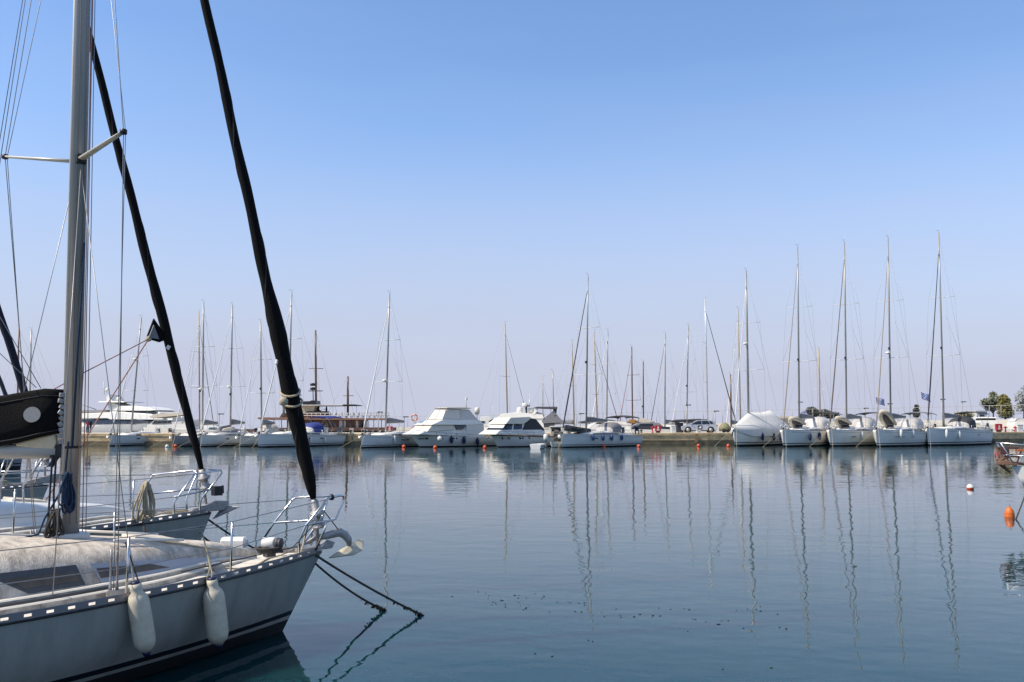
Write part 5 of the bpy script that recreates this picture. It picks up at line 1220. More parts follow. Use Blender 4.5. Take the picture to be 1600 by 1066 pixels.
for px in (793.5, 800.5, 814, 826, 817.5):
    x = fr.atx(px, fbm*.7, v*B_*.42); hb = hull_b(min(max(-x/9.6, 0), 1), B_, 2.0, .92); mb = MB(); mb.box((x, v*(hb*.965), fbm*.72), (.3, .10, .16), ry=-.5); mb.build('porthole', M['glass'], R, .03)
an = MB(); an.box((.05, 0, fbm+.05), (.7, .3, .08)); an.tube([(-.2, 0, fbm+.1), (.4, 0, fbm+.08), (.5, 0, fbm-.2)], .04, 6); an.box((.42, 0, fbm-.3), (.22, .36, .2), ry=.5); an.build('anchor', M['galv'], R)

# motor boats beyond the pier
def cruiser(Y, x0, label, parts, L, W_):
    c = PY(x0, 690, Y); fr = Frame('motor_yacht', label, 'motor yacht', (c.x, c.y), PI, 'motor yachts beyond the pier'); h_ = 2.1
    make_hull(fr, L, W_*2, h_, h_*.8, 1.6, (M['white'], M['white'], M['antifoul']), bow=2.3, tr=.92, fullness=1.2); make_deck(fr, L, W_*2, h_, h_*.8, M['deck_w'], bow=2.3, tr=.92)
    for nm, pts, k, m in parts: pblock(fr, nm, pts, W_*k, M[m], fr.root, fr.vis*W_*.7, W_*k*.85, bevel=.03 if m not in ('glass',) else 0)
    return fr
fr = cruiser(124, 752, 'white flybridge cruiser with black hardtop beyond the pair of motor yachts', [
 ('hull_side', [(758, 678), (766, 668), (846, 667), (850, 690), (762, 690)], 1.0, 'white'),
 ('cabin', [(762, 665), (772, 654), (848, 651), (850, 668), (764, 668)], .84, 'white'),
 ('cabin_window', [(762, 659), (770, 654.5), (790, 653.6), (786, 659)], .86, 'glass'),
 ('flybridge', [(776, 653), (784, 647), (806, 644), (848, 648), (850, 654), (800, 655)], .8, 'white'),
 ('windscreen', [(776, 647), (800, 645), (824, 646), (822, 649), (788, 650)], .70, 'tan_cloth'),
 ('seat_cover', [(824, 650), (838, 643), (850, 647), (851, 660), (836, 659)], .6, 'silver_cloth'),
 ('hardtop', [(834, 637), (840, 635.5), (870, 635.6), (872, 638), (868, 639), (842, 638)], .78, 'dark_cloth'),
 ('hardtop_strut', [(838, 638), (842, 638), (836, 648), (831, 648)], .74, 'white'),
 ('hardtop_strut', [(866, 638), (870.5, 638), (869, 651), (866, 651)], .74, 'dark_cloth'),
 ('cockpit_cover', [(846, 658), (866, 642), (876, 655), (880, 657), (879, 660), (848, 662)], .8, 'grey_cloth'),
 ('aft_cabin', [(846, 654), (866, 657), (866, 668), (847, 668)], .82, 'dark_cloth')], 14, 2.3)
R = fr.root
mb = MB(); p = fr.at(822.5, 650, 0); q = fr.at(822.5, 634, 0); mb.tube([p, q], .12, 8); mb.box(q+Vector((0, 0, .0)), (.9, .35, .16), ry=-.12); mb.build('radar_mast', M['black'], R)
mb = MB(); mb.lathe([(.02, -.2), (.34, -.18), (.4, 0), (.3, .18), (.03, .25)], fr.at(820, 632.5, 0), 12); mb.tube([fr.at(827, 634, 0), fr.at(828, 624, 0)], .06, 6); mb.build('radar_dome', M['white'], R)
for px in (812, 829.5):
    mb = MB(); mb.lathe([(.1, -.5), (.36, -.45), (.42, 0), (.34, .3), (.1, .44)], fr.at(px, 641, -fr.vis*.5), 12); mb.build('satellite_dome', M['white'], R)
tubes('antenna', [[fr.at(817, 640, 0), fr.at(817, 615, 0)], [fr.at(828, 640, 0), fr.at(828, 615, 0)], [fr.at(770, 655, 0), fr.at(770, 633, 0)]], .02, M['rail_white'], R)
fr = cruiser(132, 738, 'white cabin cruiser just right of the cream flybridge cover', [
 ('hull_side', [(742, 672), (750, 664), (790, 664), (790, 690), (746, 690)], 1.0, 'white'),
 ('cabin', [(746, 664), (752, 651), (764, 650), (770, 656), (772, 665)], .84, 'white'),
 ('cabin_window', [(750, 661), (751, 656.5), (760, 656.2), (757, 660.6)], .86, 'glass')], 9, 1.6)
fr = cruiser(117, 222, 'small motor cruiser under a beige canopy at the left quay', [
 ('hull_side', [(226, 674), (232, 664), (298, 664), (300, 690), (230, 690)], 1.0, 'white'),
 ('cabin', [(233, 664), (240, 658), (272, 656), (300, 657), (300, 666)], .84, 'silver_cloth'),
 ('canopy', [(234, 652), (240, 647.5), (285, 644.4), (288, 646), (286, 649), (240, 653.5)], .9, 'tan_cloth'),
 ('cabin', [(269, 657), (269, 652), (289, 651.5), (290, 657.5)], .7, 'white'),
 ('cabin_window', [(238, 662), (241, 658.5), (268, 657.5), (268, 661)], .86, 'glass')], 11, 1.9)
tubes('canopy_pole', [[fr.at(px, 650, s_*1.5), fr.at(px, 664, s_*1.5)] for px in (240, 262, 284) for s_ in (1, -1)], .03, M['steel'], fr.root)
fr = cruiser(124, 916, 'white hardtop boat behind the boom of the sloop with black dinghy', [
 ('hull_side', [(918, 668), (926, 663), (985, 662), (988, 690), (922, 690)], 1.0, 'white'),
 ('cabin', [(922, 664), (934, 659), (978, 660), (984, 668), (922, 668)], .84, 'white'),
 ('cabin_window', [(928, 663), (935, 660.2), (972, 661), (972, 664)], .86, 'glass'),
 ('roof', [(930, 659), (940, 657.2), (972, 659), (986, 664), (976, 664)], .9, 'cream')], 10, 1.8)
fr = cruiser(126, 980, 'dark motorboat with long grey cover behind the red box', [
 ('hull_side', [(984, 672), (990, 665), (1046, 667), (1048, 690), (986, 690)], 1.0, 'darkhull'),
 ('cabin_cover', [(988, 667), (998, 661), (1012, 660.2), (1030, 661), (1042, 672), (988, 673)], .84, 'grey_cloth'),
 ('side_window', [(996, 667), (1000, 662.5), (1020, 662), (1020, 668)], .86, 'glass')], 9, 1.7)
fr = cruiser(134, 970, 'boat under tan and rust canvas covers below the brown masts', [
 ('hull_side', [(972, 672), (978, 664), (1030, 664), (1032, 690), (976, 690)], 1.0, 'wood_lt'),
 ('canvas_cover', [(981, 660), (989, 654.5), (1000, 660), (990, 662)], .6, 'rust_cloth'),
 ('canvas_cover', [(993, 656.5), (1006, 653.4), (1022, 658.8), (1010, 661.4), (998, 660)], .8, 'tan_cloth')], 10, 1.8)
fr = cruiser(132, 1040, 'boat with dark flat canopy behind the silver car', [
 ('hull_side', [(1040, 670), (1048, 664), (1096, 664), (1098, 690), (1044, 690)], 1.0, 'white'),
 ('canopy', [(1052, 657.5), (1060, 655.6), (1094, 654.5), (1098, 656), (1084, 659), (1056, 660)], .9, 'dark_cloth'),
 ('cabin', [(1046, 668), (1050, 659), (1062, 660), (1064, 669)], .8, 'grey_cloth')], 9, 1.7)
# small boats between the motor yacht and the sloop with blue fenders
o = PZ(865, 699.3, 0); fr = Frame('dinghy', 'small white open boat with dark console beside the blue fendered sloop', 'dinghy', o+Vector((-.3, 0, 0)), PI*1.33)
make_hull(fr, 2.6, 1.3, .62, .55, .3, (M['white'], M['white'], M['antifoul']), n=12, zb=(.2, .15, .05)); make_deck(fr, 2.6, 1.3, .62, .55, M['deck_w'], n=12)
mb = MB(); p = fr.at(874, 690, 0); mb.box((-1.5, 0, 1.0), (.6, .6, 1.0)); mb.box((-1.45, 0, 1.65), (.45, .56, .35), ry=-.25); mb.build('console', M['black'], fr.root, .05)
ball_fender(fr, 874, 683, .17, 'fender_w', 'small round white fender on the open boat with dark console', fr.vis*.7)
o = PZ(846, 700.5, 0); fr = Frame('dinghy', 'small white tender with a grey outboard at the stern of a motor yacht', 'dinghy', o, PI*.42)
make_hull(fr, 2.8, 1.4, .5, .45, .3, (M['white2'], M['white2'], M['antifoul']), n=12, zb=(.2, .15, .05)); make_deck(fr, 2.8, 1.4, .5, .45, M['deck_w'], n=12)
mb = MB(); p = fr.at(853, 690, 0); mb.loft([[Vector((p.x+dx*.30*k, dy*.22*k, 1.05+dz)) for dx, dy in ((-1, -.6), (-.6, -1), (.6, -1), (1, -.5), (1, .5), (.6, 1), (-.6, 1), (-1, .6))] for dz, k in ((-.32, .75), (-.1, 1), (.25, 1), (.38, .6))], 0); ob = mb.build('outboard_motor', M['fender_w'], fr.root)
mb = MB(); mb.box((p.x, 0, .45), (.16, .12, .8)); mb.build('outboard_leg', M['grey_cloth'], ob, .02)
o = PY(870, 697, 108.5); fr = Frame('pilot_boat', 'small wooden workboat with tan cabin and white roof', 'boat', (o.x-1.0, o.y), PI)
make_hull(fr, 5.5, 1.9, 1.2, 1.0, .4, (M['wood_lt'], M['wood'], M['antifoul']), n=12); make_deck(fr, 5.5, 1.9, 1.2, 1.0, M['deck_w'], n=12)
pblock(fr, 'wheelhouse', [(861, 688), (860, 668), (877, 667), (878, 688)], .75, M['tan_cloth'], fr.root, fr.vis*.75)
pblock(fr, 'wheelhouse_window', [(862, 674), (862, 668.8), (876, 668.4), (876, 673)], .77, M['glass'], fr.root, fr.vis*.75, bevel=0)
pblock(fr, 'roof', [(858, 667.6), (862, 665.8), (879, 665.4), (879, 667.4)], .9, M['white'], fr.root, fr.vis*.75)

# ---------------------------------------------------------------- the big white yacht beyond the left quay
YB = 142
c = PY(340, 690, YB); fr = Frame('superyacht', 'large white motor yacht with dark window bands and raked mast at left', 'motor yacht', (c.x, c.y), -.30); R = fr.root; L_ = 27.0; W_ = 3.2
fbm = 3.0
make_hull(fr, L_, W_*2, fbm, 2.1, 2.6, (M['white'], M['white'], M['antifoul']), bow=2.6, tr=.92, fullness=1.2); make_deck(fr, L_, W_*2, fbm, 2.1, M['deck_w'], bow=2.6, tr=.92)
of = fr.vis*W_*.75
for nm, pts, k, m in [
 ('hull_side', [(62, 668), (130, 665.5), (250, 664), (320, 664), (330, 668), (322, 690), (66, 690)], .98, 'white'),
 ('main_deckhouse', [(108, 668), (124, 656), (240, 654), (290, 655), (300, 668)], .86, 'white'),
 ('deck_window', [(124, 655.5), (172, 653.8), (184, 655.4), (241, 656), (240, 662), (142, 663), (136, 661)], .88, 'glass'),
 ('upper_deck', [(80, 647.5), (125, 646.5), (190, 644), (236, 647), (260, 652), (258, 656), (176, 655.6), (172, 653.8), (80, 654)], .95, 'white'),
 ('bridge', [(182, 648), (190, 640.4), (236, 640), (250, 645.5), (240, 650)], .74, 'white'),
 ('bridge_window', [(192, 641.4), (238, 641), (246, 644.8), (240, 648.4), (204, 647.8)], .76, 'glass'),
 ('bridge_roof', [(176, 641), (186, 635), (206, 634), (232, 637), (244, 641), (236, 642), (190, 642)], .8, 'white'),
 ('sun_awning', [(112, 645.8), (122, 641), (160, 640.6), (166, 644.6)], .8, 'grey_cloth'),
 ('mast_arch', [(167, 646), (160, 628), (159.5, 620), (163, 616), (167, 624), (172, 630), (186, 634), (190, 646)], .5, 'white'),
 ('mast_wing', [(152, 628.6), (153, 627.2), (193, 627), (194, 628.6)], .75, 'white')]:
    pblock(fr, nm, pts, W_*k, M[m], R, of, W_*k*.9, bevel=.05 if m != 'glass' else 0)
mb = MB()
for i in range(5): 
    p = fr.at(203+i*6.2, 635.6, 0); mb.box(p, (.42, W_*1.1, .04), ry=.4)
mb.build('solar_panel', M['glass'], R)
for px, py, r in ((168, 609, .34), (186, 624, .42), (178, 624.5, .3)):
    mb = MB(); mb.lathe([(.05, -r*1.2), (r*.85, -r), (r, 0), (r*.7, r*.7), (.02, r)], fr.at(px, py, 0), 12); mb.tube([fr.at(px, py, 0)-Vector((0, 0, r)), fr.at(px, py+5, 0)], .07, 6); mb.build('satellite_dome', M['white'], R)
tubes('light_mast', [[fr.at(163.5, 617, 0), fr.at(162, 597, 0)], [fr.at(160, 606, 0), fr.at(166, 606, 0)]], .06, M['rail_white'], R)
tubes('davit', [[fr.at(128, 632.5, 0), fr.at(150, 640, 0)]], .06, M['grey_cloth'], R)
tubes('side_rail', [[fr.at(122+8*k, 655+8, of), fr.at(122+8*k, 668, of)] for k in range(20)]+[[fr.at(122, 664, of), fr.at(280, 662.5, of)]], .025, M['steel'], R)

# ---------------------------------------------------------------- brown tour ship
YS = 128
c = PY(612, 690, YS); fr = Frame('tour_ship', 'brown wooden excursion ship with cream funnel and open decks behind the quay', 'ship', (c.x, c.y), 0.0); R = fr.root; W_ = 3.0; of = fr.vis*W_*.8
make_hull(fr, 20.5, W_*2.1, 1.7, 1.8, 1.2, (M['wood'], M['wood'], M['antifoul']), bow=2.6, tr=.95); make_deck(fr, 20.5, W_*2.1, 1.7, 1.8, M['wood_lt'], bow=2.6, tr=.95)
for nm, pts, k, m in [
 ('bulwark', [(412, 673), (412, 668.8), (612, 668), (611, 673.4)], 1.02, 'wood'),
 ('saloon', [(448, 672), (448, 656), (567, 656), (567, 672)], .80, 'wood'),
 ('upper_deck', [(404, 654.2), (406, 652.2), (612, 653.8), (611, 656.4), (410, 656)], 1.06, 'wood_lt'),
 ('upper_house', [(437, 653), (441, 645.6), (506, 645), (506, 653.6)], .86, 'wood'),
 ('bar', [(478, 653), (478, 642.2), (506, 642.4), (506, 653)], .5, 'wood'),
 ('funnel', [(464.5, 646), (469.5, 633), (490.5, 633.4), (488.5, 643), (476, 643.4), (474, 646)], .55, 'funnel'),
 ('funnel_cap', [(470.5, 632.4), (471, 627), (482, 626.6), (484, 625.4), (491.5, 625.6), (492, 631.6)], .5, 'black'),
 ('awning', [(468, 634.2), (469, 632.6), (535, 632.4), (536, 634)], .85, 'silver_cloth'),
 ('awning', [(533, 633.8), (537, 632), (555, 632), (559, 633.6)], .85, 'dark_cloth')]:
    pblock(fr, nm, pts, W_*k, M[m], R, of, bevel=.03)
for px in (518, 530, 537, 545, 556, 565):
    a, b = fr.at(px, 669, of), fr.at(px+5 if px in (530, 556) else px+3.5, 657.5, of); mb = MB(); mb.box(((a.x+b.x)/2, 0, (a.z+b.z)/2), (abs(b.x-a.x), W_*1.62, abs(b.z-a.z))); mb.build('saloon_window', M['clear'] if px in (530, 537, 556) else M['glass'], R)
tubes('deck_post', [[fr.at(px, 673, s_*W_), fr.at(px, 656, s_*W_)] for px in list(range(416, 612, 12)) for s_ in (1, -1)], .05, M['wood'], R)
tubes('upper_rail', [[fr.at(px, 653, of*1.2), fr.at(px, 645.8, of*1.2)] for px in range(466, 610, 7)]+[[fr.at(466, 645.8, of*1.2), fr.at(609, 645.6, of*1.2)], [fr.at(466, 649.5, of*1.2), fr.at(609, 649.5, of*1.2)]], .035, M['rail_white'], R)
tubes('upper_rail', [[fr.at(px, 653, -of*1.2), fr.at(px, 645.8, -of*1.2)] for px in range(512, 610, 6)]+[[fr.at(466, 645.8, -of*1.2), fr.at(609, 645.6, -of*1.2)]], .035, M['rail_white'], R)
tubes('awning_pole', [[fr.at(px, 653, s_*W_*.8), fr.at(px, 633, s_*W_*.8)] for px in (470, 503, 520, 539, 557) for s_ in (1, -1)], .03, M['steel'], R)
mb = MB()
for px in range(514, 606, 9):
    p = fr.at(px, 650.5, 0); mb.box(p, (.42, .5, .06)); mb.box(p+Vector((.22, 0, .28)), (.05, .5, .55)); mb.box(p-Vector((0, 0, .25)), (.06, .4, .45))
mb.build('deck_seats', M['rail_white'], R)
for (tx, ty, bx_, by_), yards in (((493, 516, 494, 650), ((576, 4.2), (611, 4)),), ((543.5, 588, 543.5, 650), ((618.5, 3),))):
    a, b = fr.at(bx_, by_, 0), fr.at(tx, ty, 0); m_ = mast_tube('mast', a, b, .16, M['brown_mast'], R)
    for y_, w_ in yards:
        p = fr.at(tx, y_, 0); tubes('yard', [[p+Vector((-w_*.22, 0, 0)), p+Vector((w_*.26, 0, 0))]], .045, M['brown_mast'], m_)
    tubes('stay', [[b, fr.at(tx+34, 648, 0)], [b, fr.at(tx-34, 650, 0)], [b-Vector((0, 0, 1)), fr.at(tx+9, 648, W_)], [b-Vector((0, 0, 1)), fr.at(tx+9, 648, -W_)]], .016, M['farwire'], R)
for py in (601, 607.5):
    p = fr.at(488.5, py, 0); mb = MB(); mb.lathe([(.1, -.2), (.36, -.16), (.36, .14), (.2, .2)], p, 10); mb.box(p+Vector((.25, 0, -.15)), (.5, .1, .08)); mb.build('searchlight', M['black'], R)
tubes('light_bracket', [[fr.at(489, 610, 0), fr.at(489.5, 626, 0)], [fr.at(482, 611, 0), fr.at(503, 611, 0)]], .06, M['black'], R)

# ---------------------------------------------------------------- people
def person(base, h, pose, top, bottom, label, face=(0, -1)):
    """a continuous skinned body standing or sitting at base"""
    o = empty('person', base); o['_world'] = list(base); WT.append(o); tag(o, label, 'person')
    f = Vector((face[0], face[1], 0)).normalized(); r = Vector((f.y, -f.x, 0)); k = h/1.75; b0 = Vector(base)
    def P(x, y, z): return b0+(r*x+f*y+Vector((0, 0, z)))*k
    seat = pose == 'sit'; hz = .50 if seat else .92
    J = [P(0, 0, hz), P(0, 0, hz+.28), P(0, .02, hz+.50), P(0, .03, hz+.60), P(0, .05, hz+.72), P(0, .05, hz+.83)]; rad = [(.15, .11), (.14, .10), (.17, .10), (.055, .055), (.085, .10), (.06, .07)]
    E = [(i, i+1) for i in range(5)]
    for s_ in (-1, 1):
        n = len(J)
        if seat: leg = [P(s_*.10, .06, hz), P(s_*.12, .46, hz), P(s_*.12, .44, .08), P(s_*.12, .58, .05)]
        elif pose == 'walk': leg = [P(s_*.10, 0, hz-.06), P(s_*.10, .12*s_, .48), P(s_*.10, .20*s_-.06, .08), P(s_*.10, .20*s_+.08, .04)]
        else: leg = [P(s_*.10, 0, hz-.06), P(s_*.11, .02, .48), P(s_*.11, -.01, .08), P(s_*.12, .13, .04)]
        J += leg; rad += [(.09, .09), (.065, .065), (.045, .045), (.035, .04)]; E += [(0, n), (n, n+1), (n+1, n+2), (n+2, n+3)]
        n = len(J)
        if pose == 'reach': arm = [P(s_*.19, .02, hz+.46), P(s_*.24, .12, hz+.26), P(s_*.18, .36, hz+.26), P(s_*.17, .46, hz+.26)]
        else: arm = [P(s_*.19, 0, hz+.46), P(s_*.25, -.02, hz+.20), P(s_*.25, .14, hz+.02), P(s_*.24, .22, hz-.02)]
        J += arm; rad += [(.06, .06), (.045, .045), (.034, .034), (.028, .04)]; E += [(2, n), (n, n+1), (n+1, n+2), (n+2, n+3)]
    me = bpy.data.meshes.new('body'); me.from_pydata([p-b0 for p in J], E, []); ob = bpy.data.objects.new('body', me); COL.objects.link(ob); ob.parent = o
    sk = ob.modifiers.new('skin', 'SKIN')
    for i, q in enumerate(rad): me.skin_vertices[0].data[i].radius = (q[0]*k, q[1]*k)
    me.skin_vertices[0].data[0].use_root = True; sd = ob.modifiers.new('sub', 'SUBSURF'); sd.levels = 1; sd.render_levels = 1
    me.materials.append(bottom)
    hd = MB(); hc = P(0, .05, hz+.78); hd.lathe([(.01, -.12*k), (.055*k, -.10*k), (.078*k, -.03*k), (.082*k, .03*k), (.06*k, .09*k), (.01, .118*k)], hc, 12); hd.tube([hc+f*.075*k, hc+f*.10*k-Vector((0, 0, .02*k))], .014*k, 5); hd.build('head', M['skin'], o)
    hr = MB(); hr.lathe([(.086*k, .0), (.088*k, .04*k), (.066*k, .10*k), (.01, .13*k)], hc-f*.012*k, 12); hr.build('hair', M['black'], o)
    sh = MB(); ringz = ((hz-.05, .165, .12), (hz+.15, .155, .115), (hz+.35, .185, .12), (hz+.48, .20, .11), (hz+.55, .10, .085))
    sh.loft([[P(a*math.cos(t*PI/6), b*math.sin(t*PI/6)+.01, z) for t in range(12)] for z, a, b in ringz], 0); sh.build('shirt', top, o)
    return o
sY = YS-W_*.4
def ondeck(px): q = PY(px, 653, sY); return Vector((q.x, sY, fr.at(px, 653, of).z+.02))
person(ondeck(510), 1.75, 'reach', M['cloth_blue'], M['cloth_black'], 'person standing in dark clothes on the upper deck of the brown ship', (-1, -.2))
b = ondeck(497); b.z += .95
mb = MB(); mb.box(b-Vector((0, 0, .26)), (.5, .5, .5)); mb.box(b-Vector((0, 0, .73)), (.12, .12, .44)); st = mb.build('bar_stool', M['wood']); tag(recentre(st), 'brown seat under the seated person on the brown ship', 'seat')
person(b-Vector((0, 0, .47)), 1.7, 'sit', M['cloth_black'], M['cloth_black'], 'person seated in black on the upper deck of the brown ship', (.9, -.4))
person(onq(140, 2.5), 1.7, 'stand', M['cloth_red'], M['cloth_blue'], 'person in red standing on the left quay before the white yacht', (.4, -.9))
person(onq(144.5, 3.2), 1.72, 'walk', M['cloth_black'], M['cloth_blue'], 'person in black walking on the left quay', (.9, -.3))

# ---------------------------------------------------------------- things on the quay
def qthing(name, px, back, label, cat, group=None): return wthing(name, onq(px, back), label, cat, group)
def cabinet(px, back, wpx, h, label, emblem=True):
    o = qthing('fire_cabinet', px, back, label, 'fire cabinet', 'red fire cabinets on the quay'); b = Vector(o.location); w_ = wpx/F*b.y; dp = .35
    mb = MB(); mb.box(b+Vector((0, 0, .22+h/2)), (w_, dp, h)); mb.build('cabinet_body', M['red'], o, .02)
    mb = MB(); mb.box(b+Vector((0, 0, .11)), (w_*.7, dp*.7, .22)); mb.build('plinth', M['black'], o)
    mb = MB(); mb.box(b+Vector((0, -dp/2-.008, .22+h/2)), (w_*.92, .012, h*.92)); dr = mb.build('door', M['red'], o)
    if emblem:
        mb = MB(); c = b+Vector((-.02, -dp/2-.022, .22+h*.5))
        mb.prof([(0, 0)], .0) if False else None
        mb.add([c+Vector((x*.30, y, z*.34)) for y in (0, .006) for x, z in ((-.6, -.9), (.6, -.9), (.6, -.45), (-.6, -.45))]+[c+Vector((x*.30, y, z*.34)) for y in (0, .006) for x, z in ((-.35, -.3), (.35, -.3), (.42, .2), (.0, 1.0), (-.32, .25))],
               [(0, 1, 2, 3), (7, 6, 5, 4), (0, 4, 5, 1), (1, 5, 6, 2), (2, 6, 7, 3), (3, 7, 4, 0), (8, 9, 10, 11, 12), (17, 16, 15, 14, 13), (8, 13, 14, 9), (9, 14, 15, 10), (10, 15, 16, 11), (11, 16, 17, 12), (12, 17, 13, 8)])
        mb.build('flame_sign', M['rail_white'], dr)
    return o
cabinet(1027, 1.2, 9.2, .75, 'red fire cabinet with white sign left of the silver car')
cabinet(1557, 1.2, 10, .95, 'red fire cabinet with white sign at the right end of the quay')
cabinet(610, 1.2, 9, .62, 'red fire cabinet partly behind the sloop beside the brown ship')
cabinet(649, 1.4, 7.5, .6, 'red fire cabinet with a lifebuoy above it near the flybridge yacht', emblem=False)
def hydrant(px, label):
    o = qthing('fire_hydrant', px, 1.3, label, 'hydrant', 'red hydrants on the quay'); b = Vector(o.location)
    mb = MB(); mb.lathe([(.16, 0), (.16, .06), (.09, .08), (.09, .55), (.13, .58), (.13, .74), (.08, .82), (.02, .86)], b, 12); mb.build('hydrant_body', M['red'], o)
    for s_ in (-1, 1):
        mb = MB(); mb.lathe([(.06, 0), (.06, .14), (.075, .15), (.075, .20), (.01, .21)], b+Vector((s_*.06, 0, .64)), 10, axis=(s_, 0, 0)); mb.build('outlet', M['red'], o)
for px, l in ((1018.5, 'red hydrant touching the left side of a fire cabinet'), (1567.5, 'red hydrant just right of the last fire cabinet'), (1582.5, 'red hydrant beside the white pedestal at far right')): hydrant(px, l)
p = onq(648, 1.4)+Vector((0, 0, 1.55)); o = wthing('lifebuoy', onq(648, 1.8), 'red and white ring lifebuoy on a post near the flybridge yacht', 'lifebuoy'); mb = MB(); mb.tube([p+Vector((.36*math.cos(k*PI/12), 0, .36*math.sin(k*PI/12)+.35)) for k in range(25)], .085, 8)
for i in range(len(mb.mi)): mb.mi[i] = (i//8 % 6) < 2 and 1 or 0
mb.build('ring', (M['orange'], M['rail_white']), o); tubes('post', [[onq(648, 1.8), onq(648, 1.8)+Vector((0, 0, 2.2))]], .035, M['post'], o)
def pedestal(px, wpx, h, label, back=1.2):
    o = qthing('service_pedestal', px, back, label, 'pedestal', 'white service pedestals on the quay'); b = Vector(o.location); w_ = wpx/F*b.y
    mb = MB(); mb.box(b+Vector((0, 0, h/2)), (w_, w_*.8, h)); mb.build('pedestal_body', M['rail_white'], o, .04); mb = MB(); mb.box(b+Vector((0, 0, h+.03)), (w_*1.08, w_*.9, .06)); mb.build('lid', M['white'], o, .015)
    mb = MB(); mb.box(b+Vector((0, -w_*.4-.008, h*.62)), (w_*.5, .012, h*.3)); mb.build('socket_panel', M['silver_cloth'], o)
pedestal(1051, 7.5, .85, 'tall white pedestal just left of the silver car'); pedestal(1589, 9, 1.0, 'white pedestal at the far right end of the quay'); pedestal(550.5, 5.5, .55, 'white box beside the bollards in front of the brown ship'); pedestal(1577, 3.5, .35, 'low white box beside the right hydrant'); pedestal(1090, 6, .28, 'low white block under the door of the silver car', .4)
def bollard(px, label, s_=1.0):
    o = qthing('bollard', px, .7, label, 'bollard', 'black mooring bollards on the quay'); b = Vector(o.location); mb = MB()
    mb.lathe([(.20*s_, 0), (.20*s_, .03), (.11*s_, .06), (.11*s_, .24), (.22*s_, .32), (.22*s_, .37), (.08*s_, .42)], b, 12); mb.build('bollard_body', M['black'], o); mb = MB(); mb.box(b+Vector((0, 0, .012)), (.5, .5, .024)); mb.build('base_plate', M['galv'], o)
for px, l in ((531, 'mooring bollard nearest the blue canopied sloop'), (549, 'mooring bollard in front of the white box'), (572, 'mooring bollard beside the bow of the sloop by the brown ship'), (1546, 'mooring bollard left of the last red cabinet'), (1001, 'mooring bollard left of the red hydrant by the sloop stern')): bollard(px, l)
def lamp(px, ytop, label, Y=None, arms=1):
    b = onq(px, 6.0) if Y is None else Vector(((px-800)/F*Y, Y, QZ)); o = wthing('street_lamp', b, label, 'street lamp', 'lamp posts along the pier'); b = Vector(b); zt = PY(px, ytop, b.y).z
    tubes('pole', [[b, Vector((b.x, b.y, zt))]], .06, M['post'], o); mb = MB()
    mb.box(Vector((b.x+.22, b.y, zt)), (.7, .22, .12)); mb.build('lamp_head', M['black'], o, .02)
for px, y_, l in ((344, 647, 'lamp post behind the left sloops with upturned dinghy'), (592, 644, 'lamp post left of the white forestay by the brown ship'), (632, 651.5, 'short lamp post between brown ship and flybridge yacht'), (906, 646.5, 'lamp post left of the tall mast with dark forestay'), (1116, 642.5, 'lamp post above the rear of the silver car'), (1072.5, 633, 'lamp post above the windscreen of the silver car'), (1247, 628.5, 'lamp post left of the navy fendered sloop mast'), (1349.5, 638, 'lamp post right of the third sloop from the right'), (1387, 631, 'pale lamp post between the two striped flags'), (1470, 624, 'lamp post left of the last mast in the row'), (1502, 628, 'tall lamp post between the last mast and the trees')): lamp(px, y_, l)
# ladder and tyre-like rubber strip on the wall
def wallthing(px, w_, z0, z1, m, name, label, cat, lean=0, group=None):
    q = onq(px, -.10); o = wthing(name, Vector((q.x, q.y, z0)), label, cat, group); b = Vector((q.x, q.y, 0)); mb = MB()
    mb.add([b+Vector((lean*z+dx*w_/2, dy, z)) for z in (z0, z1) for dx, dy in ((-1, -.12), (1, -.12), (1, .05), (-1, .05))], [(0, 3, 2, 1), (4, 5, 6, 7), (0, 1, 5, 4), (1, 2, 6, 5), (2, 3, 7, 6), (3, 0, 4, 7)]); mb.build('rubber_pad', M[m], o)
    return o
wallthing(1546, .75, -.3, QZ-.06, 'black', 'quay_fender', 'slanting black rubber strip on the quay wall right of the last sloop', 'quay fender', -.55)
wallthing(1086.5, .34, .15, QZ-.10, 'concrete_wet', 'quay_fender', 'dark vertical joint strip on the wall below the silver car', 'quay fender')
for px, l in ((529, 'dark vertical pile nearest the blue canopied sloop'), (552, 'dark vertical pile next to the sloop beside the brown ship')): wallthing(px, .12, -.3, .95, 'concrete_wet', 'quay_pile', l, 'pile', 0, 'dark piles against the quay wall')
b = onq(541.5, -.12); o = wthing('quay_ladder', Vector((b.x, b.y, -.2)), 'dark ladder hanging on the quay wall in front of the brown ship', 'ladder'); tubes('rail', [[Vector((b.x+s_*.2, b.y-.05, -.2)), Vector((b.x+s_*.2, b.y-.05, QZ+.1))] for s_ in (-1, 1)], .03, M['black'], o, 5); tubes('rung', [[Vector((b.x-.2, b.y-.05, z)), Vector((b.x+.2, b.y-.05, z))] for z in (.1, .4, .7, 1.0, 1.3)], .02, M['black'], o, 5)
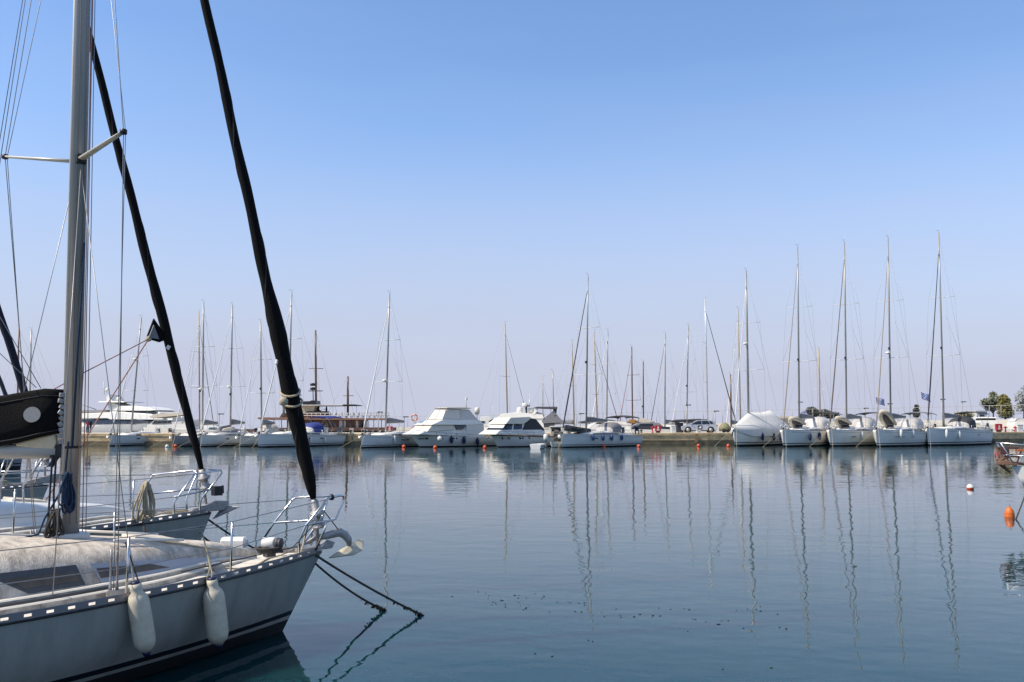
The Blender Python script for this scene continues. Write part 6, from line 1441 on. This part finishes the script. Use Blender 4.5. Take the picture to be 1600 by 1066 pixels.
# silver car
def car():
    c = onq(1090.5, 3.2); ang = PI-.10; o = empty('parked_car', c, ang); tag(o, 'silver grey car parked on the quay with a dark square sign on its door', 'car'); Lc = 56/F*c.y; k = Lc/4.3; h = 1.5*k*.95; w2 = .88*k
    # side outline, x forward
    low = [(2.12, .34), (2.15, .62), (2.02, .80), (1.25, .93), (1.05, .96), (-1.72, 1.0), (-2.05, .96), (-2.13, .70), (-2.12, .40), (-1.95, .28), (1.95, .26)]
    mb = MB(); mb.prof([(x*k, z*k, w2*(1.0 if z < .9 else .955)) for x, z in low], w2); bd = mb.build('body', M['car'], o, .06*k)
    cab = [(1.18, .93), (.42, 1.36), (.15, 1.46), (-1.0, 1.50), (-1.55, 1.44), (-1.95, 1.0)]
    mb = MB(); mb.prof([(x*k, z*k, w2*(.95 if z < 1.1 else .74)) for x, z in cab], w2); mb.build('cabin_roof', M['car'], o, .07*k)
    for s_ in (1, -1):
        for nm, pts in (('side_window', [(.98, .98), (.40, 1.31), (.12, 1.385), (-.25, 1.40), (-.25, .99)]), ('side_window', [(-.32, .99), (-.32, 1.40), (-1.02, 1.41), (-1.22, 1.02)]), ('rear_side_window', [(-1.28, 1.03), (-1.1, 1.39), (-1.45, 1.34), (-1.68, 1.06)])):
            mb = MB(); mb.plate([(x*k, s_*(w2*(.955-(z-.93)/.55*.205)+.012), z*k) for x, z in pts], .012); mb.build(nm, M['glass'], o)
        mb = MB(); mb.box((.95*k, s_*(w2+.09), 1.02*k), (.12*k, .18*k, .12*k)); mb.build('wing_mirror', M['car'], o, .03)
        mb = MB(); mb.box((-2.02*k, s_*w2*.80, .84*k), (.22*k, .30*k, .16*k)); mb.build('tail_light', M['lamp_red'], o, .02)
        mb = MB(); mb.box((1.98*k, s_*w2*.76, .70*k), (.30*k, .34*k, .14*k)); mb.build('headlight', M['clear'], o, .03)
        for nm, xx in (('door_handle', -.1), ('door_handle', -1.05)):
            mb = MB(); mb.box((xx*k, s_*(w2+.012), .86*k), (.2*k, .03, .035)); mb.build(nm, M['black'], o)
        for xx in (1.33, -1.33):
            t = MB(); t.lathe([(.18*k, -.11), (.31*k, -.11), (.335*k, -.07), (.335*k, .07), (.31*k, .11), (.18*k, .11)], (xx*k, s_*(w2-.09), .335*k), 24, axis=(0, s_, 0)); wh = t.build('wheel', M['tyre'], o)
            t = MB(); t.lathe([(.03, .075), (.20*k, .10), (.215*k, .118), (.03, .11)], (xx*k, s_*(w2-.09), .335*k), 18, axis=(0, s_, 0)); t.build('rim', M['alu_grey'], wh)
            t = MB(); t.lathe([(.345*k, -.05), (.40*k, -.05), (.40*k, .012), (.345*k, .012)], (xx*k, s_*w2, .335*k), 24, axis=(0, s_, 0)); t.build('wheel_arch', M['black'], o)
    mb = MB(); mb.plate([(1.16*k, -.74*w2, .955*k), (1.16*k, .74*w2, .955*k), (.46*k, .64*w2, 1.36*k), (.46*k, -.64*w2, 1.36*k)], .014); mb.build('windscreen', M['glass'], o)
    mb = MB(); mb.plate([(-1.97*k, -.72*w2, 1.06*k), (-1.97*k, .72*w2, 1.06*k), (-1.62*k, .62*w2, 1.42*k), (-1.62*k, -.62*w2, 1.42*k)], .014); mb.build('rear_window', M['glass'], o)
    mb = MB(); mb.box((0, 0, .24*k), (3.6*k, w2*1.9, .14*k)); mb.build('sill', M['black'], o, .02)
    # the square sign with a small white house-like mark
    s_ = 1 if Vector((-math.sin(ang), math.cos(ang))).dot(Vector((-c.x, -c.y))) > 0 else -1
    sx = -.02*k; mb = MB(); mb.box((sx-.05*k, s_*(w2+.02), .63*k), (.52*k, .015, .46*k)); sg = mb.build('door_sign', M['black'], o)
    mb = MB(); mb.box((sx-.05*k, s_*(w2+.034), .60*k), (.30*k, .012, .16*k)); mb.box((sx-.10*k, s_*(w2+.034), .73*k), (.16*k, .012, .10*k)); mb.build('sign_mark', M['rail_white'], sg)
car()
# tarpaulined skip or boat right of the car, and the dark kiosk left of it
b = onq(1131, 3.0); o = wthing('covered_boat', b, 'small trailer boat under an olive cover right of the silver car', 'boat'); b = Vector(b); mb = MB(); k = b.y/F
mb.loft([[b+Vector((dx*8.5*k, dy*.7*a, .25+dz*a)) for dy, dz in ((-1, .1), (-.9, .45), (-.3, .95), (.3, .95), (.9, .45), (1, .1))] for dx, a in ((-1, .55), (-.5, 1.0), (.1, 1.15), (.6, .9), (1, .45))], 0); mb.build('cover', M['olive_cloth'], o)
mb = MB(); mb.box(b+Vector((0, 0, .28)), (15*k, 1.2, .22)); mb.build('hull', M['galv'], o, .04)
for s_ in (-1, 1):
    mb = MB(); mb.lathe([(.05, -.08), (.26, -.08), (.26, .08), (.05, .08)], b+Vector((s_*3*k, -.65, .26)), 14, axis=(0, 1, 0)); mb.build('wheel', M['tyre'], o)
b = onq(1060, 4.5); o = wthing('kiosk', b, 'dark canvas kiosk between the white pedestal and the silver car', 'kiosk'); b = Vector(b); mb = MB(); mb.box(b+Vector((0, 0, .65)), (.95, .9, 1.3)); mb.build('kiosk_wall', M['dark_cloth'], o, .03)
mb = MB(); mb.box(b+Vector((.5, 0, 1.52)), (2.6, 1.6, .10), ry=-.05); mb.build('kiosk_roof', M['black_cloth'], o, .03); tubes('pole', [[b+Vector((1.6, -.6, 0)), b+Vector((1.6, -.6, 1.5))]], .03, M['post'], o)

# ---------------------------------------------------------------- breakwater wall, fence and what shows behind them
FL = [(610, 266, 651.0, 667.6), (860, 232, 648.0, 666.5), (1000, 212, 644.4, 663.5), (1200, 188, 640.5, 660.0), (1400, 168, 637.5, 657.5), (1530, 156, 634.5, 656.2), (1720, 140, 629.5, 653.5)]
def fl(px):
    for a, b in zip(FL, FL[1:]):
        if a[0] <= px <= b[0]:
            t = (px-a[0])/(b[0]-a[0]); Y = 1/lerp(1/a[1], 1/b[1], t); return Y, lerp(a[2], b[2], t), lerp(a[3], b[3], t)
w_ = wthing('sea_wall', Vector((PY(610, 667, 266).x, 266, -1)), 'long pale sea wall under the wire fence behind the pier', 'wall'); mb = MB(); rings = []
for px in range(610, 1721, 15):
    Y, yt, yb = fl(px); p = PY(px, yb, Y); rings.append([Vector((p.x, Y, -1)), Vector((p.x, Y, p.z)), Vector((p.x+.4, Y+1.6, p.z)), Vector((p.x+.4, Y+1.6, -1))])
mb.loft(rings, 0, sm=False); mb.build('wall_body', M['seawall'], w_)
o = wthing('wire_fence', Vector((PY(610, 660, 266).x, 266.6, PY(610, 667.6, 266).z)), 'tall wire fence with thin posts along the pale sea wall', 'fence')
pxs = [612]; 
while pxs[-1] < 1712: pxs.append(pxs[-1]+ .075*(fl(pxs[-1])[2]-fl(pxs[-1])[1])+ (11.3 if pxs[-1] < 700 else lerp(10.5, 18, (pxs[-1]-700)/1000)))
toprail = []; nposts = 0
for px in pxs[:100]:
    if px > 1718: break
    Y, yt, yb = fl(px); a = PY(px, yb, Y+.6); b = PY(px, yt, Y+.6); toprail.append(b); tubes('post', [[a, b]], .055 if px < 1300 else .045, M['post'], o, 5)
tubes('top_rail', [toprail], .045, M['post'], o, 5); 
mesh_ = MB()
for k in range(1, 6):
    mesh_.tube([p-Vector((0, 0, k*(2.0/6)*(1+.03*k))) for p in toprail], .006, 3)
mesh_.build('fence_wire', M['farwire'], o)
st = wthing('stone_bank', PY(1210, 664, 176), 'brown stone bank behind the white tarpaulin yacht', 'stone bank'); mb = MB(); rings = []
for px in range(1196, 1262, 6):
    p = PY(px, 650.6+.6*math.sin(px), 176); rings.append([Vector((p.x, 175, -.5)), Vector((p.x, 175.2, p.z-.35)), Vector((p.x, 176, p.z)), Vector((p.x, 181, p.z)), Vector((p.x, 181, -.5))])
mb.loft(rings, 0, sm=False); mb.build('bank', M['stonewall'], st)
def leafy(name, px, ytop, ybase, wpx, Y, m, label, n, ls, lumps, trunk=True, seed=1, ztrunk=None, group=None):
    g = random.Random(seed); base = PY(px, ybase, Y); top = PY(px, ytop, Y); H_ = top.z-base.z; W2 = wpx/F*Y/2
    o = empty(name, base); o['_world'] = list(base); WT.append(o); tag(o, label, 'tree' if 'tree' in name else 'shrub', group)
    mb = MB(); C0 = Vector(base)
    for cx, cz, r, k in lumps:
        c = C0+Vector((cx*W2, g.uniform(-.3, .3)*W2, cz*H_)); rx, rz_ = r*W2, r*W2*k
        for _ in range(int(n*r*r)):
            d = Vector((g.gauss(0, 1), g.gauss(0, 1), g.gauss(0, 1))).normalized()*(g.random()**.38)
            if noise.noise(d*2.2+Vector((seed*3.1, cx*5, cz*5))) < -.22: continue
            p = c+Vector((d.x*rx, d.y*rx, d.z*rz_)); s_ = ls*g.uniform(.6, 1.3); u = Vector((g.gauss(0, 1), g.gauss(0, 1), g.gauss(0, 1))).normalized(); v = u.orthogonal().normalized()
            mb.add([p-u*s_, p+v*s_*.5, p+u*s_, p-v*s_*.5], [(0, 1, 2, 3)])
    mb.build('crown', m, o)
    t = MB(); zt_ = .75 if ztrunk is None else ztrunk
    t.tube([C0-Vector((0, 0, .3)), C0+Vector((.05*W2, 0, .3*H_)), C0+Vector((-.04*W2, 0, zt_*H_))], [.16, .12, .04], 7)
    for cx, cz, r, k in lumps: t.tube([C0+Vector((0, 0, .25*H_)), C0+Vector((cx*W2*.5, 0, cz*H_*.7)), C0+Vector((cx*W2, 0, cz*H_))], [.09, .06, .025], 5)
    t.build('trunk', M['bark'], o)
leafy('tree', 1552, 610, 658, 36, 172, M['leaf'], 'thin grey green tree at the left of the right hand group', 1700, .22, [(-.42, .58, .50, .9), (.15, .70, .55, .8), (.45, .5, .50, 1), (-.05, .45, .50, .8), (-.7, .62, .3, .8), (.1, .88, .34, .7)], seed=2)
leafy('tree', 1570.5, 614, 658, 29, 166, M['leaf_y'], 'dense olive green tree in the middle of the right hand group', 2600, .20, [(0, .30, .85, .75), (-.05, .52, .80, .8), (0, .72, .62, .8), (.1, .86, .40, .75)], seed=3)
leafy('tree', 1600, 599, 657, 42, 170, M['leaf'], 'tall sparse tree at the right edge of the photograph', 1300, .20, [(-.35, .62, .38, 1.3), (.1, .80, .34, 1.3), (.2, .45, .55, .9), (-.3, .35, .4, .9), (.6, .6, .4, 1.2)], seed=4)
leafy('shrub', 1269, 633, 656, 28, 196, M['leaf_d'], 'dark rounded bush left of the pair behind the sloops', 1500, .28, [(-.3, .40, .62, .75), (.35, .45, .62, .75), (0, .62, .60, .7)], seed=5)
leafy('shrub', 1297, 636, 657, 32, 194, M['leaf_d'], 'dark lower bush right of the pair behind the sloops', 1500, .28, [(-.45, .55, .5, .8), (.1, .4, .6, .6), (.6, .40, .42, .8)], seed=6)
leafy('tree', 1432, 630, 656, 13, 182, M['leaf_d'], 'small dark conical tree right of the two propped dinghies', 1800, .2, [(0, .30, .8, .8), (0, .55, .75, .9), (.1, .8, .5, .9)], seed=7)
leafy('shrub', 1506, 640, 655, 34, 184, M['leaf_y'], 'low olive bush just left of the right hand trees', 1200, .22, [(-.5, .4, .45, .6), (0, .5, .5, .6), (.5, .4, .45, .6)], seed=8)
# house and parked vehicles far behind
o = wthing('house', PY(1531, 657, 200), 'tiny white house with dark window behind the fence by the trees', 'house'); b = Vector(o.location); mb = MB(); mb.box(b+Vector((0, 0, .95)), (2.3, 2, 1.9)); mb.build('wall', M['rail_white'], o); mb = MB(); mb.box(b+Vector((0, 0, 2.0)), (2.7, 2.4, .25)); mb.build('roof', M['silver_cloth'], o); mb = MB(); mb.box(b+Vector((0, -1.0, .95)), (1.0, .06, .7)); mb.build('window', M['glass'], o)
fr = cruiser(150, 1528, 'long white motorboat along the wall left of the red cabinet', [('hull_side', [(1529, 660), (1533, 657), (1557, 657), (1557, 664), (1531, 664)], 1.0, 'white'), ('cabin_window', [(1532, 656.8), (1534, 653.4), (1555, 653.4), (1556, 656.8)], .8, 'glass'), ('canopy', [(1530, 653.6), (1536, 651.6), (1556, 652), (1556, 653.6)], .9, 'white')], 5, 1.2)
fr = cruiser(150, 1582, 'small white cruiser with arched frame behind the white pedestal', [('hull_side', [(1583, 664), (1586, 659), (1604, 659), (1604, 672), (1585, 672)], 1.0, 'white'), ('cabin', [(1584, 659), (1588, 654), (1602, 653.5), (1602, 659)], .8, 'silver_cloth')], 6, 1.3)
tubes('canopy_frame', [[fr.at(1584, 655, s_*1.1), fr.at(1586, 646.5, s_*1.1), fr.at(1602, 645.5, s_*1.1)] for s_ in (1, -1)], .04, M['grey_cloth'], fr.root)
# rigging tops of more boats behind the right hand row
for k, (tx, ty, Y, h_) in enumerate(((1420, 600, 165, 10), (1506, 560, 168, 12), (1514, 585, 170, 11))): pass

# ---------------------------------------------------------------- buoys
def buoy(px, py, r, m, label, group='small mooring buoys before the far quay', squash=1.0, band=None):
    c = PZ(px, py, 0); o = wthing('mooring_buoy', c, label, 'buoy', group); mb = MB(); rr = r
    mb.lathe([(.01, -rr*.5)]+[(rr*math.sin(k*PI/12), rr*squash*(.45-math.cos(k*PI/12))) for k in range(3, 12)]+[(.03, rr*squash*1.45)], c, 18)
    if band:
        for i, f_ in enumerate(mb.f): mb.mi[i] = 1 if sum((mb.v[j]-c).z for j in f_)/len(f_) > rr*.55 else 0
    mb.build('float', (M[m], M['fender_w']), o); t = MB(); t.tube([c+Vector((rr*.22*math.cos(k*PI/6), 0, rr*squash*1.45+rr*.18*math.sin(k*PI/6))) for k in range(7)], rr*.07, 5); t.build('ring', M['galv'], o)
for px, py, l in ((474, 700, 'orange buoy beside the near black genoa'), (631, 699.5, 'red buoy below the bow of the flybridge yacht'), (680, 700.5, 'red buoy under the round white fender'), (757.5, 700.5, 'red buoy between the two motor yachts'), (944, 698.5, 'red buoy under the blue fenders'), (998, 698.8, 'red buoy alone before the bare quay wall'), (1091.5, 697.8, 'red buoy before the wall below the silver car'), (1138, 698, 'red buoy at the bow of the tarpaulin yacht'), (274, 698.5, 'red buoy at the dark grey hull'), (261, 699, 'pale buoy left of the dark grey hull')):
    buoy(px, py, .20, 'fender_w' if px == 261 else 'redorange', l)
buoy(1516, 764.5, .13, 'redorange', 'white topped red buoy floating alone at right', None, 1.0, True)
c = PZ(1577.5, 808, 0); o = wthing('mooring_buoy', c, 'orange pear shaped buoy with a top ring near the right edge', 'buoy'); r = .122
mb = MB(); mb.lathe([(.02, -.12), (r*.95, -.08), (r, .0), (r*.98, .08), (r*.82, .17), (r*.52, .235), (r*.30, .255), (.02, .26)], c, 22)
for z in (.04, .10): mb.lathe([(r*1.0, z-.006), (r*1.03, z), (r*1.0, z+.006)], c, 22)
mb.build('float', M['orange'], o); t = MB(); t.tube([c+Vector((.035*math.cos(k*PI/6), 0, .26+.045*math.sin(k*PI/6))) for k in range(7)], .009, 6); t.build('ring', M['galv'], o)
# ---------------------------------------------------------------- boat entering at the right edge
o = Vector((13.62, 25.0, 0))
fr = Frame('sailboat', 'white bow with brown anchors and pulpit entering at the right edge', 'sailboat', (o.x, o.y), PI-.25); R = fr.root; v = fr.vis; fbm = fr.at(1583, 728, 0).z
make_hull(fr, 9, 3.0, fbm, fbm*.85, .62, (M['white2'], M['greyhull'], M['antifoul']), n=24, zb=(fbm*.78, fbm*.70, .10)); make_deck(fr, 9, 3.0, fbm, fbm*.85, M['deck_w'], n=24)
trunk(fr, [-2.2, -2.8, -4, -5.5, -6.2], [.5, .75, .95, 1.0, .95], [.1, .25, .4, .42, .4], lambda x: hull_sheer(min(-x/9, 1), fbm, fbm*.85), M['white'])
mast_tube('mast', (-3.4, 0, fbm+.3), (-3.5, 0, 11), .08, M['alu'], R)
tubes('forestay', [[Vector((-.1, 0, fbm)), Vector((-3.5, 0, 10.6))]], .02, M['wire'], R)
for s_ in (1, -1):
    tubes('pulpit', [[Vector((-.75, s_*.42, fbm)), Vector((-.55, s_*.42, fbm+.55)), Vector((.30, s_*.22, fbm+.62)), Vector((.36, 0, fbm+.62))], [Vector((-.05, s_*.10, fbm)), Vector((.12, s_*.2, fbm+.28)), Vector((.30, s_*.22, fbm+.62))], [Vector((-.65, s_*.42, fbm+.28)), Vector((.12, s_*.2, fbm+.28))]], .02, M['steel'], R, 8)
    tubes('lifeline', [[Vector((-.55, s_*.42, fbm+.55)), Vector((-3, s_*1.35, fbm+.5)), Vector((-7, s_*1.4, fbm+.45))]], .006, M['wire'], R)
br = MB(); br.prof([(-.4, fbm+.02), (.34, fbm+.03), (.36, fbm+.12), (.2, fbm+.14), (-.4, fbm+.08)], .14); br.build('bow_roller', M['wood_lt'], R, .01)
mb = MB(); a = fr.at(1600, 711, 0); 
mb.tube([fr.at(1593, 713, 0), fr.at(1580, 712, 0), fr.at(1569, 716, 0), fr.at(1562, 722, 0)], .045, 8); rust = mat('rusty_anchor', (.16, .085, .05), .8, .1, .3, 14)
mb.plate([fr.at(1556, 716, -.12), fr.at(1561, 726, 0), fr.at(1570, 733, 0), fr.at(1579, 739, 0), fr.at(1568, 726, .16)], .05); mb.build('anchor', rust, R)
mb = MB(); mb.box(fr.at(1569, 705, 0), (.22, .16, .17)); mb.box(fr.at(1575, 700, 0), (.55, .12, .05)); mb.build('bow_bracket', M['wood'], R, .01)
tubes('bow_pole', [[fr.at(1555, 716, 0), fr.at(1555, 706, 0)], [fr.at(1561, 716, 0), fr.at(1562, 706, 0)]], .014, M['red'], R)
mb = MB(); mb.box(fr.at(1593, 704, 0), (.18, .1, .05), rz=.3); mb.build('orange_line_stopper', M['orange'], R, .01)
moor(fr.W((-.3, v*.2, fbm*.55)), (1587, 812), .02, .6, 'dark mooring line beside the orange pear shaped buoy', .018)
# ---------------------------------------------------------------- floating weed
g = random.Random(21); mb = MB()
def speck(px, py, s_):
    p = PZ(px, py, .006); n = 7; a0 = g.uniform(0, 6)
    pts = [p+Vector((s_*g.uniform(.5, 1.2)*math.cos(a0+k*2*PI/n)*1.4, s_*g.uniform(.5, 1.2)*math.sin(a0+k*2*PI/n), 0)) for k in range(n)]
    mb.add(pts+[q-Vector((0, 0, .02)) for q in pts], [tuple(range(n))]+[(k, n+k, n+(k+1) % n, (k+1) % n) for k in range(n)])
for cx, cy, sx, sy, n in ((750, 928, 30, 3, 9), (785, 940, 32, 5, 22), (830, 932, 26, 4, 12), (870, 940, 40, 6, 14), (820, 949, 22, 3, 10), (910, 957, 60, 8, 14), (985, 962, 40, 5, 14), (1040, 955, 40, 6, 10), (1100, 970, 60, 8, 12), (1170, 955, 60, 12, 12), (1215, 985, 50, 8, 8), (1190, 1045, 40, 8, 5), (905, 1000, 160, 30, 10)):
    for _ in range(max(2, n//2)): speck(g.gauss(cx, sx*.6), g.gauss(cy, sy*.6), g.choice((.004, .006, .008, .012))*g.uniform(.7, 1.3))
o = mb.build('floating_weed', M['weed']); o['kind'] = 'stuff'; o['label'] = 'dark flecks of weed drifting on the water'; o['category'] = 'seaweed'

for o in WT:
    try:
        if '_world' in o: del o['_world']
    except ReferenceError: pass
